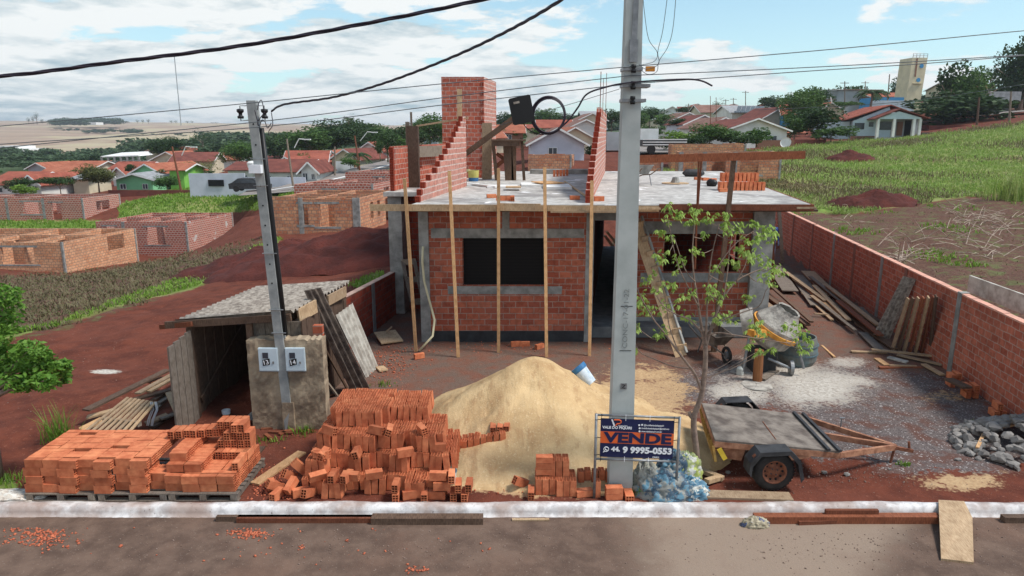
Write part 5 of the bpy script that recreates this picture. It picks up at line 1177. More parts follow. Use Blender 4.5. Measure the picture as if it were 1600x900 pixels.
# ------------------------------------------------------------------ big street pole
def big_pole():
    y = 9.29; P = thing("street_pole", (1.55, y, 0), "tall tapered concrete street pole standing behind the sale sign", "street pole"); c = P.location; top = 9.6
    xb, w0 = 1.545, .335
    def hw(z): return (w0 - .0195 * z) / 2
    def cx(z): return xb - .006 * z
    m = MB(); zt = top
    m.hexa([(xb - hw(0), y - .13, -.02), (xb + hw(0), y - .13, -.02), (xb + hw(0), y + .13, -.02), (xb - hw(0), y + .13, -.02), (cx(zt) - hw(zt), y - .09, zt), (cx(zt) + hw(zt), y - .09, zt), (cx(zt) + hw(zt), y + .09, zt), (cx(zt) - hw(zt), y + .09, zt)]); m.build("shaft", CONCP, P)
    f = lambda z: y - .13 + .04 * z / zt
    # recessed channel near the top, with its galvanised arm foot
    m = MB(); m.hexa([(cx(5.95) - .035, f(5.95) - .012, 5.95), (cx(5.95) + .035, f(5.95) - .012, 5.95), (cx(5.95) + .035, f(5.95), 5.95), (cx(5.95) - .035, f(5.95), 5.95), (cx(8) + .02, f(8) - .012, 8), (cx(8) + .08, f(8) - .012, 8), (cx(8) + .08, f(8), 8), (cx(8) + .02, f(8), 8)]); m.build("lamp_arm", METAL, P)
    m = MB(); m.box(cx(6) - .05, cx(6) + .05, f(6) - .03, f(6) - .013, 5.88, 6.15); m.build("arm_foot", METAL, P)
    for z, w in ((5.80, 0), (5.60, .1), (5.42, .05)):
        m = MB(); h = hw(z) + .012; m.box(cx(z) - h, cx(z) + h + w, f(z) - .02, y + .12, z - .02, z + .02); m.build("clamp_band", METAL, P)
        m = MB(); m.lathe(Vector((cx(z), f(z) - .06, z - .05)), (0, 0, 1), [(0, .01), (0, .03), (.03, .035), (.05, .02), (.07, .035), (.1, .03), (.1, .01)], 12); m.build("insulator", BLACK, P, smooth=True)
    m = MB(); m.box(cx(5.8) + .16, cx(5.8) + .27, f(5.8) - .04, f(5.8) + .01, 5.77, 5.83); m.build("orange_connector", plain("amber_plastic", hx(224, 150, 60), hx(200, 130, 50), 4), P)
    m = MB(); m.obox((cx(1.62) + .0, f(1.62) - .003, 1.62), (.085, .006, .085)); pl = m.build("maker_plate", METAL, P)
    m = MB(); m.tube([(cx(1.62) - .02, f(1.6) - .009, 1.645), (cx(1.62) + .02, f(1.6) - .009, 1.64), (cx(1.62) - .02, f(1.6) - .009, 1.60), (cx(1.62) + .02, f(1.6) - .009, 1.595)], .006, 5); sub(m, "maker_mark", BLACK, pl)
    for z in (2.13, 2.75): m = MB(); m.box(cx(z) - .07, cx(z) + .09, f(z) - .003, f(z) + .002, z - .004, z + .004); m.build("level_line", DARK, P)
    # stencilled characters running up the face (illegible at this size in the photo; short strokes)
    m = MB(); rnd = random.Random(3); z = 2.18
    INK = plain("engraved_lettering", hx(136, 140, 138), hx(120, 124, 122), 9)
    text("CONC-17-01-22", .095, (cx(2.2) + .03, f(2.2) - .004, 2.16), INK, P, c, "moulded_lettering", rot=(0, R(-90), R(90)), sx=1.25, ext=.001)
    return P
big_pole()
# ------------------------------------------------------------------ sale sign
def sign():
    y = 9.05; g = thing("sale_sign", (1.75, y, 0), "blue and orange VENDE banner laced into a grey tube frame in front of the pole", "sign")
    xl, xr = 1.155, 2.30; zt, zb = 1.255, .60; dz = -.045     # the frame sags a little to the right
    Z = lambda x, z: z + dz * (x - xl) / (xr - xl)
    for i, x in enumerate((xl, xr)):
        m = MB(); m.tube([(x, y, 0), (x, y, Z(x, zt) + .01)], .019, 10); m.build("leg", METAL, g, smooth=True)
    for zz in (zt - .005, zb): m = MB(); m.tube([(xl, y, Z(xl, zz)), (xr, y, Z(xr, zz))], .016, 10); m.build("cross_tube", METAL, g, smooth=True)
    NAVY = plain("navy_vinyl", hx(24, 34, 78), hx(20, 29, 70), 2, .45, 0, spec=.4); OR = plain("orange_vinyl", hx(226, 104, 52), hx(218, 96, 46), 2, .45, 0, spec=.4)
    ax, bx = xl + .062, xr - .07; at_, ab = zt - .05, zb + .035
    def quad(x0, x1, z0, z1, d): m = MB(); m.hexa([(x0, y - d, Z(x0, z0)), (x1, y - d, Z(x1, z0)), (x1, y - d + .003, Z(x1, z0)), (x0, y - d + .003, Z(x0, z0)), (x0, y - d, Z(x0, z1)), (x1, y - d, Z(x1, z1)), (x1, y - d + .003, Z(x1, z1)), (x0, y - d + .003, Z(x0, z1))]); return m
    b = quad(ax, bx, ab, at_, .004).build("banner", NAVY, g)
    H = at_ - ab; o = lambda f: at_ - H * f
    m = quad(ax, bx, o(.635), o(.335), .0075); sub(m, "orange_band", OR, b)
    yy = y - .0095; rot = (R(90), R(2.2), 0); W = bx - ax
    T = lambda s, size, fx, fz, mt, nm, bold=0.0, sx=1.0: text(s, size, (ax + W * fx, yy, Z(ax + W * fx, o(fz))), mt, b, g.location, nm, rot, bold, 'LEFT', sx, .0008)
    T("VENDE", .200, .055, .600, NAVY, "vende_lettering", .009, 1.47)
    T("9 9995-0553", .122, .31, .865, PAINTW, "phone_number", .006, 1.10)
    T("44.", .088, .155, .835, PAINTW, "area_code", .005, 1.1)
    T("VALE DO PIQUIRI", .052, .025, .255, PAINTW, "firm_name", .0018, 1.0)
    T("IMOBILIARIA", .018, .235, .185, PAINTW, "firm_subtitle", .0004, 1.3)
    T("@imobiliariavaledopiquiri", .034, .585, .155, PAINTW, "contact_line", .0006, .78)
    T("imobiliariavaledopiquiri@gmail.com", .034, .555, .235, PAINTW, "contact_line", .0006, .78)
    T("www.valedopiquiri.com.br", .034, .555, .315, PAINTW, "contact_line", .0006, .78)
    T("CRECI", .026, .72, .975, PAINTW, "licence_line", .0006, 1.3)
    for fx, fz in ((.522, .14), (.562, .13), (.53, .22), (.53, .30)): m = MB(); x = ax + W * fx; m.lathe((x, yy + .001, Z(x, o(fz))), (0, -1, 0), [(0, .014), (.002, .014), (.002, 0)], 12); sub(m, "contact_icon", PAINTW, b)
    # V P emblem
    x0 = ax + W * .14; m = MB(); z0, z1 = Z(x0, o(.19)), Z(x0, o(.02))
    m.extr([(x0, yy, z1), (x0 + .022, yy, z1), (x0 + .058, yy, z0 + .01), (x0 + .045, yy, z0 - .005), (x0 + .036, yy, z0)], (0, .002, 0)); sub(m, "emblem_v", PAINTW, b)
    m = MB(); pts = [(x0 + .04, z1 - .006), (x0 + .11, z1 - .006), (x0 + .135, z1 - .02), (x0 + .138, z1 - .042), (x0 + .118, z1 - .062), (x0 + .082, z1 - .064), (x0 + .062, z0 + .002)]
    m.tube([(a, yy, b_) for a, b_ in pts], .0085, 6); sub(m, "emblem_p", OR, b)
    # handset mark: ring with a curved stroke
    cx_, cz = ax + W * .085, Z(ax, o(.80)); m = MB(); m.tube([(cx_ + .034 * math.cos(a), yy, cz + .034 * math.sin(a)) for a in np.linspace(0, 6.283, 20, endpoint=False)], .005, 6, closed=True); m.tube([(cx_ - .022, yy, cz - .03), (cx_ - .042, yy, cz - .045)], .006, 6)
    m.tube([(cx_ - .016, yy, cz + .016), (cx_ - .01, yy, cz - .008), (cx_ + .016, yy, cz - .016)], .006, 6); sub(m, "handset_mark", PAINTW, b)
    for i in range(4):
        for zz, s in ((zt - .005, 1), (zb, -1)):
            x = ax + .01 + (W - .02) * i / 3; e = at_ if s > 0 else ab; m = MB(); m.tube([(x, y - .02, Z(x, zz) + s * .025), (x, y - .018, Z(x, e) - s * .02)], .004, 5); m.build("zip_tie", PAINTW if i in (1, 2) else BLACK, g)
    for x, xe in ((xl, ax), (xr, bx)):
        for zz in (at_ - .02, (at_ + ab) / 2, ab + .03): m = MB(); m.tube([(x - .02, y - .02, Z(x, zz)), (xe + (.01 if x < xe else -.01), y - .012, Z(x, zz)), (x, y + .02, Z(x, zz))], .004, 5); m.build("zip_tie", BLACK, g)
sign()
# ------------------------------------------------------------------ trailer
def trailer():
    g = thing("flatbed_trailer", (3.9, 10.1, 0), "worn flat-deck trailer with rusty drawbar, black mudguards and rusty wheel rims", "trailer")
    NL, NR, FL, FR = AT(1117, 690, 9.55), AT(1312, 712, 9.62), AT(1096, 642, 10.98), AT(1255, 656, 11.02)
    NL.z, NR.z, FL.z, FR.z = .66, .44, .66, .44
    dn = Vector((0, 0, -.03))
    m = MB(); m.hexa([NL + dn, NR + dn, FR + dn, FL + dn, NL, NR, FR, FL]); m.build("deck", DECK, g)
    m = MB(); a = NL.lerp(NR, .52); b = FL.lerp(FR, .5); m.beam(a.lerp(b, .15) + Vector((0, 0, .004)), a.lerp(b, .62) + Vector((0, 0, .004)), .012, .004); m.build("deck_crack", RUST, g)
    for f in (.88, .97):
        p, q = NL.lerp(NR, f + .02), FL.lerp(FR, f + .02); m = MB(); m.beam(p + Vector((0, -.04, .02)), q + Vector((0, .0, .02)), .045, .035); m.build("cross_rail", FENDER, g)
    for p, q in ((NL, NR), (FL, FR)):
        m = MB(); m.beam(p + Vector((0, .02, -.075)), q + Vector((0, .02, -.075)), .05, .085); m.build("side_rail", RUSTP, g)
    m = MB(); m.beam(NL + Vector((.02, 0, -.075)), FL + Vector((.02, 0, -.075)), .05, .085); m.build("rear_rail", RUSTP, g)
    # tail gate lattice hanging at the left end
    YEL = plain("faded_yellow_steel", hx(196, 160, 88), hx(150, 110, 60), 9, .8)
    A, B = NL + Vector((-.02, 0, -.10)), FL + Vector((-.02, 0, -.10)); d = Vector((.05, 0, -.24))
    for i in range(8):
        f = i / 7; m = MB(); m.beam(A.lerp(B, f), A.lerp(B, f) + d, .02, .035); m.build("tailgate_bar", YEL, g)
    m = MB(); m.beam(A + d, B + d, .035, .035); m.build("tailgate_rail", YEL, g)
    # number / reflector strip
    m = MB(); m.beam(NL + Vector((.06, -.03, -.13)), NL + Vector((.16, -.03, -.30)), .015, .07); m.build("yellow_reflector", plain("reflector_yellow", hx(232, 200, 70), hx(214, 180, 60), 6, .5), g)
    # drawbar: V frame plus centre bar
    tip = AT(1398, 706, 10.15); tip.z = .26
    st_n, st_f, st_m = NR + Vector((-.0, .02, -.07)), FR + Vector((0, 0, -.06)), NR.lerp(FR, .52) + Vector((0, 0, -.06))
    for p in (st_n, st_f, st_m): m = MB(); m.beam(p, tip, .05, .085); m.build("drawbar", RUSTP, g)
    m = MB(); m.beam(tip + Vector((-.05, 0, 0)), tip + Vector((.26, -.03, -.05)), .05, .05); m.tube([tip + Vector((.22, 0, -.03)), tip + Vector((.2, 0, .09))], .02, 8); m.build("coupling", RUST, g)
    m = MB(); m.tube([tip + Vector((-.02, -.02, 0)), tip + Vector((-.06, -.02, -.26))], .02, 8); m.build("jockey_leg", RUST, g)
    q = st_f.lerp(tip, .42); m = MB(); m.tube([q, q + Vector((0, 0, .2))], .01, 6); m.tube([q + Vector((-.03, 0, .2)), q + Vector((.05, 0, .2))], .012, 6); m.build("tie_down_pin", METAL, g)
    # gussets
    for s in (-1, 1):
        wx = 3.74; m = MB(); yy = 9.60
        z1 = .50; m.extr([(wx + s * .30, yy, z1), (wx + s * .78, yy, z1 - .02 * s - .03), (wx + s * .62, yy, .36 - .02), (wx + s * .36, yy, .30)], (0, .03, 0)); m.build("gusset_plate", RUSTP, g)
    m = MB(); m.tube([(3.74, 9.35, .30), (3.80, 11.2, .30)], .03, 8); m.build("axle", RUST, g)
    # wheels and mudguards
    for (cx_, cy, out) in ((3.74, 9.32, -1), (3.82, 11.22, 1)):
        c = Vector((cx_, cy, .295)); ax = Vector((.03, out, 0)).normalized()
        m = MB(); R0 = .295; prof = [(-.085, .175), (-.088, .24), (-.075, .28), (-.04, R0), (.04, R0), (.075, .28), (.088, .24), (.085, .175)]; m.lathe(c, ax, prof, 40); w = m.build("wheel", RUBBER, g, smooth=True); w['label'] = "dusty wheel with rusty rim"
        # tread ribs
        m = MB()
        for k in range(36): A_ = 2 * math.pi * k / 36; d = Vector((math.cos(A_), 0, math.sin(A_))); m.obox(c + d * .293, (.016, .12, .012), Matrix.Rotation(-A_, 3, 'Y') @ Matrix.Rotation(R(90), 3, 'Y'))
        sub(m, "tread", RUBBER, w)
        m = MB(); m.lathe(c, ax, [(-.05, 0), (-.05, .15), (.06, .165), (.082, .178), (.088, .176), (.082, .160), (.045, .150), (.03, .11), (.05, .085), (.055, .05), (.06, .035), (.06, 0)], 36); sub(m, "rim", RUST, w, True)
        for k in range(10): A_ = 2 * math.pi * k / 10; d = Vector((math.cos(A_), 0, math.sin(A_))); sub(MB().lathe(c + d * .128 + ax * .032, ax, [(.0, .017), (.011, .017), (.011, 0)], 10), "rim_hole", DARK, w)
        for k in range(4): A_ = 2 * math.pi * k / 4 + .6; d = Vector((math.cos(A_), 0, math.sin(A_))); sub(MB().lathe(c + d * .052 + ax * .055, ax, [(.0, .010), (.016, .010), (.016, 0)], 6), "wheel_nut", FENDER, w)
        # mudguard: faceted arch
        arc = [(-.38, .30), (-.37, .46), (-.24, .62), (.20, .64), (.34, .50), (.41, .22)]; m = MB(); y0, y1 = cy - .13, cy + .13
        for (x0, z0), (x1, z1) in zip(arc, arc[1:]): m.hexa([(cx_ + x0, y0, z0 - .014), (cx_ + x1, y0, z1 - .014), (cx_ + x1, y1, z1 - .014), (cx_ + x0, y1, z0 - .014), (cx_ + x0, y0, z0), (cx_ + x1, y0, z1), (cx_ + x1, y1, z1), (cx_ + x0, y1, z0)])
        for (x0, z0), (x1, z1) in zip(arc, arc[1:]):
            e = y0 if out < 0 else y1; m.hexa([(cx_ + x0 * .9, e - .004, z0 - .06), (cx_ + x1 * .9, e - .004, z1 - .06), (cx_ + x1 * .9, e + .004, z1 - .06), (cx_ + x0 * .9, e + .004, z0 - .06), (cx_ + x0, e - .004, z0), (cx_ + x1, e - .004, z1), (cx_ + x1, e + .004, z1), (cx_ + x0, e + .004, z0)])
        fd = m.build("mudguard", FENDER, g); m = MB(); m.obox((cx_ - .31, y0 + .05, .555), (.05, .04, .02), Matrix.Rotation(R(-50), 3, 'Y')); sub(m, "marker_lamp", RUST, fd)
trailer()
# ------------------------------------------------------------------ rock pile: every stone its own piece
def rocks():
    rnd = random.Random(21); protos = []
    for k in range(7):
        bm_ = __import__('bmesh').new(); import bmesh
        bmesh.ops.create_icosphere(bm_, subdivisions=1, radius=1)
        for v in bm_.verts: v.co *= rnd.uniform(.72, 1.15)
        for _ in range(5):
            n = Vector((rnd.gauss(0, 1), rnd.gauss(0, 1), rnd.gauss(0, 1))).normalized(); r = bmesh.ops.bisect_plane(bm_, geom=bm_.verts[:] + bm_.edges[:] + bm_.faces[:], plane_co=n * .62, plane_no=n, clear_outer=True)
            bmesh.ops.holes_fill(bm_, edges=[e for e in bm_.edges if e.is_boundary])
        me = bpy.data.meshes.new("rock"); bm_.to_mesh(me); bm_.free(); me.materials.append(ROCK); protos.append(me)
    cx_, cy = 8.85, 10.75; put = []; n = 0
    for i in range(290):
        a = rnd.uniform(0, 6.28); r = math.sqrt(rnd.random()); x = cx_ + 1.6 * r * math.cos(a); y = cy + 1.1 * r * math.sin(a); x += .18 * (y - cy)
        z = .52 * max(0, 1 - r); s = rnd.uniform(.07, .13) * (1.15 - .35 * r)
        if y < 9.2: continue
        if x - K * y > 7.12: continue
        o = bpy.data.objects.new("rock", protos[i % 7]); COL.objects.link(o); o.location = (x, y, z + s * .25); o.scale = (s * rnd.uniform(.9, 1.5), s * rnd.uniform(.8, 1.2), s * rnd.uniform(.55, .85)); o.rotation_euler = (rnd.uniform(-.5, .5), rnd.uniform(-.5, .5), rnd.uniform(0, 6.3))
        where = ("left" if x < cx_ - .5 else "right" if x > cx_ + .5 else "middle") + " " + ("street side" if y < cy - .35 else "wall side" if y > cy + .35 else "crest"); sz = "large" if s > .105 else "small" if s < .075 else "fist-sized"
        tag(o, "%s grey angular stone at the %s of the rock pile" % (sz, where), "rock", "%s stones at the rock pile's %s" % (sz, where))
    for i, (px, py, s, lab) in enumerate(((1486, 668, .05, "lone pale stone on the gravel left of the rock pile"), (1497, 718, .07, "dark stone at the left foot of the rock pile"), (1138, 738, .05, "pale stone on red dirt behind the trailer wheel"), (1288, 738, .05, "pale stone on red dirt right of the trailer wheel"), (1324, 741, .06, "reddish stone on the red dirt beneath the drawbar"), (1390, 733, .04, "small stone on red dirt near the coupling"))):
        o = bpy.data.objects.new("rock", protos[i % 7]); COL.objects.link(o); o.location = G(px, py, s * .3); o.scale = (s, s * .8, s * .6); tag(o, lab, "rock")
rocks()
# ------------------------------------------------------------------ crumpled cement sacks
def crumple(name, loc, rx_, ry_, h, seed, colors, label, cat="cement sack", res=34, amp=.16):
    rnd = random.Random(seed); import mathutils.noise as mn; V = []; Fq = []; nu, nv = res * 2, res
    for i in range(nv + 1):
        th = math.pi / 2 * (i / nv) * 1.25
        for k in range(nu):
            ph = 2 * math.pi * k / nu; d = Vector((math.cos(ph) * math.sin(th), math.sin(ph) * math.sin(th), math.cos(th)))
            q = d * 2.2 + Vector((seed, seed * .3, 0)); n = 1 - abs(mn.noise(q)) * 2; n2 = 1 - abs(mn.noise(q * 2.3 + Vector((5, 1, 2)))) * 2; n3 = abs(mn.noise(q * 5))
            r = 1 + amp * (n - .5) + amp * .8 * (n2 - .5) + amp * .5 * n3
            V.append((d.x * rx_ * r, d.y * ry_ * r, max(-.04, d.z * h * r)))
    for i in range(nv):
        for k in range(nu): Fq.append((i * nu + k, (i + 1) * nu + k, (i + 1) * nu + (k + 1) % nu, i * nu + (k + 1) % nu))
    t = NT(name + "_print", .6, 0, .35); n = t.noise(5.5, 3, 'Object', off=(seed, 0, 0)); n2 = t.noise(9, 4, 'Object', off=(0, seed, 0)); c = t.mix(t.rng(n, .48, .52), colors[0], colors[1]); c = t.mix(t.rng(n2, .53, .57), c, colors[2]); c = t.mix(t.rng(t.noise(40, 3, 'Object'), .5, .8, 0, .5), c, hx(140, 120, 104)); t.out(c)
    return tag(link(name, fast_mesh(name, V, Fq, t.m), loc=loc), label, cat)
BL, DB, PW, GY = hx(88, 128, 148), hx(62, 84, 102), hx(196, 196, 188), hx(132, 134, 130)
crumple("empty_sack", G(1038, 772, 0), .42, .26, .34, 3, (GY, DB, BL), "crumpled blue and grey cement sacks heaped behind the sign's right leg")
crumple("empty_sack", G(1078, 772, 0), .26, .2, .24, 9, (BL, PW, hx(70, 110, 134)), "bright blue and white crumpled sack nearest the tree trunk")
crumple("empty_sack", G(1008, 764, 0), .2, .18, .42, 14, (GY, hx(140, 140, 130), hx(96, 100, 100)), "grey crumpled sack standing beside the big pole")
crumple("empty_sack", G(1070, 742, .1), .24, .16, .34, 23, (hx(150, 160, 110), hx(170, 180, 100), PW), "yellow-green plastic bag behind the tree trunk", "plastic bag")
crumple("empty_sack", G(1055, 748, .05), .3, .16, .42, 31, (DB, BL, GY), "dark blue crumpled sack under the sign's right corner")
crumple("empty_sack", G(692, 742, .05), .19, .12, .38, 41, (BL, DB, PW), "blue and white crumpled sack between the big heap and the sand")
crumple("empty_sack", G(704, 757, 0), .16, .08, .12, 44, (PW, hx(190, 176, 140), BL), "cream flap of sack lying below the blue one beside the sand", "plastic sheet")
crumple("empty_sack", G(1178, 818, -.10) + Vector((0, -.05, 0)), .18, .09, .12, 47, (hx(170, 160, 136), hx(150, 140, 118), hx(70, 84, 120)), "dirty cream rag with a blue end at the left end of the gutter beam", "rag")
crumple("empty_sack", G(14, 778, 0), .5, .16, .10, 52, (hx(206, 196, 184), hx(186, 172, 160), hx(220, 216, 208)), "pale plastic film lying at the left end of the pallets", "plastic sheet")
crumple("litter_bag", AT(262, 446, 34), .35, .3, .2, 60, (PW, hx(220, 224, 228), GY), "small white litter bag on the green strip of the left field", "litter")
for i, (a, b) in enumerate((((1096, 735), (1130, 748)), ((1104, 752), (1128, 745)))):
    plank(G(*a, .08), G(*b, .05), .09, .06, WOODP, ["split log end lying right of the tree trunk", "short split log below the first beside the tree trunk"][i], "split logs beside the tree trunk", "log", cat="log")
# ------------------------------------------------------------------ bucket on the sand
def bucket():
    c = AT(913, 588, 12.35); ax = Vector((-.55, .25, .62)).normalized(); g = thing("plastic_bucket", c, "white and blue plastic bucket lying tipped on top of the sand slope", "bucket")
    m = MB(); b = c - ax * .18; m.lathe(b, ax, [(0, 0), (0, .12), (.3, .15)], 26); m.build("body", plain("white_bucket", hx(206, 216, 224), hx(170, 186, 200), 14, .5), g, smooth=False)
    m = MB(); m.lathe(b, ax, [(.3, .15), (.31, .165), (.40, .172), (.40, .155), (.12, .12), (.12, 0)], 26); m.build("rim_band", plain("blue_plastic", hx(60, 120, 168), hx(50, 100, 146), 8, .45), g)
bucket()
# ------------------------------------------------------------------ concrete mixer and things round it
def mixer():
    y = 14.6; c = AT(1205, 545, y); gx = c.x; g = thing("concrete_mixer", (gx, y, 0), "mortar-caked concrete mixer with yellow ring, behind the young tree's branches", "concrete mixer")
    CAKE = plain("caked_mortar", hx(184, 178, 168), hx(128, 122, 116), 5, .95, .8, 18, .03); MIXY = plain("mixer_yellow", hx(222, 160, 70), hx(180, 120, 50), 8, .7)
    d0 = AT(1212, 512, y); ax = Vector((.25, -.18, .95)).normalized(); ax = Vector((.42, -.25, .87)).normalized()
    m = MB(); m.lathe(d0 - ax * .42, ax, [(0, 0), (0, .30), (.12, .44), (.42, .50), (.52, .49), (.86, .26), (.92, .25), (.90, .22), (.5, .4)], 30); dr = m.build("drum", CAKE, g, smooth=False, jit=.008)
    m = MB(); m.lathe(d0 - ax * .02, ax, [(-.05, .495), (-.05, .535), (.05, .535), (.05, .495)], 30); sub(m, "ring_gear", MIXY, dr)
    m = MB(); m.lathe(AT(1168, 505, y + .1), (.9, -.3, .2), [(-.12, 0), (-.12, .3), (.14, .34), (.14, .26), (0, .2), (0, 0)], 26); m.build("hand_wheel", CAKE, g)
    m = MB(); m.obox(AT(1183, 520, y - .4), (.3, .25, .14), rz(.3)); m.build("motor_cover", MIXY, g, jit=.02)
    for a, b in (((1172, 520), (1160, 580)), ((1240, 520), (1256, 576)), ((1200, 560), (1236, 576))): m = MB(); m.tube([AT(*a, y - .3), AT(*b, y - .4)], .03, 8); m.build("frame_leg", METAL, g)
    m = MB(); m.obox(AT(1190, 560, y), (.5, .4, .5)); m.build("frame_box", FENDER, g)
    for px in (1236,):
        c2 = G(px, 576, .13); m = MB(); m.lathe(c2 + Vector((0, 0, .02)), (1, -.15, 0), [(-.03, 0), (-.03, .10), (-.035, .16), (.035, .16), (.03, .10), (.03, 0)], 20); m.build("wheel", METAL, g)
    B = thing("water_barrel", G(1244, 566, 0), "squat blue-grey plastic barrel beside the concrete mixer", "barrel"); c = B.location
    m = MB(); m.lathe(c, (0, 0, 1), [(0, 0), (0, .36), (.10, .41), (.3, .43), (.5, .41), (.62, .38), (.62, .35), (.2, .33), (.2, 0)], 30); m.build("body", plain("dusty_blue_plastic", hx(96, 116, 122), hx(110, 106, 98), 3, .7), B, smooth=False)
    for z in (.25, .45): m = MB(); m.lathe(c, (0, 0, 1), [(z - .015, .42), (z - .015, .44), (z + .015, .44), (z + .015, .42)], 30); m.build("hoop", plain("hoop_%d" % int(z * 100), hx(84, 110, 120), hx(96, 100, 98), 5, .7), B)
mixer()
m = MB(); b = G(1183, 596, 0); m.lathe(b, (-.01, 0, 1), [(0, .0), (0, .10), (.3, .098), (.68, .092), (.70, 0)], 14); tag(m.build("cut_post", plain("orange_wood", hx(150, 100, 62), hx(112, 70, 44), 4, .9, .5, 20, stretch=(1, 1, .2)), loc=b, jit=.004), "short thick orange-brown wooden post standing before the mixer", "post")
CAKEM = MATS['caked_mortar']; m = MB(); p = G(1182, 602, .01); m.lathe(p, (.02, .02, 1), [(0, 0), (0, .33), (.02, .30), (.025, 0)], 9); tag(m.build("mortar_slab", CAKEM, loc=p, jit=.012), "broken disc of dried mortar at the foot of the cut post", "mortar disc")
for (px, py, h, r_, lab) in ((1156, 586, .20, .075, "whitish jug standing on the dirt left of the cut post"), (1174, 575, .12, .04, "small white can behind the cut post")):
    b = G(px, py, 0); J = thing("jug", b, lab, "jug"); m = MB(); m.lathe(b, (0, 0, 1), [(0, 0), (0, r_), (h * .75, r_), (h * .95, r_ * .6), (h, r_ * .3)], 16); m.build("body", plain("jug_%d" % px, hx(190, 194, 190), hx(160, 164, 160), 6), J); m = MB(); m.lathe(b, (0, 0, 1), [(h, r_ * .34), (h + .03, r_ * .34), (h + .03, 0)], 12); m.build("cap", ASB, J)
plank(G(1190, 592, .05), G(1212, 578, .02), .16, .03, WOODG, "grey board lying between the cut post and the mixer", None, "board", cat="board")
wheelbarrow((G(1112, 552, 0).x, 15.55, 0), R(-78), "dusty brown wheelbarrow standing by the house behind the young tree", DECK)
# ------------------------------------------------------------------ worker beside the house (mostly hidden by column and leaves)
def person():
    x, y = AT(1203, 400, 27.2).x, 27.2
    J = {'pelvis': (0, 0, .95, .15), 'waist': (0, .0, 1.12, .14), 'chest': (0, -.02, 1.36, .17), 'neck': (0, -.02, 1.50, .06), 'head': (0, -.03, 1.63, .095), 'crown': (0, -.03, 1.70, .085),
         'sl': (-.19, -.01, 1.43, .07), 'el': (-.25, -.06, 1.15, .05), 'wl': (-.22, -.2, .95, .035), 'hl': (-.21, -.25, .88, .03), 'sr': (.19, -.01, 1.43, .07), 'er': (.26, .0, 1.16, .05), 'wr': (.25, -.1, .94, .035), 'hr': (.24, -.13, .86, .03),
         'pl': (-.1, 0, .88, .1), 'kl': (-.12, -.04, .5, .07), 'al': (-.12, .02, .1, .045), 'tl': (-.13, -.14, .05, .04), 'pr': (.1, 0, .88, .1), 'kr': (.12, .0, .5, .07), 'ar': (.13, .05, .1, .045), 'tr': (.14, -.1, .05, .04)}
    E_ = [('pelvis', 'waist'), ('waist', 'chest'), ('chest', 'neck'), ('neck', 'head'), ('head', 'crown'), ('chest', 'sl'), ('sl', 'el'), ('el', 'wl'), ('wl', 'hl'), ('chest', 'sr'), ('sr', 'er'), ('er', 'wr'), ('wr', 'hr'), ('pelvis', 'pl'), ('pl', 'kl'), ('kl', 'al'), ('al', 'tl'), ('pelvis', 'pr'), ('pr', 'kr'), ('kr', 'ar'), ('ar', 'tr')]
    for s, w, h in (('l', 'wl', 'hl'), ('r', 'wr', 'hr')):
        b = Vector(J[h][:3]); 
        for i in range(5): a = (i - 2) * .35; tip = b + Vector((math.sin(a) * .04, -.02, -.07 - .015 * (2 - abs(i - 2)))); J['f%s%d' % (s, i)] = (*tip, .011); E_.append((h, 'f%s%d' % (s, i)))
    names = list(J); me = bpy.data.meshes.new("person"); me.from_pydata([J[n][:3] for n in names], [(names.index(a), names.index(b)) for a, b in E_], [])
    tmp = bpy.data.objects.new("person", me); COL.objects.link(tmp); sk = tmp.modifiers.new("s", 'SKIN'); sk.use_smooth_shade = True
    for i, n in enumerate(names): me.skin_vertices[0].data[i].radius = (J[n][3],) * 2
    me.skin_vertices[0].data[0].use_root = True; ss = tmp.modifiers.new("d", 'SUBSURF'); ss.levels = 2; ss.render_levels = 2
    bpy.context.view_layer.update(); dg = bpy.context.evaluated_depsgraph_get(); body = bpy.data.meshes.new_from_object(tmp.evaluated_get(dg)); bpy.data.objects.remove(tmp)
    body.materials.clear()
    t = NT("person_body", .8); sp = t.N("ShaderNodeSeparateXYZ"); t.L(t.co('Object'), sp.inputs[0]); c = t.mix(t.rng(sp.outputs[2], .955, .965), hx(96, 112, 138), hx(30, 62, 130)); c = t.mix(t.rng(sp.outputs[2], 1.50, 1.51), c, hx(150, 104, 80)); c = t.mix(t.rng(sp.outputs[2], .09, .10), hx(40, 36, 34), c); t.out(c); body.materials.append(t.m)
    o = link("person", body, loc=(x, y, 0)); tag(o, "person in a blue shirt and faded jeans standing in the side passage beyond the column", "person")
    m = MB(); m.lathe((x, y - .03, 1.66), (0, .1, 1), [(-.03, .112), (.04, .112), (.09, .09), (.12, .04), (.125, 0)], 18); h = m.build("cap", plain("dark_cap", hx(50, 48, 46), hx(40, 38, 38)), o)
person()
# ------------------------------------------------------------------ wires
def wire(name, pts, r, mt, lab, cat="cable", grp=None, n=10, sag=None):
    P = smooth_path(pts, n) if len(pts) > 2 else [Vector(pts[0]).lerp(Vector(pts[1]), i / 12) for i in range(13)]
    m = MB(); m.tube(P, r, 6); return tag(m.build(name, mt, loc=P[len(P) // 2], smooth=True), lab, cat, grp)
YW = 9.15; WIRE = plain('grey_wire', hx(104, 110, 114), hx(84, 90, 94), 20, .5, 0); GW = "bare wires strung past the big pole"
a = AT(-300, 222, YW); b = AT(985, 104, YW); c_ = AT(1900, 22, YW)
wire("overhead_wire", [a, AT(0, 197, YW), AT(340, 166, YW), AT(690, 131, YW), b], .006, WIRE, "topmost thin wire left of the big pole, passing the slender pole's top", grp=GW)
wire("overhead_wire", [b, AT(1300, 77, YW), AT(1600, 48, YW), c_], .006, WIRE, "topmost thin wire right of the big pole", grp=GW)
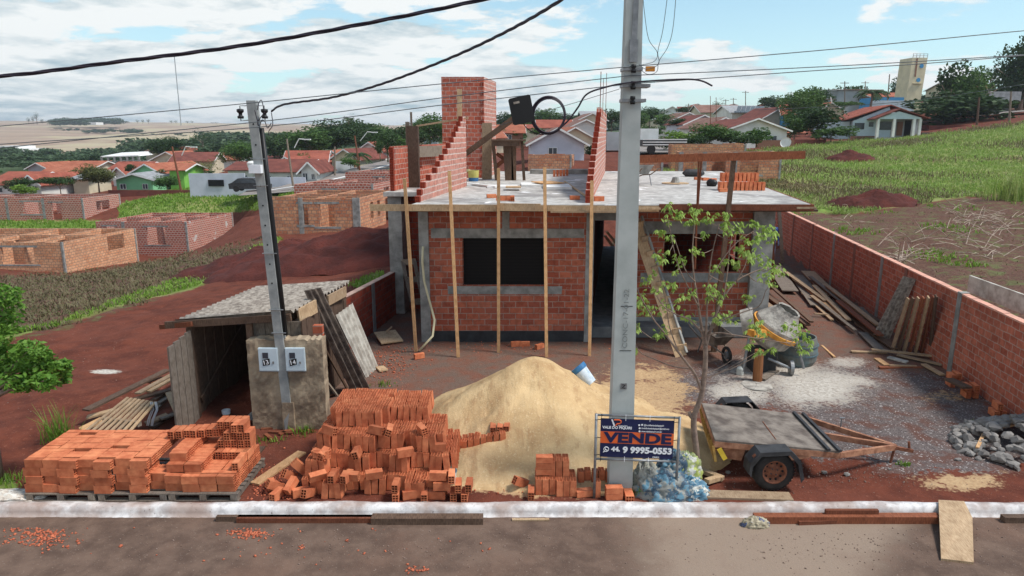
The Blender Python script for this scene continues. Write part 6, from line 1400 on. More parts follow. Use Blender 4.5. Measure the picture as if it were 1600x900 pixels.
wire("overhead_wire", [AT(-300, 262, YW), AT(150, 216, YW), AT(450, 185, YW), AT(720, 149, YW), AT(985, 118, YW)], .006, WIRE, "middle thin wire left of the big pole", grp=GW)
wire("overhead_wire", [AT(985, 118, YW), AT(1250, 106, YW), AT(1500, 92, YW), AT(1900, 66, YW)], .006, WIRE, "middle thin wire right of the big pole", grp=GW)
wire("overhead_wire", [AT(-300, 250, YW - .05), AT(20, 224, YW - .05), AT(400, 199, YW - .05), AT(700, 163, YW - .05), AT(985, 131, YW - .05)], .006, WIRE, "lowest thin wire left of the big pole", grp=GW)
wire("overhead_wire", [AT(985, 131, YW - .05), AT(1250, 112, YW - .05), AT(1500, 95, YW - .05), AT(1900, 60, YW - .05)], .006, WIRE, "lowest thin wire right of the big pole", grp=GW)
def twisted(pts, r, lab):
    P = smooth_path(pts, 40); m = MB(); L = [0]
    for i in range(1, len(P)): L.append(L[-1] + (P[i] - P[i - 1]).length)
    for k in range(3):
        Q = []
        for p, s in zip(P, L): A = s * 9 + k * 2.094; Q.append(p + Vector((0, math.cos(A), math.sin(A))) * r * 1.05)
        m.tube(Q, r, 6)
    return tag(m.build("service_cable", CABLE, loc=P[len(P) // 2], smooth=True), lab, "cable")
twisted([AT(-260, 132, 4.5), AT(0, 119, 4.5), AT(180, 97, 4.5), AT(380, 71, 4.5), AT(580, 35, 4.5), AT(760, -2, 4.5), AT(960, -50, 4.5)], .0065, "thick twisted dark cable crossing the sky at the upper left")
twisted([AT(424, 174, 11.2), AT(445, 163, 10.9), AT(520, 152, 10.2), AT(600, 130, 9.2), AT(700, 92, 8.2), AT(790, 50, 7.2), AT(872, 3, 6.2), AT(960, -60, 5.4)], .0085, "twisted service cable dropping from the top edge to the slender pole")
FIB = wire("fibre_cable", [AT(1113, 134, 8.9), AT(1080, 124, 9.0), AT(985, 129, YW - .1), AT(940, 138, YW - .1), AT(916, 148, YW - .1), AT(903, 168, YW - .1), AT(888, 188, YW - .1), AT(873, 202, YW - .1)], .012, CABLE, "dark fibre cable running from the big pole down to the coil", n=12)
wire("fibre_cable", [AT(968, 139, YW), AT(900, 160, YW), AT(838, 178, YW), AT(780, 196, YW)], .004, WIRE, "faint thin wire slanting down behind the cable coil")
m = MB(); rnd = random.Random(2)
for k in range(5):
    c = AT(857 + rnd.uniform(-1, 1), 180 + rnd.uniform(-1, 1), 9.05 + k * .012); rr = .205 + rnd.uniform(-.014, .014); m.tube([c + Vector((rr * math.cos(a), 0, rr * 1.08 * math.sin(a))) for a in np.linspace(0, 2 * math.pi, 40, endpoint=False)], .010, 6, closed=True)
m.tube(smooth_path([AT(816, 188, 9.1), AT(824, 201, 9.1), AT(845, 210, 9.1), AT(868, 205, 9.1), AT(878, 195, 9.1)], 8), .006, 6)
tag(m.build("cable_coil", CABLE, loc=AT(857, 180, 9.05), smooth=True), "black coil of spare fibre cable hanging from the wires", "cable coil")
g = thing("splice_box", AT(815, 172, 9.1), "tilted black splice box hanging beside the cable coil", "splice box"); c = g.location; 
Q = Matrix.Rotation(-R(12), 3, 'Y')
m = MB(); hw_, hh_ = .14, .165; ch = .02; prof = [(-hw_ + ch, -hh_), (hw_ - ch, -hh_), (hw_, -hh_ + ch), (hw_, hh_ - ch), (hw_ - ch, hh_), (-hw_ + ch, hh_), (-hw_, hh_ - ch), (-hw_, -hh_ + ch)]
m.extr([c + Q @ Vector((a, -.06, b)) for a, b in prof], Q @ Vector((0, .11, 0))); m.build("housing", BLACK, g)
m = MB(); m.obox(c + Q @ Vector((-.045, -.065, .10)), (.075, .008, .026), Q); m.build("label_plate", ASB, g)
for i, pts in enumerate(([(1002, 0), (1008, 28), (1014, 62), (1027, 82), (1022, 96), (1000, 102)], [(1046, 0), (1036, 45), (1028, 80), (1029, 100), (1010, 108), (998, 100)], [(1058, 0), (1052, 40), (1044, 72), (1030, 95), (1026, 112), (1012, 116), (1000, 108)])):
    wire("jumper_wire", [AT(a, b - (30 if b == 0 else 0), YW - .1 * i) for a, b in pts], .004, WIRE, ["left jumper wire drooping beside the big pole's top", "middle jumper wire drooping beside the big pole's top", "right jumper wire drooping beside the big pole's top"][i], grp="jumper wires at the big pole")
wire("overhead_wire", [AT(1180, 172, 60), AT(1400, 160, 50), AT(1600, 132, 45)], .02, WIRE, "faint distant wire sagging over the right-hand slope")

# ------------------------------------------------------------------ vegetation
def leafmat(name, c1, c2, c3=None, trans=.25):
    t = NT(name, .6, 0, .3); n = t.noise(.9, 3, 'World'); n2 = t.noise(14, 2, 'Object')
    c = t.mix(t.rng(n, .35, .65), c1, c2); c = t.mix(t.rng(n2, .4, .6, 0, .6), c, c3 or c1); c = t.mix(1.0, c, t.mix(t.rand(), (.8, .82, .8, 1), (1.15, 1.12, 1.05, 1)), 'MULTIPLY')
    t.out(c)
    tr = t.N("ShaderNodeBsdfTranslucent"); t.L(c, tr.inputs[0]); mx = t.N("ShaderNodeMixShader"); mx.inputs[0].default_value = trans
    out = [n_ for n_ in t.t.nodes if n_.type == 'OUTPUT_MATERIAL'][0]; t.L(t.b.outputs[0], mx.inputs[1]); t.L(tr.outputs[0], mx.inputs[2]); t.L(mx.outputs[0], out.inputs[0]); return t.m
LF_DARK = leafmat("dark_foliage", hx(52, 76, 38), hx(66, 92, 44), hx(36, 56, 28))
LF_MID = leafmat("mid_foliage", hx(72, 104, 46), hx(92, 122, 56), hx(52, 80, 34))
LF_LIGHT = leafmat("light_foliage", hx(108, 140, 52), hx(126, 154, 66), hx(80, 112, 40))
LF_OLIVE = leafmat("olive_foliage", hx(104, 112, 62), hx(124, 124, 74), hx(82, 88, 48))
LF_FAR = leafmat("far_foliage", hx(66, 88, 60), hx(82, 102, 70), hx(52, 72, 50))
LF_TREE = leafmat("young_leaves", hx(148, 176, 86), hx(168, 190, 108), hx(118, 150, 66), .35)
LF_EDGE = leafmat("glossy_leaves", hx(102, 150, 52), hx(128, 168, 70), hx(74, 118, 40), .35)
GR_A = leafmat("bright_grass", hx(112, 148, 50), hx(136, 166, 68), hx(92, 126, 44), .3)
GR_B = leafmat("slope_grass", hx(140, 166, 78), hx(166, 172, 112), hx(112, 142, 64), .35)
GR_D = leafmat("dry_weeds", hx(128, 118, 88), hx(104, 104, 66), hx(96, 80, 66), .2)
def rand_dirs(n, rg): v = rg.normal(size=(n, 3)); return v / np.linalg.norm(v, axis=1, keepdims=True)
def leaf_quads(P, size, rg, up=.25, aspect=.5):
    """one two-triangle leaf per point"""
    n = len(P); a = rand_dirs(n, rg); a[:, 2] *= .7; b = rand_dirs(n, rg); b[:, 2] += up; b = np.cross(a, b); b /= np.linalg.norm(b, axis=1, keepdims=True) + 1e-9
    s = (size * rg.uniform(.55, 1.25, (n, 1))); a = a * s; b = b * s * aspect
    V = np.stack([P - a, P - b * 1.0 + a * .1, P + a, P + b * 1.0 + a * .1], 1).reshape(-1, 3); return V
def crown_mesh(name, seed, n=1500, blobs=16, leaf=.085, flat=1.0, mat=None, shape='round'):
    rg = np.random.RandomState(seed); P = []
    C = []
    for i in range(blobs):
        d = rand_dirs(1, rg)[0]; r = rg.uniform(.25, .68) if i else 0
        c = d * r; 
        if shape == 'umbrella': c[2] = abs(c[2]) * .35 + .35 * rg.uniform(.4, 1); c[:2] *= 1.25
        if shape == 'cone': c[:2] *= (1 - (c[2] + 1) / 2) * 1.1
        br = rg.uniform(.24, .46) * (.75 if shape == 'umbrella' else 1); C.append((c, br))
    per = n // blobs
    for c, br in C:
        d = rand_dirs(per, rg); r = br * rg.uniform(.35, 1.12, (per, 1)) ** .55; q = c + d * r * np.array([1, 1, .8]); P.append(q)
    P = np.concatenate(P); P[:, 2] *= flat; V = leaf_quads(P, leaf, rg)
    F_ = np.arange(len(V)).reshape(-1, 4); return fast_mesh(name, V, F_, mat)
def trunk_mesh(name, seed, h=1.0, spread=.5):
    m = MB(); rnd = random.Random(seed); m.tube([(0, 0, -.15), (.01, 0, h * .4), (.0, .02, h)], [.045, .035, .022], 7)
    for i in range(6): a = rnd.uniform(0, 6.28); z = h * rnd.uniform(.45, .9); m.tube([(0, 0, z), (.4 * spread * math.cos(a), .4 * spread * math.sin(a), z + .3), (spread * math.cos(a), spread * math.sin(a), z + .55)], [.02, .014, .006], 5)
    me = bpy.data.meshes.new(name); me.from_pydata(m.v, [], m.f); me.update(); finish(me, BARK, True); return me
PROTO = {}
def proto(kind, mat):
    k = (kind, mat.name)
    if k not in PROTO:
        s = len(PROTO) + 1
        PROTO[k] = {'round': lambda: crown_mesh("crown", s, 2600, 22, .07, .85, mat), 'big': lambda: crown_mesh("crown", s, 7000, 40, .05, .85, mat), 'bush': lambda: crown_mesh("crown", s, 1800, 14, .08, .7, mat),
                    'umbrella': lambda: crown_mesh("crown", s, 2400, 20, .06, .8, mat, 'umbrella'), 'cone': lambda: crown_mesh("crown", s, 1600, 16, .07, 1.0, mat, 'cone'), 'sparse': lambda: crown_mesh("crown", s, 800, 16, .05, .9, mat)}[kind]()
    return PROTO[k]
TR = [trunk_mesh("trunk", i) for i in range(3)]; tcount = [0]
def tree(px, py_base, py_top, wpx, Y, kind, mat, label, group=None, depth=None):
    b = AT(px, py_base, Y); t = AT(px, py_top, Y); h = t.z - b.z; w = 1.22 * wpx * (Y * .977 + 1) / F_PX / 2; h *= 1.08; tcount[0] += 1
    bushy = kind == 'bush'; frac = {'umbrella': .62, 'cone': .5}.get(kind, .46); rv = h * (.56 if bushy else frac) ; cz = h - rv * .82 if not bushy else h * .5
    g = thing("shrub" if bushy else "tree", b, label, "shrub" if bushy else "tree", group)
    tr = link("trunk", TR[tcount[0] % 3], g, (0, 0, 0)); tr.scale = (h * .7, h * .7, cz * .85)
    cr = link("crown", proto(kind, mat), g, (0, 0, cz), (0, 0, tcount[0] * 1.3)); cr.scale = (w / .92, w / .92 if not depth else depth, rv / (.8 if kind != 'umbrella' else .75) )
    return g
def palm(px, py_base, py_top, wpx, Y, label, group=None):
    b = AT(px, py_base, Y); t = AT(px, py_top, Y); h = t.z - b.z; w = wpx * Y / F_PX / 2; g = thing("palm_tree", b, label, "palm tree", group)
    m = MB(); hc = h * .72; m.tube([b, b + Vector((.1, 0, hc * .5)), b + Vector((.05, 0, hc))], [.22, .17, .14], 8); m.build("trunk", BARK, g)
    rnd = random.Random(int(px)); m = MB(); top = b + Vector((.05, 0, hc))
    for i in range(17):
        a = i * 2.4; up = rnd.uniform(.1, 1.0); L = w * rnd.uniform(.9, 1.1); pts = [top + Vector((math.cos(a), math.sin(a), 0)) * L * f + Vector((0, 0, (h - hc) * (up * 1.6 * f - 1.5 * f * f * 1.0))) for f in np.linspace(0, 1, 7)]
        for p, q in zip(pts, pts[1:]):
            d = (q - p); s = Vector((-math.sin(a), math.cos(a), 0))
            for sg in (-1, 1):
                for f in (0, .5): o = p + d * f; m.add([o, o + d * .4, o + d * .7 + s * sg * L * .22 + Vector((0, 0, -L * .1)), o + d * .4 + s * sg * L * .2 + Vector((0, 0, -L * .12))], [(0, 1, 2, 3)])
    m.build("crown", LF_DARK, g); return g
# ---- young street tree in front of the lot
def young_tree():
    Y0 = 9.62; g = thing("young_tree", (2.78, Y0, 0), "young bare-limbed tree with drooping light green leaf tufts in front of the house", "tree"); c = g.location
    def A(px, py, dy=0.0): return AT(px, py, Y0 + dy)
    limbs = [([(1092, 756), (1088, 705), (1084, 655), (1096, 618), (1102, 570), (1102, 540)], .052, .034, 0), ([(1084, 655), (1079, 650), (1077, 644)], .03, .024, .02),
        ([(1096, 610), (1086, 585), (1072, 566), (1056, 545), (1038, 520), (1022, 500), (1004, 470), (994, 448)], .024, .007, -.25), ([(1078, 576), (1050, 572), (1020, 560), (1000, 550), (990, 530)], .012, .005, .2),
        ([(1102, 545), (1096, 510), (1090, 470), (1084, 430), (1082, 390), (1086, 345)], .026, .006, .1), ([(1102, 545), (1112, 510), (1128, 470), (1150, 440), (1180, 424), (1200, 418)], .026, .006, .3), ([(1102, 540), (1104, 500), (1106, 450), (1112, 400), (1124, 350)], .02, .005, -.2),
        ([(1092, 480), (1076, 450), (1058, 410), (1044, 345)], .013, .005, -.15), ([(1098, 520), (1078, 500), (1058, 492), (1036, 478), (1020, 450)], .014, .005, -.3), ([(1130, 466), (1136, 430), (1140, 390), (1146, 356)], .012, .005, .1),
        ([(1106, 520), (1130, 500), (1160, 488), (1186, 478), (1196, 455)], .012, .005, -.2), ([(1100, 528), (1120, 520), (1150, 524), (1190, 530), (1230, 536)], .013, .005, -.35), ([(1058, 545), (1046, 510), (1040, 470), (1030, 430)], .01, .004, .1), ([(1086, 440), (1070, 420), (1054, 372)], .01, .004, .25), ([(1108, 440), (1126, 410), (1150, 380), (1176, 362)], .01, .004, .2), ([(1150, 440), (1164, 415), (1168, 392)], .009, .004, .1), ([(1040, 522), (1024, 530), (1006, 520), (992, 505)], .008, .004, -.3)]
    m = MB(); nodes = []
    for pts, r0, r1, dy in limbs:
        n = len(pts); P = smooth_path([A(a, b, dy * (i / (n - 1))) for i, (a, b) in enumerate(pts)], 5); rs = [r0 + (r1 - r0) * (i / (len(P) - 1)) ** .8 for i in range(len(P))]; m.tube(P, rs, 8); nodes += [(p, r) for p, r in zip(P, rs)][3:]
    tips = 1 * [(1044, 325, 1), (1042, 342, .7), (1060, 335, 1), (1085, 330, 1.2), (1078, 345, .7), (1105, 345, 1), (1128, 335, 1), (1133, 350, .8), (1140, 358, 1), (1152, 352, .9), (1176, 352, 1.1), (1196, 358, 1.3), (1205, 366, 1), (1188, 368, 1.1), (1170, 375, 1), (1168, 392, 1.1), (1155, 386, .9), (1034, 398, 1.2), (1036, 362, .8), (1050, 370, .6), (1062, 402, .9), (1064, 412, .6), (1090, 392, .8), (1120, 416, .8), (1136, 404, .8), (1150, 412, .7), (1168, 402, .9), (1190, 402, 1.2), (1208, 418, 1.3), (1198, 428, 1), (1216, 424, .9), (1206, 442, .7),
            (1080, 458, 1), (1046, 444, 1), (1112, 455, 1.2), (1122, 466, 1), (1060, 468, .7), (1036, 476, 1), (1074, 495, 1), (1108, 462, .8), (1130, 492, 1.1), (1118, 498, .8), (1146, 498, .7), (1180, 508, 1.2), (1190, 520, 1), (1232, 508, 1.1), (1250, 518, 1.3), (1262, 530, 1), (1256, 542, .8), (1002, 476, 1.3), (1014, 482, 1), (990, 508, 1.2), (996, 460, 1.1), (1010, 440, .8), (1018, 428, .6), (1030, 520, 1), (1040, 512, .8), (1170, 540, .8), (1186, 548, .8), (1206, 545, .8), (1166, 462, .8), (1100, 366, .6), (1052, 424, .5), (992, 545, .6), (1024, 452, .7), (1142, 440, .7)]
    rg = np.random.RandomState(5); rnd = random.Random(6); LP = []
    for px, py, s in tips:
        dy = rnd.uniform(-.45, .45); q = A(px, py, dy); cand = [(p, r) for p, r in nodes if p.z < q.z + .15]; p, r = min(cand, key=lambda t: (t[0] - q).length + .0 * t[1] + (.3 if t[1] > .03 else 0))
        mid = p.lerp(q, .5) + Vector((rnd.uniform(-.05, .05), 0, -.04)); m.tube(smooth_path([p, mid, q], 4), [min(r, .008) + (.0025 - min(r, .008)) * i / 8 for i in range(9)], 5)
        for k in range(int(15 * s)):
            o = np.array(q) + rg.normal(0, .055 * s, 3) * [1, 1, .7]
            az = rg.uniform(0, 6.28); L = rg.uniform(.045, .085) * (.8 + .2 * s)
            for j in range(3):
                a = az + (j - 1) * .7; d = np.array([math.cos(a), math.sin(a), -.45 - rg.uniform(0, .6)]); d /= np.linalg.norm(d); w = np.cross(d, [0, 0, 1]); w /= np.linalg.norm(w) + 1e-6; w *= L * .22; dr = np.array([0, 0, -.25 * L])
                LP.append(np.stack([o, o + d * L * .45 - w, o + d * L + dr, o + d * L * .45 + w]))
    tk = m.build("trunk", BARK, g, smooth=True)
    V = np.concatenate(LP) - np.array(c); me = fast_mesh("crown", V, np.arange(len(V)).reshape(-1, 4), LF_TREE); link("crown", me, g)
young_tree()
def edge_tree():
    x, y = -7.6, 9.55; g = thing("edge_tree", (x, y, 0), "leafy green tree reaching in over the left edge of the picture", "tree"); rg = np.random.RandomState(8); m = MB()
    blobs = [(-30, 470, .40), (0, 480, .30), (8, 462, .22), (5, 505, .28), (-20, 520, .35), (20, 560, .30), (45, 548, .22), (60, 570, .28), (85, 575, .22), (95, 590, .16), (30, 590, .30), (-10, 580, .35), (5, 555, .3), (70, 595, .18), (-50, 540, .5), (-70, 440, .5), (-110, 500, .6), (-90, 380, .55), (-150, 430, .6), (62, 556, .16), (98, 572, .13), (40, 600, .16)]
    P = []; base = Vector((x, y, 0)); fork = Vector((x + .05, y, 1.25)); m.tube([base, base + Vector((.03, 0, .7)), fork], [.09, .075, .06], 9)
    for i, (px, py, r) in enumerate(blobs):
        q = AT(px, py, y + rg.uniform(-.35, .35)); m.tube(smooth_path([fork, fork.lerp(q, .5) + Vector((0, 0, .06)), q], 4), [.03 - .0028 * k for k in range(9)], 6)
        n = int(1000 * r); d = rand_dirs(n, rg); P.append(np.array(q) + d * (r * rg.uniform(.2, 1, (n, 1)) ** .5) * [1, 1, .75])
    m.build("trunk", BARK, g, smooth=True); P = np.concatenate(P); V = leaf_quads(P, .062, rg, .8, .36) - np.array(g.location); link("crown", fast_mesh("crown", V, np.arange(len(V)).reshape(-1, 4), LF_EDGE), g)
edge_tree()
# ---- blades
def blades(name, pts, h, w, mat, label, cat, lean=.45, n=1, seed=1, hvar=.5, parent=None):
    rg = np.random.RandomState(seed); P = np.repeat(np.asarray(pts, float), n, axis=0); N_ = len(P); H_ = (h if np.isscalar(h) else np.repeat(h, n)) * rg.uniform(1 - hvar, 1 + hvar, N_); W_ = (w if np.isscalar(w) else np.repeat(w, n)) * rg.uniform(.6, 1.3, N_)
    if n > 1: P[:, :2] += rg.normal(0, 1, (N_, 2)) * (np.reshape(H_, (-1, 1)) * .35)
    a = rg.uniform(0, 6.283, N_); d = np.stack([np.cos(a), np.sin(a), 0 * a], 1); s = np.stack([-np.sin(a + rg.uniform(-1, 1, N_)), np.cos(a), 0 * a], 1); L_ = rg.uniform(0, lean, N_) * H_
    up = np.array([0, 0, 1.0]); mid = P + up * (H_ * .6)[:, None] + d * (L_ * .4)[:, None]; top = P + up * H_[:, None] + d * L_[:, None]; ww = s * W_[:, None]
    V = np.stack([P - ww * .5, P + ww * .5, mid + ww * .4, top, mid - ww * .4], 1).reshape(-1, 3); i = np.arange(N_) * 5
    F_ = np.stack([i, i + 1, i + 2, i + 4], 1); F2 = np.stack([i + 4, i + 2, i + 3, i + 3], 1)
    V3 = V.reshape(-1, 5, 3); tri = np.stack([V3[:, 4], V3[:, 2], V3[:, 3]], 1)
    Vq = V3[:, [0, 1, 2, 4]].reshape(-1, 3); me = fast_mesh(name, np.concatenate([Vq]), np.arange(len(Vq)).reshape(-1, 4), mat)
    # narrow tips as tapered quads
    tip = np.stack([V3[:, 4], V3[:, 2], V3[:, 3] + ww * .05, V3[:, 3] - ww * .05], 1).reshape(-1, 3); allV = np.concatenate([Vq, tip]); me = fast_mesh(name, allV, np.arange(len(allV)).reshape(-1, 4), mat)
    o = link(name, me)
    if label: tag(o, label, cat, None, "stuff")
    return o
def field(x0, x1, y0, y1, n, which, seed, thr=.5, lin=False):
    rg = np.random.RandomState(seed); Y = y0 + (y1 - y0) * rg.uniform(0, 1, n) ** (1.5 if not lin else 1); X = rg.uniform(x0, x1, n) * ((Y + 6) / (y1 + 6)); Z = terr_np(X, Y); m = masks(X, Y, Z)[which]; u = X - K * Y
    k = (m > thr + .25 * np.sin(X * 1.7 + 3 * np.sin(Y * .8)) * np.sin(Y * 1.3)) & (np.abs(np.sin(X * .9 + 2 * np.sin(Y * .35)) * np.sin(Y * .6 + X * .2)) * .5 + rg.uniform(0, .8, n) > .25); return np.stack([X, Y, Z], 1)[k]
P = field(-75, -5, 58, 100, 90000, 0, 1); blades("meadow_grass", P, .08 + .0016 * P[:, 1], .04 + .0008 * P[:, 1], GR_A, "bright green grass on the left-hand plots among the houses", "grass", .7, 1, 2)
P = field(2, 110, 34, 100, 170000, 0, 3); pd = np.sin(P[:, 0] * .33 + 2 * np.sin(P[:, 1] * .12)) * np.sin(P[:, 1] * .21 + P[:, 0] * .1); dry = (pd + np.random.RandomState(2).normal(0, .35, len(P))) > .3; blades('seed_grass', P[dry], .12 + .0014 * P[dry][:, 1], .03 + .0006 * P[dry][:, 1], GR_D, 'dry seeding grass in patches over the rising plot', 'grass', .9, 1, 14); P = P[~dry]; blades("slope_grass", P, .08 + .0014 * P[:, 1], .03 + .0008 * P[:, 1], GR_B, "rough green grass covering the rising plot on the right", "grass", .8, 1, 4)
P = field(-45, -6, 19, 60, 50000, 0, 5); P = P[:14000]; blades("verge_grass", P, .07 + .0016 * P[:, 1], .015 + .0008 * P[:, 1], GR_A, "green weeds edging the red dirt on the left", "grass", 1.0, 2, 6)
P = field(-60, -6, 19, 60, 60000, 1, 7); blades("dry_weeds", P[:22000], .07 + .0016 * P[:22000, 1], .02 + .001 * P[:22000, 1], GR_D, "dry grey-brown weeds on the left field", "weeds", 1.4, 1, 8)
P = field(4, 60, 12, 44, 50000, 1, 9); P = P[(P[:, 0] - K * P[:, 1]) > 7.6]; blades("dry_weeds", P[:3500], .04 + .001 * P[:3500, 1], .012 + .0007 * P[:3500, 1], GR_D, "sparse dry weeds on the brown field beyond the right wall", "weeds", 1.6, 1, 10)
P2 = P[np.abs(np.sin(P[:, 0] * .8) * np.sin(P[:, 1] * .5)) > .75][:1500]; blades("green_weeds", P2, .12, .04, GR_A, "small green weeds on the brown field beyond the right wall", "weeds", 1.2, 3, 11)
# grey dead branches strewn over the right-hand field
m = MB(); rnd = random.Random(4)
for px, py, n, s in ((1500, 345, 40, 45), (1560, 350, 34, 30), (1500, 325, 16, 30), (1340, 345, 12, 30), (1545, 395, 24, 28), (1420, 390, 12, 60), (1410, 408, 40, 18), (1470, 370, 20, 80), (1360, 300, 6, 30), (1300, 298, 4, 20)):
    for i in range(n):
        a = px + rnd.gauss(0, s * .6); b = max(py + rnd.gauss(0, 9), 296); z = 1.3; Yd = 1.0
        # land on the field surface along this sight line
        lo, hi = 12.0, 70.0
        for _ in range(18):
            mid = (lo + hi) / 2; q = AT(a, b, mid)
            if q.z > terr(q.x, q.y): lo = mid
            else: hi = mid
        q = AT(a, b, lo)
        if q.x - K * q.y < 7.9: continue
        L_ = rnd.uniform(.25, 1.3); d = Vector((rnd.uniform(-1, 1), rnd.uniform(-.6, .6), rnd.uniform(-.1, .35))).normalized() * L_; m.tube([q, q + d * .5 + Vector((0, 0, .05)), q + d], [.016, .012, .005], 4)
tag(m.build("dead_branches", plain("bleached_twigs", hx(188, 172, 156), hx(140, 120, 106), 9, .9, 0)), "bleached dead branches strewn over the brown field on the right", "dead branches", None, "stuff")
# tufts near by
def tuft(px, py, n, h, mat, label, w=.012, spread=.12, z=0.0, lean=.9):
    b = G(px, py, z); rg = np.random.RandomState(int(px)); P = np.array(b) + rg.normal(0, spread, (n, 3)) * [1, .6, 0]; o = blades("grass_tuft", P, h, w, mat, None, None, lean, 1, int(px)); o['label'] = label; o['category'] = "grass tuft"
tuft(95, 690, 150, .42, GR_A, "tall tuft of grass behind the left end of the brick stack", .014, .14)
tuft(10, 752, 90, .10, GR_A, "low green weeds at the left edge behind the kerb", .02, .22)
tuft(475, 676, 60, .09, GR_A, "small weeds between the meter wall and the brick heap", .02, .14); tuft(418, 690, 50, .07, GR_A, "small weeds at the foot of the meter wall", .02, .12); tuft(600, 602, 50, .08, GR_A, "small weeds behind the top of the brick heap", .02, .12)
tuft(1414, 728, 26, .07, GR_A, "single small green weed on red dirt below the coupling", .03, .05); tuft(797, 802, 16, .07, GR_A, "tiny weed growing in the gutter before the sand", .02, .04, -.13); tuft(1000, 775, 30, .12, GR_A, "small weed at the right foot of the big pole", .02, .06)
tuft(1540, 668, 26, .12, GR_B, "thin weed at the foot of the right wall by the bricks", .015, .12)
# big grass clump beyond the right wall
b = AT(1585, 318, 36); rg = np.random.RandomState(3); P = np.array([b.x, b.y, terr(b.x, b.y)]) + rg.normal(0, .7, (260, 3)) * [1, .5, 0]; o = blades("grass_clump", P, 1.1, .05, GR_B, None, None, .6, 1, 3); tag(o, "tall feathery grass clump at the right edge above the dead branches", "grass clump")

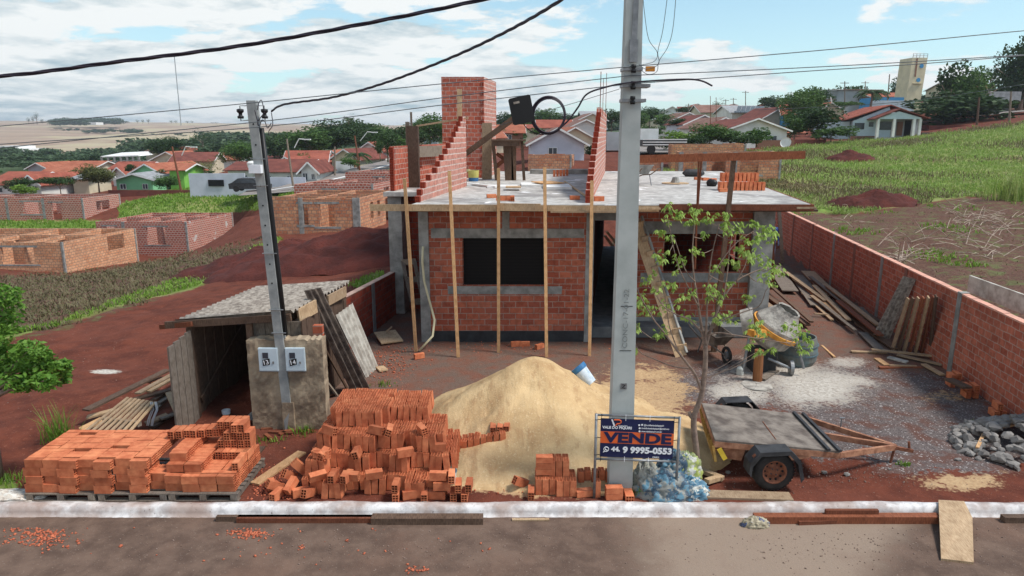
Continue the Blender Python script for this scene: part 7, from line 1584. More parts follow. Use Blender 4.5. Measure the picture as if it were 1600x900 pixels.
# ---- trees of the town and slopes: (px, base, top, width, Y, kind, material, label)
TL = [
 (1490,214,150,150,105,'round',LF_DARK,"broad dark lower crown beside the porch house on the right slope"), (1478,200,104,72,112,'cone',LF_DARK,"tall wind-bent dark tree right of the water tower"), (1510,205,112,60,110,'round',LF_MID,"leafy top of the dark tree pair right of the water tower"),
 (1590,190,68,70,120,'big',LF_DARK,"dark tall tree at the right edge of the picture"), (1545,150,100,60,135,'sparse',LF_DARK,"thin-leaved tree left of the tall one at the right edge"), (1590,200,120,90,128,'round',LF_DARK,"dense dark tree behind the shaded wall at the right edge"),
 (1275,222,168,86,88,'round',LF_DARK,"round dark tree left of the blue-white porch house"), (1298,220,196,66,84,'bush',LF_MID,"mid green shrub in front of the round dark tree"), (1240,224,182,40,87,'round',LF_MID,"slim green tree right of the white gable house"), (1250,205,140,66,120,'big',LF_MID,"tall broken-crowned tree above the gable houses"),
 (1270,200,137,52,170,'umbrella',LF_DARK,"flat-topped dark tree on the skyline left of the grey building"), (1322,190,134,56,180,'umbrella',LF_DARK,"second flat-topped tree on the skyline above the grey building"), (1205,180,152,40,200,'round',LF_DARK,"dark round tree on the skyline above the solar roof"), (1230,176,148,40,210,'sparse',LF_DARK,"lacy tree on the skyline right of the dark round tree"),
 (1404,170,126,34,190,'round',LF_DARK,"dark tree just left of the water tower"), (1318,176,158,50,140,'umbrella',LF_MID,"low spreading tree in front of the grey building"),
 (1182,228,198,50,74,'bush',LF_MID,"green bush in front of the white gable house"), (1165,228,210,50,72,'bush',LF_DARK,"dark bush left of the gable house's bush"), (1108,232,196,64,76,'round',LF_MID,"green tree behind the unfinished wall, right of the middle"), (1070,236,205,60,78,'round',LF_LIGHT,"light green tree behind the unfinished wall"), (1045,238,212,44,80,'bush',LF_MID,"bush at the left of the light green tree"), (1140,232,206,56,78,'round',LF_MID,"green tree between the unfinished wall and the gable house"), (1090,232,212,50,74,'bush',LF_DARK,"dark bush under the middle trees behind the unfinished wall"),
 (1060,205,186,44,120,'round',LF_DARK,"dark tree beside the far street, right of the big pole"), (1040,205,180,50,140,'round',LF_MID,"mid green tree beside the far street"), (1015,198,170,50,170,'big',LF_DARK,"tall dark tree right of the big pole on the far street"), (1000,205,178,34,150,'round',LF_MID,"tree just right of the big pole"), (1075,185,168,40,210,'round',LF_DARK,"small dark tree on the horizon right of the big pole"), (1120,180,156,22,210,'sparse',LF_DARK,"lone small tree on the skyline left of the solar roof"),
 (955,206,174,40,150,'round',LF_DARK,"dark tree between the stepped wall and the big pole"), (936,206,182,30,160,'round',LF_MID,"tree at the left of the big pole above the roofs"), (885,206,180,70,200,'big',LF_DARK,"broad dark tree behind the cable coil"), (850,206,172,46,190,'round',LF_MID,"green tree seen through the cable coil"), (822,208,186,46,180,'round',LF_MID,"green tree left of the cable coil"), (790,206,178,34,200,'round',LF_DARK,"dark tree right of the tank tower"), (905,204,184,60,210,'round',LF_DARK,"dark tree above the roofs right of the coil"), (800,224,198,50,130,'bush',LF_MID,"bushes behind the stair formwork"), (868,206,190,50,150,'bush',LF_DARK,"dark shrub under the cable coil"), (925,245,226,24,64,'bush',LF_DARK,"dark bush right of the pale gable house"),
 (672,236,180,64,120,'big',LF_MID,"big green tree left of the tank tower"), (640,236,196,44,110,'round',LF_DARK,"dark tree behind the column formwork"), (606,250,208,40,88,'round',LF_DARK,"dark slender trees beside the left street"), (594,250,220,22,84,'cone',LF_DARK,"pointed dark tree beside the left street"), (622,252,214,34,92,'round',LF_MID,"tree above the left brick wall end"), (652,240,205,40,100,'round',LF_DARK,"dark tree seen over the left upper wall"),
 (525,250,194,84,130,'big',LF_DARK,"large dark rounded tree behind the red roofs"), (490,252,203,70,120,'round',LF_MID,"round olive green tree behind the red roofs"), (560,240,190,70,170,'round',LF_DARK,"dark tree in the middle of the tree line"), (545,200,180,22,150,'sparse',LF_DARK,"bare-topped tall tree rising from the tree line"), (590,236,196,60,170,'big',LF_MID,"mid green tree at the right of the tree line"), (455,250,208,50,150,'round',LF_MID,"green tree right of the slender pole"), (430,262,215,60,140,'round',LF_DARK,"dark tree just right of the slender pole"), (470,262,238,40,100,'bush',LF_MID,"bush behind the long red roof"), (548,262,246,34,88,'bush',LF_MID,"palm-like bush behind the black fence"),
 (375,262,222,60,115,'big',LF_MID,"green tree left of the slender pole"), (340,262,222,60,150,'round',LF_FAR,"grey-green tree behind the left roofs"), (318,238,204,36,210,'sparse',LF_DARK,"tall thin trees standing up from the left wood"), (300,256,228,60,170,'round',LF_FAR,"tree in the wood behind the red roofs"), (262,254,218,56,150,'big',LF_DARK,"dark tree behind the two-storey shell"), (250,242,212,18,190,'sparse',LF_DARK,"spindly tree above the dark one left of the lamp"), (418,250,212,40,180,'round',LF_FAR,"far tree right behind the slender pole"),
 (320,274,250,60,98,'sparse',LF_OLIVE,"olive lacy tree among the red roofs"), (155,298,258,56,84,'big',LF_OLIVE,"large olive green round tree left of the green house"), (95,302,276,56,82,'umbrella',LF_DARK,"dark spreading tree before the white gable house"), (32,306,280,44,80,'round',LF_DARK,"dark tree at the left before the first red roof"), (40,308,288,36,78,'bush',LF_LIGHT,"light green bush in front of the left dark tree"), (262,300,276,40,86,'round',LF_MID,"green tree before the green house"), (205,270,256,20,95,'bush',LF_DARK,"small dark tree between white and green gables"), (105,260,250,26,160,'bush',LF_LIGHT,"light green tree in the valley beyond the roofs"), (150,262,240,36,170,'round',LF_FAR,"tree in the valley left of the two-storey shell"),
]
for t in TL: tree(*t[:7], t[7], "trees and shrubs of the town")
palm(1360, 168, 134, 46, 125, "tall palm left of the water tower in front of the grey building"); palm(560, 266, 232, 44, 92, "palm behind the black fence on the left street"); palm(618, 246, 214, 40, 96, "palm beside the left upper wall end")
def wood(name, bands, mat, label, seed, leaf=.09):
    rg = np.random.RandomState(seed); base = np.array([v.co[:] for v in crown_mesh("tmp", seed, 260, 8, .14, .8, mat).vertices]); Vs = []
    for (px0, px1, py, Y0, Y1, hpx, n) in bands:
        for _ in range(n):
            px = rg.uniform(px0, px1); Y = rg.uniform(Y0, Y1); q = AT(px, py + rg.uniform(-2, 2), Y); h = hpx * Y / F_PX * rg.uniform(.7, 1.2); s = h * rg.uniform(.9, 1.6); a = rg.uniform(0, 6.28); ca, sa = math.cos(a), math.sin(a)
            B_ = base * [s, s, h * .62]; B_ = np.stack([B_[:, 0] * ca - B_[:, 1] * sa, B_[:, 0] * sa + B_[:, 1] * ca, B_[:, 2]], 1); Vs.append(B_ + np.array([q.x, q.y, q.z + h * .4]))
    V = np.concatenate(Vs); tag(link(name, fast_mesh(name, V, np.arange(len(V)).reshape(-1, 4), mat)), label, "wood", None, "stuff")
wood("valley_wood", [(-150, 480, 256, 190, 260, 20, 110), (-150, 420, 248, 260, 340, 20, 120), (200, 620, 240, 240, 320, 26, 110), (330, 640, 226, 300, 420, 22, 100), (560, 720, 222, 240, 340, 22, 36), (-100, 150, 264, 150, 190, 16, 50)], LF_FAR, "continuous dark green wood filling the valley behind the houses", 4)
wood("horizon_wood", [(700, 1000, 206, 330, 420, 22, 90), (980, 1180, 198, 300, 420, 20, 60), (1150, 1350, 186, 240, 380, 20, 60), (1290, 1420, 168, 200, 300, 14, 24), (1440, 1620, 160, 160, 240, 16, 24), (560, 720, 212, 330, 420, 14, 30)], LF_FAR, "distant tree belt along the horizon behind the town", 5)
wood("garden_greenery", [(1000, 1250, 212, 95, 200, 16, 46), (1180, 1300, 190, 130, 200, 16, 24), (780, 930, 214, 100, 190, 14, 26), (380, 620, 262, 95, 170, 13, 34), (-20, 380, 274, 92, 150, 11, 40)], LF_MID, "garden shrubs and hedges filling the gaps between the town's houses", 15)
wood("hill_grove", [(80, 190, 194, 1150, 1250, 10, 60), (82, 130, 196, 1050, 1100, 11, 30)], LF_FAR, "dark grove on the skyline of the far left hill", 6)
wood("hill_hedge", [(135, 222, 208, 900, 980, 8, 26), (86, 122, 203, 950, 990, 4, 10), (222, 400, 212, 700, 800, 5, 24)], LF_FAR, "hedgerow crossing the pale fields of the left hill", 7)
rnd = random.Random(9)
for i, (px, top) in enumerate(((45, 184), (52, 182), (58, 176), (66, 186), (215, 187), (223, 187), (232, 186), (268, 188), (275, 188), (293, 189), (300, 189), (332, 191), (338, 191))):
    tree(px, 193, top, 7, 1180, 'sparse', LF_FAR, ["lone skyline tree at the far left, first", "lone skyline tree at the far left, beside the first", "tallest lone skyline tree at the far left", "small skyline tree left of the grove", "small skyline tree right of the grove", "second small skyline tree right of the grove", "third small skyline tree right of the grove", "skyline tree left of the thin mast", "skyline tree right behind the thin mast", "skyline tree right of the thin mast", "skyline tree further right of the thin mast", "far skyline tree left of the slender pole", "farthest skyline tree left of the slender pole"][i], "lone trees on the far left skyline")

# ------------------------------------------------------------------ unfinished shells
def shell(name, X1, Y0, X0, Y1, ztop, mat, label, ops_front, ops_side, inner=(), h=2.2, t=.16, group="unfinished brick shells", side_mat=None, jag=True, cols=()):
    """front wall from X0 to X1 at Y0; right side wall from Y0 to Y1 along the lot direction; plus back, left and inner walls"""
    g = thing(name, (X1, Y0, ztop - h), label, "unfinished house", group); zb = ztop - h - 1.2
    o = Vector((X1, Y0, 0)); k = K
    def W(kind, lo, hi, at, ops, m, nm):
        mb = MB(); cuts = sorted({lo, hi, *[c for op in ops for c in op[:2]]})
        for a, b in zip(cuts, cuts[1:]):
            mid = (a + b) / 2; bl = sorted([(op[2], op[3]) for op in ops if op[0] < mid < op[1]]); z = zb
            for za, zc in bl + [(ztop, ztop)]:
                if za - z > .01:
                    if kind == 'x': y = at; sh = k * (y - Y0); mb.hexa([(a + sh, y, z), (b + sh, y, z), (b + sh + k * t, y + t, z), (a + sh + k * t, y + t, z), (a + sh, y, za), (b + sh, y, za), (b + sh + k * t, y + t, za), (a + sh + k * t, y + t, za)])
                    else: x = at; mb.hexa([(x + k * (a - Y0), a, z), (x + t + k * (a - Y0), a, z), (x + t + k * (b - Y0), b, z), (x + k * (b - Y0), b, z), (x + k * (a - Y0), a, za), (x + t + k * (a - Y0), a, za), (x + t + k * (b - Y0), b, za), (x + k * (b - Y0), b, za)])
                z = max(z, zc)
        return mb.build(nm, m, g)
    zr = lambda f: ztop - h * f
    OF = [(X0 + (X1 - X0) * a, X0 + (X1 - X0) * b, zr(c), zr(d)) for a, b, c, d in ops_front]; OS = [(Y0 + (Y1 - Y0) * a, Y0 + (Y1 - Y0) * b, zr(c), zr(d)) for a, b, c, d in ops_side]
    W('x', X0, X1, Y0, OF, mat, "front_wall"); W('y', Y0 + t, Y1, X1 - t, OS, side_mat or mat, "side_wall"); W('x', X0, X1, Y1, [(X0 + (X1 - X0) * .2, X0 + (X1 - X0) * .35, zr(.8), zr(.2))], mat, "back_wall"); W('y', Y0 + t, Y1, X0, [], mat, "side_wall")
    for kind, f in inner:
        if kind == 'y': W('y', Y0 + t, Y1, X0 + (X1 - X0) * f, [(Y0 + (Y1 - Y0) * .4, Y0 + (Y1 - Y0) * .55, zb, zr(.15))], mat, "inner_wall")
        else: W('x', X0 + t, X1 - t, Y0 + (Y1 - Y0) * f, [(X0 + (X1 - X0) * .6, X0 + (X1 - X0) * .7, zb, zr(.15))], mat, "inner_wall")
    for cx_ in cols:
        m = MB(); x = X0 + (X1 - X0) * cx_; m.box(x - .14, x + .14, Y0 - .02, Y0 + t + .01, zb, ztop + .02); m.build("column", CONC, g)
    m = MB(); m.box(X1 - .12, X1 + .02, Y0 - .025, Y0 + .12, zb, ztop + .03); m.build("column", CONC, g)
    x = X1 + k * (Y1 - Y0); m = MB(); m.box(x - .1, x + .02, Y1 - .1, Y1 + .1, zb, ztop + .03); m.build("column", CONC, g)
    for a, b, c, d in OF:
        m = MB(); m.box(a - .35, b + .35, Y0 - .015, Y0 + .1, c - .13, c - .002); m.build("sill", CONC, g)
        m = MB(); m.box(a - .3, b + .3, Y0 - .013, Y0 + .1, d + .002, min(d + .14, ztop - .01)); m.build("lintel", CONC, g)
    if jag:
        rnd = random.Random(int(X1 * 7)); x = X0
        while x < X1 - .4:
            w = rnd.uniform(.3, 1.2)
            if rnd.random() < .5: MB().box(x, min(x + w, X1 - .2), Y0 + .01, Y0 + t - .01, ztop, ztop + rnd.choice([.05, .1, .12])).build("loose_top_course", mat, g)
            x += w
    return g
shell("brick_shell", -32.27, 50, -44, 57.7, -2.57, BRO, "tan orange roofless brick shell in the left field, nearest of three", [(.0, .17, .72, .14), (.34, .42, 1.0, .14), (.62, .82, .72, .16)], [(.58, .82, .62, .1)], [('y', .45), ('x', .5), ('y', .75)], 2.2, cols=(.55,))
shell("brick_shell", -28.8, 62, -36.8, 69.5, -2.56, BRR, "red roofless brick shell with grey plaster patches right of the tan one", [(.55, .76, .72, .16), (.1, .2, 1.0, .14)], [], [('y', .4), ('x', .5), ('y', .7)], 2.8, side_mat=BRRP, cols=(.3,))
shell("brick_shell", -43.8, 72, -60, 77.4, -1.35, BRR, "long red roofless brick shell farthest left in the left field", [(.12, .18, 1.0, .1), (.36, .46, .75, .16), (.62, .72, .7, .16), (.8, .86, 1, .2)], [(.35, .7, .62, .2)], [('y', .3), ('x', .5), ('y', .6)], 2.3, cols=(.25, .52, .75))
shell("brick_shell", -9.1, 42, -14.4, 48.3, 1.29, BRT, "tan roofless brick shell just left of the house, behind the earth mound", [(.35, .42, .75, .16), (.55, .72, .8, .16)], [(.3, .38, .7, .2), (.5, .58, .7, .2), (.75, .9, 1.0, .2)], [('y', .5), ('x', .5), ('x', .25)], 2.1, cols=(.34, .95))
shell("brick_shell", -10.2, 52, -16, 58, 1.42, BRR, "second red roofless shell rising behind the tan one", [(.4, .5, .9, .2)], [(.4, .6, .7, .2)], [('y', .4), ('x', .5)], 2.0)
shell("brick_shell", -9.5, 64, -15, 70, 1.62, BRR, "third red roofless shell, nearest the left street", [(.5, .6, .9, .2)], [], [('y', .5), ('x', .5)], 2.0)
a = AT(825, 243, 55); b = AT(893, 243, 55); shell("brick_shell", b.x, 55, a.x, 58, a.z, BRT, "low unfinished brick wall in front of the pale gable house", [], [(.2, .6, .8, .2)], [], 1.4)
a = AT(1050, 226, 56); b = AT(1166, 226, 56); shell("brick_shell", b.x, 56, a.x, 60, a.z, BRT, "weathered brick shell behind the level board, with the stained top", [], [], [], 2.2)
a = AT(1062, 238, 49); b = AT(1222, 236, 49); shell("brick_shell", b.x, 49, a.x, 52.5, a.z, BRT, "lower brick shell with dark window gaps, right behind the roof slab", [(.05, .22, .9, .25), (.32, .46, .7, .2), (.6, .78, .75, .2)], [], [('y', .5)], 2.0, cols=(.02, .25, .55))
a = AT(985, 252, 44); b = AT(1036, 252, 44); shell("brick_shell", b.x, 44, a.x, 46, a.z, BRT, "short brick wall stub seen right of the big pole beyond the slab", [], [], [], 1.2)

# ------------------------------------------------------------------ houses
def rooftile(name, c1, c2):
    t = NT(name, .9, 0, .15); n = t.noise(.8, 6); n2 = t.noise(6, 5); c = t.mix(t.rng(n, .35, .65), c1, c2); c = t.mix(t.rng(n2, .5, .7, 0, .6), c, hx(104, 70, 60)); w = t.N("ShaderNodeTexWave"); w.inputs['Scale'].default_value = 2.2; w.bands_direction = 'X'; t.L(t.co('Object'), w.inputs[0])
    c = t.mix(t.rng(w.outputs[1], .3, .8, .35, 0), c, hx(90, 50, 42)); t.out(c).bump(w.outputs[1], .4, .05); return t.m
RT1 = rooftile("red_tiles", hx(170, 98, 80), hx(142, 78, 64)); RT2 = rooftile("dark_red_tiles", hx(134, 80, 70), hx(108, 64, 58)); RT3 = rooftile("orange_tiles", hx(184, 116, 90), hx(158, 92, 70)); RT4 = rooftile("weathered_tiles", hx(150, 118, 106), hx(126, 96, 86)); RGY = plain("grey_roof_sheet", hx(160, 162, 164), hx(130, 130, 132), 2)
def wm(n, r, g, b): return plain(n, hx(r, g, b), hx(int(r * .92), int(g * .92), int(b * .92)), .8, .85, .1, 20)
W_WH = wm("white_render", 226, 226, 220); W_GR = wm("green_render", 134, 200, 150); W_LG = wm("bright_green_render", 132, 190, 88); W_CR = wm("cream_render", 214, 202, 176); W_LV = wm("pale_lilac_render", 202, 206, 218); W_BW = wm("pale_blue_render", 196, 214, 222); W_GY = wm("grey_render", 168, 172, 176); W_BL = wm("blue_render", 76, 148, 196); W_YE = wm("yellow_render", 216, 204, 172); W_DK = wm("shaded_render", 96, 96, 92); W_BR = wm("brown_render", 142, 104, 84)  # W_DK is one evenly dark grey tone
def house(px, py, Y, wpx, hpx, rpx, d, rot, wall, roof, label, wins=(), ridge='y', over=.5, group="houses of the town", fas=None, parapet=False, doors=()):
    """px,py: centre of the street-side base; wpx wall width; hpx eave height; rpx roof rise; d depth (m)"""
    s = (Y * .977 + 1) / F_PX; w, h, r = wpx * s, hpx * s, rpx * s; c = AT(px, py, Y); g = thing("house", c, label, "house", group, rz=0); Q = Matrix.Rotation(R(rot), 3, 'Z'); T = lambda x, y, z: c + Q @ Vector((x, y, z))
    x0, x1 = -w / 2, w / 2; m = MB(); zb = -2.0
    if r > 0 and ridge == 'y': prof = [T(x0, 0, zb), T(x1, 0, zb), T(x1, 0, h), T(0, 0, h + r), T(x0, 0, h)]; m.extr(prof, Q @ Vector((0, d, 0)))
    elif r > 0: prof = [T(x0, 0, zb), T(x0, 0, h), T(x0, d / 2, h + r), T(x0, d, h), T(x0, d, zb)]; m.extr(prof, Q @ Vector((w, 0, 0)))
    else: m.hexa([T(x0, 0, zb), T(x1, 0, zb), T(x1, d, zb), T(x0, d, zb), T(x0, 0, h), T(x1, 0, h), T(x1, d, h), T(x0, d, h)])
    m.build("wall", wall, g)
    if r > 0:
        m = MB(); t = .09; F_ = MB()
        if ridge == 'y':
            sl = r / (w / 2)
            for sg in (-1, 1):
                e = sg * (w / 2 + over); p = [(0, -over, h + r + .03), (e, -over, h - sl * over + .03), (e, d + over, h - sl * over + .03), (0, d + over, h + r + .03)]; q = [T(*v) for v in p]; q = q if sg > 0 else q[::-1]; m.hexa([*[v for v in q], *[v + Vector((0, 0, t)) for v in q]]) if sg < 0 else m.hexa([*[v for v in q], *[v + Vector((0, 0, t)) for v in q]])
                F_.beam(T(0, -over - .03, h + r), T(e, -over - .03, h - sl * over), .05, .16)
        else:
            sl = r / (d / 2)
            for sg in (-1, 1):
                y1 = d / 2 + sg * (d / 2 + over); p = [(x0 - over, d / 2, h + r + .03), (x1 + over, d / 2, h + r + .03), (x1 + over, y1, h - sl * over + .03), (x0 - over, y1, h - sl * over + .03)]; q = [T(*v) for v in p]; m.hexa([*q, *[v + Vector((0, 0, t)) for v in q]])
                for xe in (x0 - over - .03, x1 + over + .03): F_.beam(T(xe, d / 2, h + r), T(xe, y1, h - sl * over), .05, .16)
        m.build("roof", roof, g); F_.build("bargeboard", fas or WHITEP, g)
    elif roof: m = MB(); m.hexa([T(x0 - .1, -.1, h), T(x1 + .1, -.1, h), T(x1 + .1, d + .1, h), T(x0 - .1, d + .1, h), T(x0 - .1, -.1, h + .12), T(x1 + .1, -.1, h + .12), T(x1 + .1, d + .1, h + .12), T(x0 - .1, d + .1, h + .12)]); m.build("roof", roof, g)
    for (fx, fz, fw, fh) in wins:
        a, b = x0 + w * fx, x0 + w * (fx + fw); z0, z1 = h * fz, h * (fz + fh); m = MB(); m.hexa([T(a, -.03, z0), T(b, -.03, z0), T(b, .02, z0), T(a, .02, z0), T(a, -.03, z1), T(b, -.03, z1), T(b, .02, z1), T(a, .02, z1)]); wn = m.build("window", GLASS, g)
        m = MB()
        for p, q in (((a, z0), (b, z0)), ((b, z0), (b, z1)), ((b, z1), (a, z1)), ((a, z1), (a, z0)), (((a + b) / 2, z0), ((a + b) / 2, z1))): m.beam(T(p[0], -.05, p[1]), T(q[0], -.05, q[1]), .05, .05)
        sub(m, "frame", WHITEP, wn)
    for (fx, fw, fh) in doors:
        a, b = x0 + w * fx, x0 + w * (fx + fw); m = MB(); m.hexa([T(a, -.03, 0), T(b, -.03, 0), T(b, .02, 0), T(a, .02, 0), T(a, -.03, h * fh), T(b, -.03, h * fh), T(b, .02, h * fh), T(a, .02, h * fh)]); m.build("door", DARK if fw > .15 else W_BR, g)
    return g
HS = [
 (18,306,86,60,18,16,8,0,W_WH,RT1,"white house with long red roof at the left edge of the town",[(.1,.3,.2,.4)],'x'), (52,304,84,30,18,12,9,-8,W_WH,RT1,"white gable-fronted house beside the left edge house",[(.55,.35,.25,.4)],'y'),
 (92,294,98,62,18,12,9,6,W_CR,RT3,"cream house with orange-red roof left of the big olive tree",[(.7,.3,.15,.4)],'x'), (128,300,88,24,20,5,5,0,W_CR,RGY,"small carport with pale sloping roof left of the olive tree",[],'x',),
 (118,272,118,50,8,10,9,0,W_CR,RT3,"orange roof standing behind the cream house",[],'x'), (188,284,100,24,12,10,8,-10,W_WH,RT1,"narrow white gable with red roof left of the green house",[(.4,.2,.2,.4)],'y'),
 (232,290,94,50,20,13,10,-8,W_GR,RT3,"pale green gable house with orange-red roof",[(.2,.3,.1,.3)],'y'), (212,302,88,56,22,8,6,2,W_GR,RGY,"pale green annex with grey roof before the green gable",[(.1,.3,.16,.36),(.72,.3,.14,.36)],'y'), (278,292,92,22,26,8,6,0,W_LG,RT3,"bright green wing at the right of the green house",[],'x'),
 (200,270,112,50,6,9,8,5,W_CR,RT1,"red roof behind the narrow white gable",[],'x'), (262,258,125,50,8,12,9,0,W_CR,RT3,"orange roof with pale gable peak behind the green house",[],'y'), (300,262,120,60,10,12,9,10,W_CR,RT2,"dark red roof right behind the green house",[],'x'), (290,248,150,44,8,9,9,0,W_CR,RT1,"small orange roof farther back above the dark red one",[],'x'), (345,258,135,52,8,9,9,8,W_WH,RT3,"orange roof behind the olive lacy tree",[],'x'), (345,244,170,40,7,7,9,0,W_WH,RT1,"farthest red roof left of the slender pole",[],'x'), (238,252,150,18,14,4,5,0,W_CR,RT4,"small cream house with a pale roof behind the red roofs",[],'x'),
 (378,292,86,40,26,10,8,0,W_WH,RT2,"white house with dark red roof left behind the slender pole",[(.55,.3,.2,.4)],'x'), (440,292,82,82,24,16,7,0,W_WH,RT2,"long dark-red-roofed white house right of the slender pole",[(.18,.3,.14,.4),(.62,.3,.1,.4)],'x'), (484,290,80,24,24,12,7,0,W_WH,RT2,"white gable end with two windows joining the long dark red roof",[(.1,.35,.3,.45),(.65,.4,.22,.35)],'y'),
 (450,274,96,56,14,14,12,-22,W_GY,RT1,"grey gable house with a long bright red roof behind the dark-roofed one",[(.3,.5,.2,.3)],'y'), (478,268,98,60,14,16,9,10,W_GY,RT1,"red roof sloping down behind the white gable end",[],'x'), (540,262,100,46,14,14,9,-14,W_CR,RT2,"cream gable house with dark red roof up the left street",[(.2,.3,.2,.3)],'y'), (520,258,112,30,10,12,9,0,W_CR,RT3,"orange corner roof behind the cream gable house",[],'y'), (578,250,112,40,14,13,9,-12,W_WH,RT1,"white gable house with red roof highest up the left street",[(.2,.3,.2,.3)],'y'), (560,252,106,46,6,10,8,0,W_CR,RT2,"dark red roof between the two left street gables",[],'x'),
 (871,250,62,82,26,22,9,0,W_LV,RT4,"pale lilac gable house with one window behind the roof slab",[(.33,.30,.16,.42)],'y'), (898,226,84,60,10,16,10,4,W_CR,RT3,"tan gable with orange roof right behind the lilac house",[],'y'), (915,212,105,54,12,12,10,4,W_WH,RT4,"white gable stepping up behind the tan one",[],'y'), (868,208,112,50,8,12,10,0,W_WH,RT1,"bright red roof behind the lilac house's left slope",[],'x'), (925,200,135,44,12,10,10,4,W_CR,RT4,"farther stepped gable below the trees left of the big pole",[],'y'), (930,190,180,40,10,6,9,0,W_GY,RGY,"far grey roof above the stepped gables",[],'x'),
 (795,220,110,44,12,12,9,0,W_BR,RT3,"brick-red house seen behind the stair formwork",[(.4,.2,.2,.6)],'x'), (838,206,140,30,5,6,9,0,W_CR,RT1,"small red-roofed house seen under the cable coil",[],'x'), (775,226,100,26,10,9,8,10,W_CR,RT3,"orange roof just right of the tank tower",[],'x'),
 (1180,224,82,100,20,17,10,6,W_WH,RT2,"white gable house with dark red roof and satellite dishes, right of the middle",[(.66,.16,.18,.42)],'y'), (1130,214,98,70,14,15,8,8,W_WH,RT4,"second gable of the row stepping up behind the white one",[],'y'), (1098,206,116,60,12,13,8,8,W_LV,RT2,"third gable of the row with a pale front",[],'y'), (1075,200,136,52,12,11,8,8,W_WH,RT4,"fourth gable of the row toward the far street",[],'y'), (1062,196,152,44,10,9,8,8,W_CR,RGY,"grey-roofed farthest gable of the row",[],'y'), (1128,186,170,64,10,12,12,0,W_CR,RT4,"brownish roof high behind the gable row",[],'x'),
 (1218,196,130,56,12,15,9,10,W_CR,RT2,"dark red gable roof right of the solar roof",[],'y'), (1244,196,125,40,16,16,10,-14,W_BL,RT1,"bright blue-walled house under a red roof",[],'x'), (1168,182,150,50,6,11,10,4,W_WH,RGY,"house with a roof covered in solar panels",[],'x'), (1296,190,128,40,16,12,8,0,W_CR,RT3,"orange roof behind the round dark tree",[],'y'), (1222,214,108,60,6,8,8,-8,W_CR,RT3,"low orange roof just behind the white gable house",[],'x'),
 (1340,166,170,66,24,3,14,0,W_GY,RT4,"large plain grey building on the ridge left of the palm",[(.75,.1,.2,.4)],'x'), (1395,162,165,64,10,8,12,0,W_BR,RT3,"long low building with orange roof left of the water tower",[],'x'), (1520,150,170,56,12,10,12,0,W_CR,RT3,"orange-roofed building behind the wind-bent tree",[],'x'),
]
rnd = random.Random(31); nfar = 0
_side = ["left of", "behind", "right of"]
for px, py, Y, near in ((985,200,230,'the big pole'),(1012,196,250,'the big pole'),(1032,190,240,'the big pole'),(1050,182,260,'the first thin mast'),(1075,180,230,'the first thin mast'),(1090,176,260,'the first thin mast'),(1105,178,220,'the twin masts'),(1146,176,230,'the solar roof'),(1205,174,230,'the solar roof'),(1230,170,240,'the dark skyline tree'),(1252,176,210,'the tall broken-crowned tree'),(1285,168,230,'the flat-topped tree'),(1300,172,200,'the flat-topped tree'),(1365,160,230,'the palm'),(1384,158,230,'the palm'),(1462,166,190,'the wind-bent tree'),(880,196,260,'the cable coil'),(842,198,250,'the cable coil'),(905,194,270,'the stepped wall'),(812,204,230,'the formwork frame'),(645,228,150,'the column form'),(668,222,190,'the tank tower'),(60,270,130,'the cream house'),(150,268,140,'the concrete frame'),(415,258,150,'the slender pole'),(395,250,180,'the slender pole')):
    HS.append((px, py, Y, rnd.randint(22, 36), 7, rnd.randint(5, 8), 8, rnd.randint(-14, 14), rnd.choice([W_WH, W_CR, W_CR, W_GY]), rnd.choice([RT1, RT4, RT3, RT2, RGY]), "tiny far %s house by %s, %s" % (rnd.choice(['pale', 'cream', 'light']), near, ["nearest of the skyline houses there", "second of the skyline houses there", "third of the skyline houses there"][sum(1 for h_ in HS if near in h_[10]) % 3]), [], rnd.choice('xy')))
for t in HS: house(*t[:11], **dict(wins=t[11], ridge=t[12], over=.45))
def solar():
    for i in range(6):
        a = AT(1153 + i * 7, 176, 146.2); b = AT(1156 + i * 7, 166, 150.4); m = MB(); w = .8; m.beam(a, b, w, .08); tag(m.build("solar_panel", GLASS, loc=a), "blue-grey solar panel on the far grey roof, %s from the left" % ["first", "second", "third", "fourth", "fifth", "sixth"][i], "solar panel", "solar panels on the far roof")
solar()
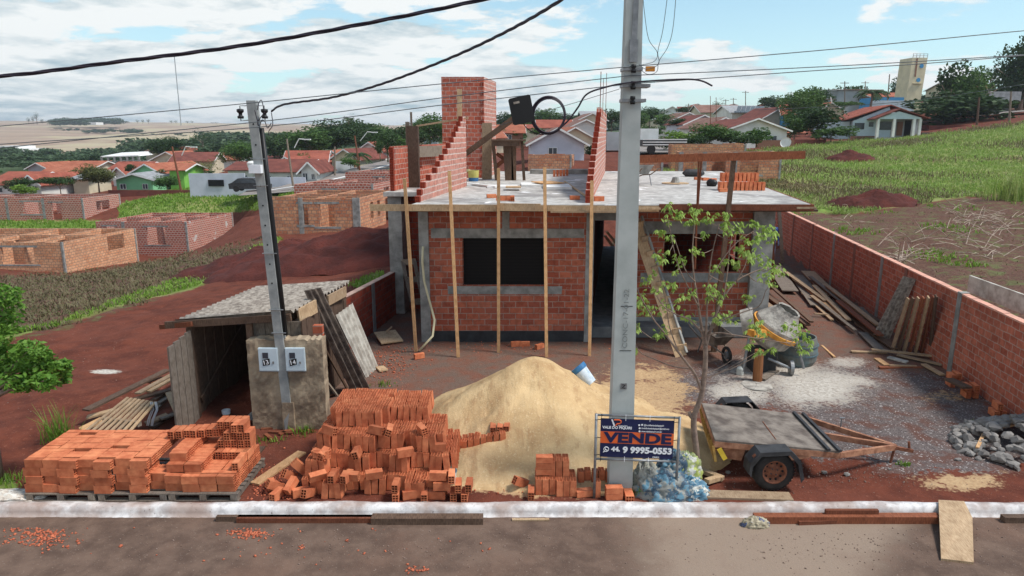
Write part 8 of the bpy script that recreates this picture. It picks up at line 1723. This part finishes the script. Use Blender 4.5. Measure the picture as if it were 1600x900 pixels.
# porch house
def porch_house():
    Y = 93; s = (Y * .977) / F_PX; c = AT(1362, 216, Y); g = thing("porch_house", c, "pale blue-white house with red roof and a pillared front porch", "house", "houses of the town")
    def P(px, py, dy=0): p = AT(px, py, Y + dy); return p
    x = lambda px: P(px, 200).x; z = lambda py: P(1362, py).z
    m = MB(); zb = z(228)
    m.extr([(x(1332), Y, zb), (x(1392), Y, zb), (x(1392), Y, z(180)), (x(1386), Y, z(167)), (x(1332), Y, z(189))], (1.4, 9, 0)); m.build("wall", W_BW, g)
    m = MB(); m.box(x(1316), x(1332), Y + .8, Y + 9, zb, z(190)); m.build("wall", W_BW, g)
    m = MB(); m.box(x(1330), x(1374), Y - .03, Y - .0, zb, z(212.5)); m.build("plinth", W_BR, g)
    m = MB(); A = [(x(1386), Y - .4, z(165)), (x(1318), Y - .4, z(188)), (x(1318) + 1.4, Y + 9.5, z(188)), (x(1386) + 1.4, Y + 9.5, z(165))]; m.hexa([*A[::-1], *[(a, b, c_ + .12) for a, b, c_ in A[::-1]]])
    A = [(x(1386), Y - .4, z(165)), (x(1412), Y - .4, z(174)), (x(1412) + 1.4, Y + 9.5, z(174)), (x(1386) + 1.4, Y + 9.5, z(165))]; m.hexa([*A, *[(a, b, c_ + .12) for a, b, c_ in A]]); m.build("roof", RT1, g)
    m = MB(); yp = Y - 2.2
    xp = lambda px: AT(px, 200, yp).x; zp = lambda py: AT(1400, py, yp).z
    A = [(xp(1402), yp - .3, zp(171)), (xp(1363), yp - .3, zp(187)), (xp(1363) + .4, Y + 1, zp(187)), (xp(1402) + .4, Y + 1, zp(171))]; m.hexa([*A[::-1], *[(a, b, c_ + .12) for a, b, c_ in A[::-1]]])
    A = [(xp(1402), yp - .3, zp(171)), (xp(1451), yp - .3, zp(186)), (xp(1451) + .4, Y + 1, zp(186)), (xp(1402) + .4, Y + 1, zp(171))]; m.hexa([*A, *[(a, b, c_ + .12) for a, b, c_ in A]]); m.build("porch_roof", RT2, g)
    m = MB(); m.extr([(xp(1372), yp, zp(186)), (xp(1438), yp, zp(186)), (xp(1438), yp, zp(184)), (xp(1402), yp, zp(174)), (xp(1372), yp, zp(184.5))], (0, .15, 0)); m.build("porch_gable", W_BW, g)
    for px in (1372, 1397, 1428, 1437.5): m = MB(); m.box(xp(px) - .16, xp(px) + .16, yp, yp + .3, zp(222), zp(186)); m.build("porch_pillar", WHITEP, g)
    m = MB(); m.box(xp(1372), xp(1438), yp, Y + .5, zp(222), zp(214.5)); m.build("porch_floor", CONC, g)
    m = MB(); m.box(x(1392), x(1442), Y + .6, Y + .8, zb, z(184)); m.build("wall", W_GY, g)
    for a, b, c_, d, nm, mt in ((1335, 1350, 192, 202, "window", GLASS), (1357, 1364, 191, 198, "window", GLASS), (1405, 1414, 190, 212, "door", W_BR), (1417, 1427, 188, 213, "doorway", DARK), (1374, 1396, 190, 203, "window", GLASS)):
        yy = Y - .04 if b < 1397 else Y + .55; m = MB(); m.box(x(a), x(b), yy, yy + .06, z(d), z(c_)); w = m.build(nm, mt, g)
porch_house()
def blocks(name, px0, px1, py0, py1, Y, d, mat, label, cat, group=None, rot=0.0, extra=None):
    a = AT(px0, py1, Y); b = AT(px1, py1, Y + rot); t = AT(px0, py0, Y).z; t2 = AT(px1, py0, Y + rot).z; m = MB(); m.hexa([(a.x, a.y, a.z - 1), (b.x, b.y, b.z - 1), (b.x, b.y + d, b.z - 1), (a.x, a.y + d, a.z - 1), (a.x, a.y, t), (b.x, b.y, t2), (b.x, b.y + d, t2), (a.x, a.y + d, t)])
    return tag(m.build(name, mat, loc=a), label, cat, group)
w = blocks("garden_wall", 297, 384, 271, 300, 80, .2, W_LV, "long pale blue-grey wall with a dark gate, left of the slender pole", "wall")
m = MB(); a = AT(326, 291, 79.9); b = AT(349, 281, 79.9); m.box(a.x, b.x, 79.85, 79.98, a.z, b.z); m.build("gate", DARK, w)
blocks("garden_wall", 384, 478, 277, 298, 79, .2, W_LV, "lower pale wall passing behind the slender pole", "wall"); blocks("garden_wall", 170, 300, 297, 308, 84, .2, RT2, "low red-brown wall below the green house", "wall")
blocks("black_fence", 481, 522, 268, 286, 80, .1, DARK, "black board fence on the left street", "fence", rot=8); blocks("garden_wall", 524, 553, 252, 268, 92, .2, W_GY, "grey wall with gate openings on the left street", "wall", rot=4); blocks("garden_wall", 553, 592, 248, 264, 98, .2, W_BR, "brown wall climbing the left street", "wall", rot=8)
blocks("garden_wall", 1180, 1240, 219, 232, 82, .2, W_BR, "brown garden wall before the white gable house", "wall"); blocks("garden_wall", 1236, 1290, 218, 228, 84, .2, RT2, "dark red wall left of the porch house", "wall"); blocks("garden_wall", 1360, 1428, 157, 170, 128, .3, W_BW, "long pale blue wall below the water tower", "wall"); blocks("garden_wall", 1486, 1536, 147, 181, 118, .4, W_BW, "tall pale blue wall right of the wind-bent tree", "wall"); blocks("shaded_wall", 1537, 1576, 144, 182, 117, 5, W_DK, "dark wall panel at the right by the street", "wall")
blocks("canopy_roof", 1510, 1596, 143, 148, 116, 6, RGY, "thin pale canopy roof over the shaded wall", "canopy")
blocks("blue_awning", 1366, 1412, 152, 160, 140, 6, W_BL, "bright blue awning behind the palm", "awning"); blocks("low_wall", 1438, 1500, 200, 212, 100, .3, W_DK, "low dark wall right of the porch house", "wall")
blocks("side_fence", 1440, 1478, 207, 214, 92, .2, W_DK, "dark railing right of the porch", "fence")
blocks("brick_fence", 900, 926, 250, 258, 66, .2, RT2, "low red fence right of the lilac house", "fence"); blocks("grey_shed", 948, 984, 206, 222, 88, 4, W_GY, "light grey shed left behind the big pole", "shed")
# two-storey concrete shell
g = thing("concrete_frame_building", AT(186, 262, 140), "two-storey open concrete frame with a white roof beyond the red roofs", "building")
p = lambda px, py, dy=0: AT(px, py, 140 + dy); m = MB(); a, b = p(157, 246), p(216, 244); m.hexa([(a.x, 140, a.z), (b.x, 140, b.z), (b.x, 146, b.z + .1), (a.x, 146, a.z + .1), (a.x, 140, a.z + .2), (b.x, 140, b.z + .2), (b.x - 1, 146, b.z + .8), (a.x + 1, 146, a.z + .8)]); m.build("roof", WHITEP, g)
for px in (158, 168, 178, 188, 198, 207, 216):
    for dy in (0, 7): m = MB(); q = p(px, 245, dy); m.box(q.x - .18, q.x + .18, 140 + dy, 140.35 + dy, p(px, 264).z, q.z - .0); m.build("pillar", CONC, g)
m = MB(); m.box(p(157, 252).x, p(217, 252).x, 139.95, 148, p(157, 254).z, p(157, 252.6).z); m.build("floor_slab", CONC, g)
# water tower
def water_tower():
    Y = 150; g = thing("water_tower", AT(1432, 160, Y), "tall cream water tower with round blue windows and a railing on top", "water tower"); x = lambda px, py=120: AT(px, py, Y).x; z = lambda py: AT(1432, py, Y).z
    m = MB(); m.hexa([(x(1419), Y, z(175)), (x(1442), Y, z(175)), (x(1442) - .4, Y + 4, z(175)), (x(1419) - .4, Y + 4, z(175)), (x(1422.5), Y, z(90)), (x(1446), Y, z(90)), (x(1446) - .4, Y + 4, z(90)), (x(1422.5) - .4, Y + 4, z(90))]); m.build("shaft", W_YE, g)
    for px, py in ((1438, 103), (1435.5, 125)): m = MB(); m.lathe((x(px), Y - .05, z(py)), (0, 1, 0), [(0, 0), (0, .42), (.1, .42)], 18); w = m.build("round_window", W_BL, g)
    m = MB(); m.box(x(1427), x(1441), Y - .35, Y - .02, z(131), z(130)); m.build("ledge", W_YE, g)
    m = MB(); m.box(x(1428.5), x(1431), Y - .06, Y - .0, z(120), z(91)); m.build("rust_streak", W_BR, g)
    m = MB()
    for px in (1423.5, 1429, 1434, 1440, 1446): m.tube([(x(px), Y + .1, z(90)), (x(px), Y + .1, z(83.5))], .05, 5)
    for py in (84, 87): m.tube([(x(1423.5), Y + .1, z(py)), (x(1446), Y + .1, z(py))], .04, 5)
    m.build("railing", METAL, g)
water_tower()
# utility poles and lamps
def util(px, py0, py1, Y, label, lean=0, arm=True, mt=None, lamp=None, r=.13):
    b = AT(px, py1, Y); t = AT(px + lean, py0, Y); g = thing("utility_pole", b, label, "utility pole", "distant utility poles"); m = MB(); m.tube([b, t], [r, r * .7], 7); m.build("shaft", mt or WOODG, g)
    if arm: m = MB(); d = t - Vector((0, 0, .35)); m.beam(d - Vector((.9, 0, 0)), d + Vector((.9, 0, 0)), .09, .12); m.build("crossarm", WOODG, g)
    if lamp:
        l0 = AT(px + 1, lamp[1] + 14, Y - .1); l1 = AT(px + lamp[0], lamp[1], Y - .1); m = MB(); m.tube([l0, l0.lerp(l1, .7), l1, l1 + Vector((.7, 0, -.05))], .05, 6); a = m.build("lamp_arm", WHITEP, g); m = MB(); m.obox(l1 + Vector((.9, 0, -.06)), (.7, .25, .12)); sub(m, "lamp_head", WHITEP, a)
util(283, 229, 298, 80, "brown street pole with white lamp arm in front of the green house", -14, False, RUST, (7, 229)); util(459, 217, 298, 76, "street pole with a white lamp arm before the white house", -11, False, WOODG, (8, 217)); util(562, 212, 266, 90, "street pole with a long lamp arm up the left street", -8, False, RUST, (12, 206)); util(523, 229, 274, 84, "pair-like pole at the grey street wall", 0, False, WOODG)
util(1320, 127, 168, 150, "pole with crossarm above the grey building"); util(1352, 127, 150, 170, "thin pole right of the grey building"); util(1386, 116, 170, 135, "tall pole left of the water tower", 4, False); util(1165, 142, 182, 190, "lattice-armed pole on the skyline"); util(1134, 155, 182, 200, "first small pole on the skyline"); util(1146, 153, 182, 205, "second small pole on the skyline"); util(1190, 152, 180, 200, "skyline pole right of the lattice-armed one"); util(1076, 162, 200, 180, "skyline pole near the far street")
util(1525, 152, 208, 96, "dark pole in the slope right of the pale wall", 5, False, WOODD, r=.16); util(1575, 143, 212, 94, "grey pole at the right in front of the shaded wall", 5, False, WOODG, r=.16); util(1110, 150, 215, 90, "thin bare mast above the gable row", 0, False, RUST, r=.05); util(1119, 152, 215, 92, "second thin mast above the gable row", 0, False, RUST, r=.05); util(1302, 152, 180, 130, "leaning white pole above the round dark tree", -4, True, WHITEP)
m = MB(); b = AT(283, 196, 900); t = AT(272, 84, 900); m.tube([b, t], .55, 4); tag(m.build("radio_mast", METAL, loc=b), "thin tall radio mast on the far left skyline", "mast")
# far farm sheds
for px0, px1, py0, py1, Y, lab in ((-10, 28, 228, 234, 520, "white farm roofs at the far left edge"), (26, 45, 232, 237, 520, "second white farm roof at the far left"), (130, 150, 191, 194, 1100, "small white farm building in the skyline grove")):
    blocks("farm_shed", px0, px1, py0, py1, Y, 20, WHITEP, lab, "farm shed", "far farm sheds")
for px0, px1, py, lab in ((20, 90, 245, "long pale greenhouse strip in the valley, upper"), (50, 88, 250, "short pale greenhouse strip in the valley, lower")): blocks("farm_strip", px0, px1, py, py + 1.2, 430, 8, WHITEP, lab, "farm shed", "far farm sheds")
# streets in the town
def ribbon(name, pts, w, mat, dz=.12):
    m = MB(); P = [Vector((p.x, p.y, 0)) for p in pts]; L = []
    for i, p in enumerate(P):
        d = (P[min(i + 1, len(P) - 1)] - P[max(i - 1, 0)]).normalized(); n = Vector((-d.y, d.x, 0)); L.append((p + n * w / 2, p - n * w / 2))
    V = []
    for i, (a, b) in enumerate(L): V += [(a.x, a.y, pts[i].z + dz), (b.x, b.y, pts[i].z + dz)]
    m.add(V, [(2 * i, 2 * i + 1, 2 * i + 3, 2 * i + 2) for i in range(len(L) - 1)]); o = m.build(name, mat); o['kind'] = 'structure'
RD = plain("town_asphalt", hx(146, 138, 132), hx(124, 116, 112), .6, .9, .2, 10)
def tp(px, py, Y): p = AT(px, py, Y); p.z = max(p.z, terr(p.x, p.y)); return p
ribbon("town_road", [tp(*q) for q in ((1028, 250, 70), (1022, 236, 88), (1010, 224, 115), (998, 214, 155), (986, 207, 230))], 7, RD, .35)
ribbon("town_road", [tp(*q) for q in ((380, 306, 74), (450, 302, 75), (510, 290, 79), (560, 276, 86), (600, 264, 95), (640, 254, 108))], 7, RD, .3)
ribbon("town_kerb", [tp(*q) for q in ((420, 304, 73), (470, 298, 75), (520, 288, 78), (560, 277, 83), (600, 265, 92), (640, 255, 104))], .4, WHITEP, .45)
ribbon("town_road", [tp(*q) for q in ((1440, 194, 108), (1500, 190, 110), (1560, 188, 112), (1640, 186, 114))], 5, RD, .5)
blocks("bank", 1450, 1560, 196, 212, 97, 3, MATS["red_earth"], "red earth bank below the street at the right", "earth bank")
# parked things
def car(px, py, Y, mt, label, rz_=0):
    c = AT(px, py, Y); g = thing("parked_car", c, label, "car", "cars parked in the town"); Q = Matrix.Rotation(R(rz_), 3, 'Z'); T = lambda x, y, z: c + Q @ Vector((x, y, z)); m = MB()
    prof = [(-2.0, .3), (2.0, .3), (2.05, .75), (1.2, .9), (.6, 1.4), (-1.0, 1.42), (-1.7, .95), (-2.05, .85)]; m.extr([T(x, -.8, z) for x, z in prof], Q @ Vector((0, 1.6, 0))); m.build("body", mt, g)
    m = MB(); m.extr([T(x, -.82, z) for x, z in [(-1.5, .95), (1.05, .93), (.55, 1.33), (-.95, 1.35)]], Q @ Vector((0, 1.64, 0))); m.build("windows", GLASS, g)
    for x in (-1.25, 1.25):
        for y in (-.75, .75): m = MB(); m.cyl(T(x, y - .08, .32), T(x, y + .08, .32), .32, n=14); m.build("wheel", RUBBER, g)
car(392, 299, 76, FENDER, "dark car parked behind the bright grass left of the slender pole"); car(1088, 210, 110, WHITEP, "white vehicle parked on the far street behind the trees")
def truck():
    c = AT(1046, 240, 70); g = thing("flatbed_truck", c, "white-cab truck with a dark slatted bed parked beside the far street", "truck"); m = MB(); m.box(c.x - 2.6, c.x + 1.6, c.y, c.y + 2, c.z + .7, c.z + 1.3)
    m.build("bed", FENDER, g); m = MB(); m.box(c.x - 2.5, c.x - .7, c.y + 2.2, c.y + 4, c.z + .6, c.z + 2.4); m.build("cab", WHITEP, g)
    for z in (.8, 1.05, 1.3): m = MB(); m.box(c.x - 2.65, c.x + 1.65, c.y - .06, c.y - .01, c.z + z, c.z + z + .1); m.build("side_board", WHITEP, g)
    for x in (-1.8, .9): m = MB(); m.cyl((c.x + x, c.y - .1, c.z + .4), (c.x + x, c.y + .15, c.z + .4), .42, n=14); m.build("wheel", RUBBER, g)
truck()
for px, py, Y, lab in ((1228, 223, 81, "white satellite dish at the right of the white gable house"), (395, 262, 78, "white round water tank behind the slender pole")):
    c = AT(px, py, Y); m = MB(); m.lathe(c, (-.5, -.8, .3) if px > 1000 else (0, 0, 1), [(0, 0), (0, .5), (.5 if px < 1000 else .12, .6)] + ([(.7, .4), (.75, 0)] if px < 1000 else []), 18); tag(m.build("satellite_dish" if px > 1000 else "water_tank", WHITEP, loc=c), lab, "satellite dish" if px > 1000 else "water tank")

# ------------------------------------------------------------------ thin air over the valley
def haze():
    m = bpy.data.materials.new("haze_air"); m.use_nodes = True; nt = m.node_tree; nt.nodes.clear(); o = nt.nodes.new("ShaderNodeOutputMaterial"); v = nt.nodes.new("ShaderNodeVolumePrincipled")
    v.inputs['Color'].default_value = (.82, .90, 1, 1); v.inputs['Density'].default_value = .00022; v.inputs['Anisotropy'].default_value = .2; nt.links.new(v.outputs[0], o.inputs['Volume'])
    mb = MB(); mb.box(-5600, 5600, -320, 4900, -60, 75); b = mb.build("haze", m); b['kind'] = 'stuff'; b['label'] = "thin pale haze over the far fields"
haze()
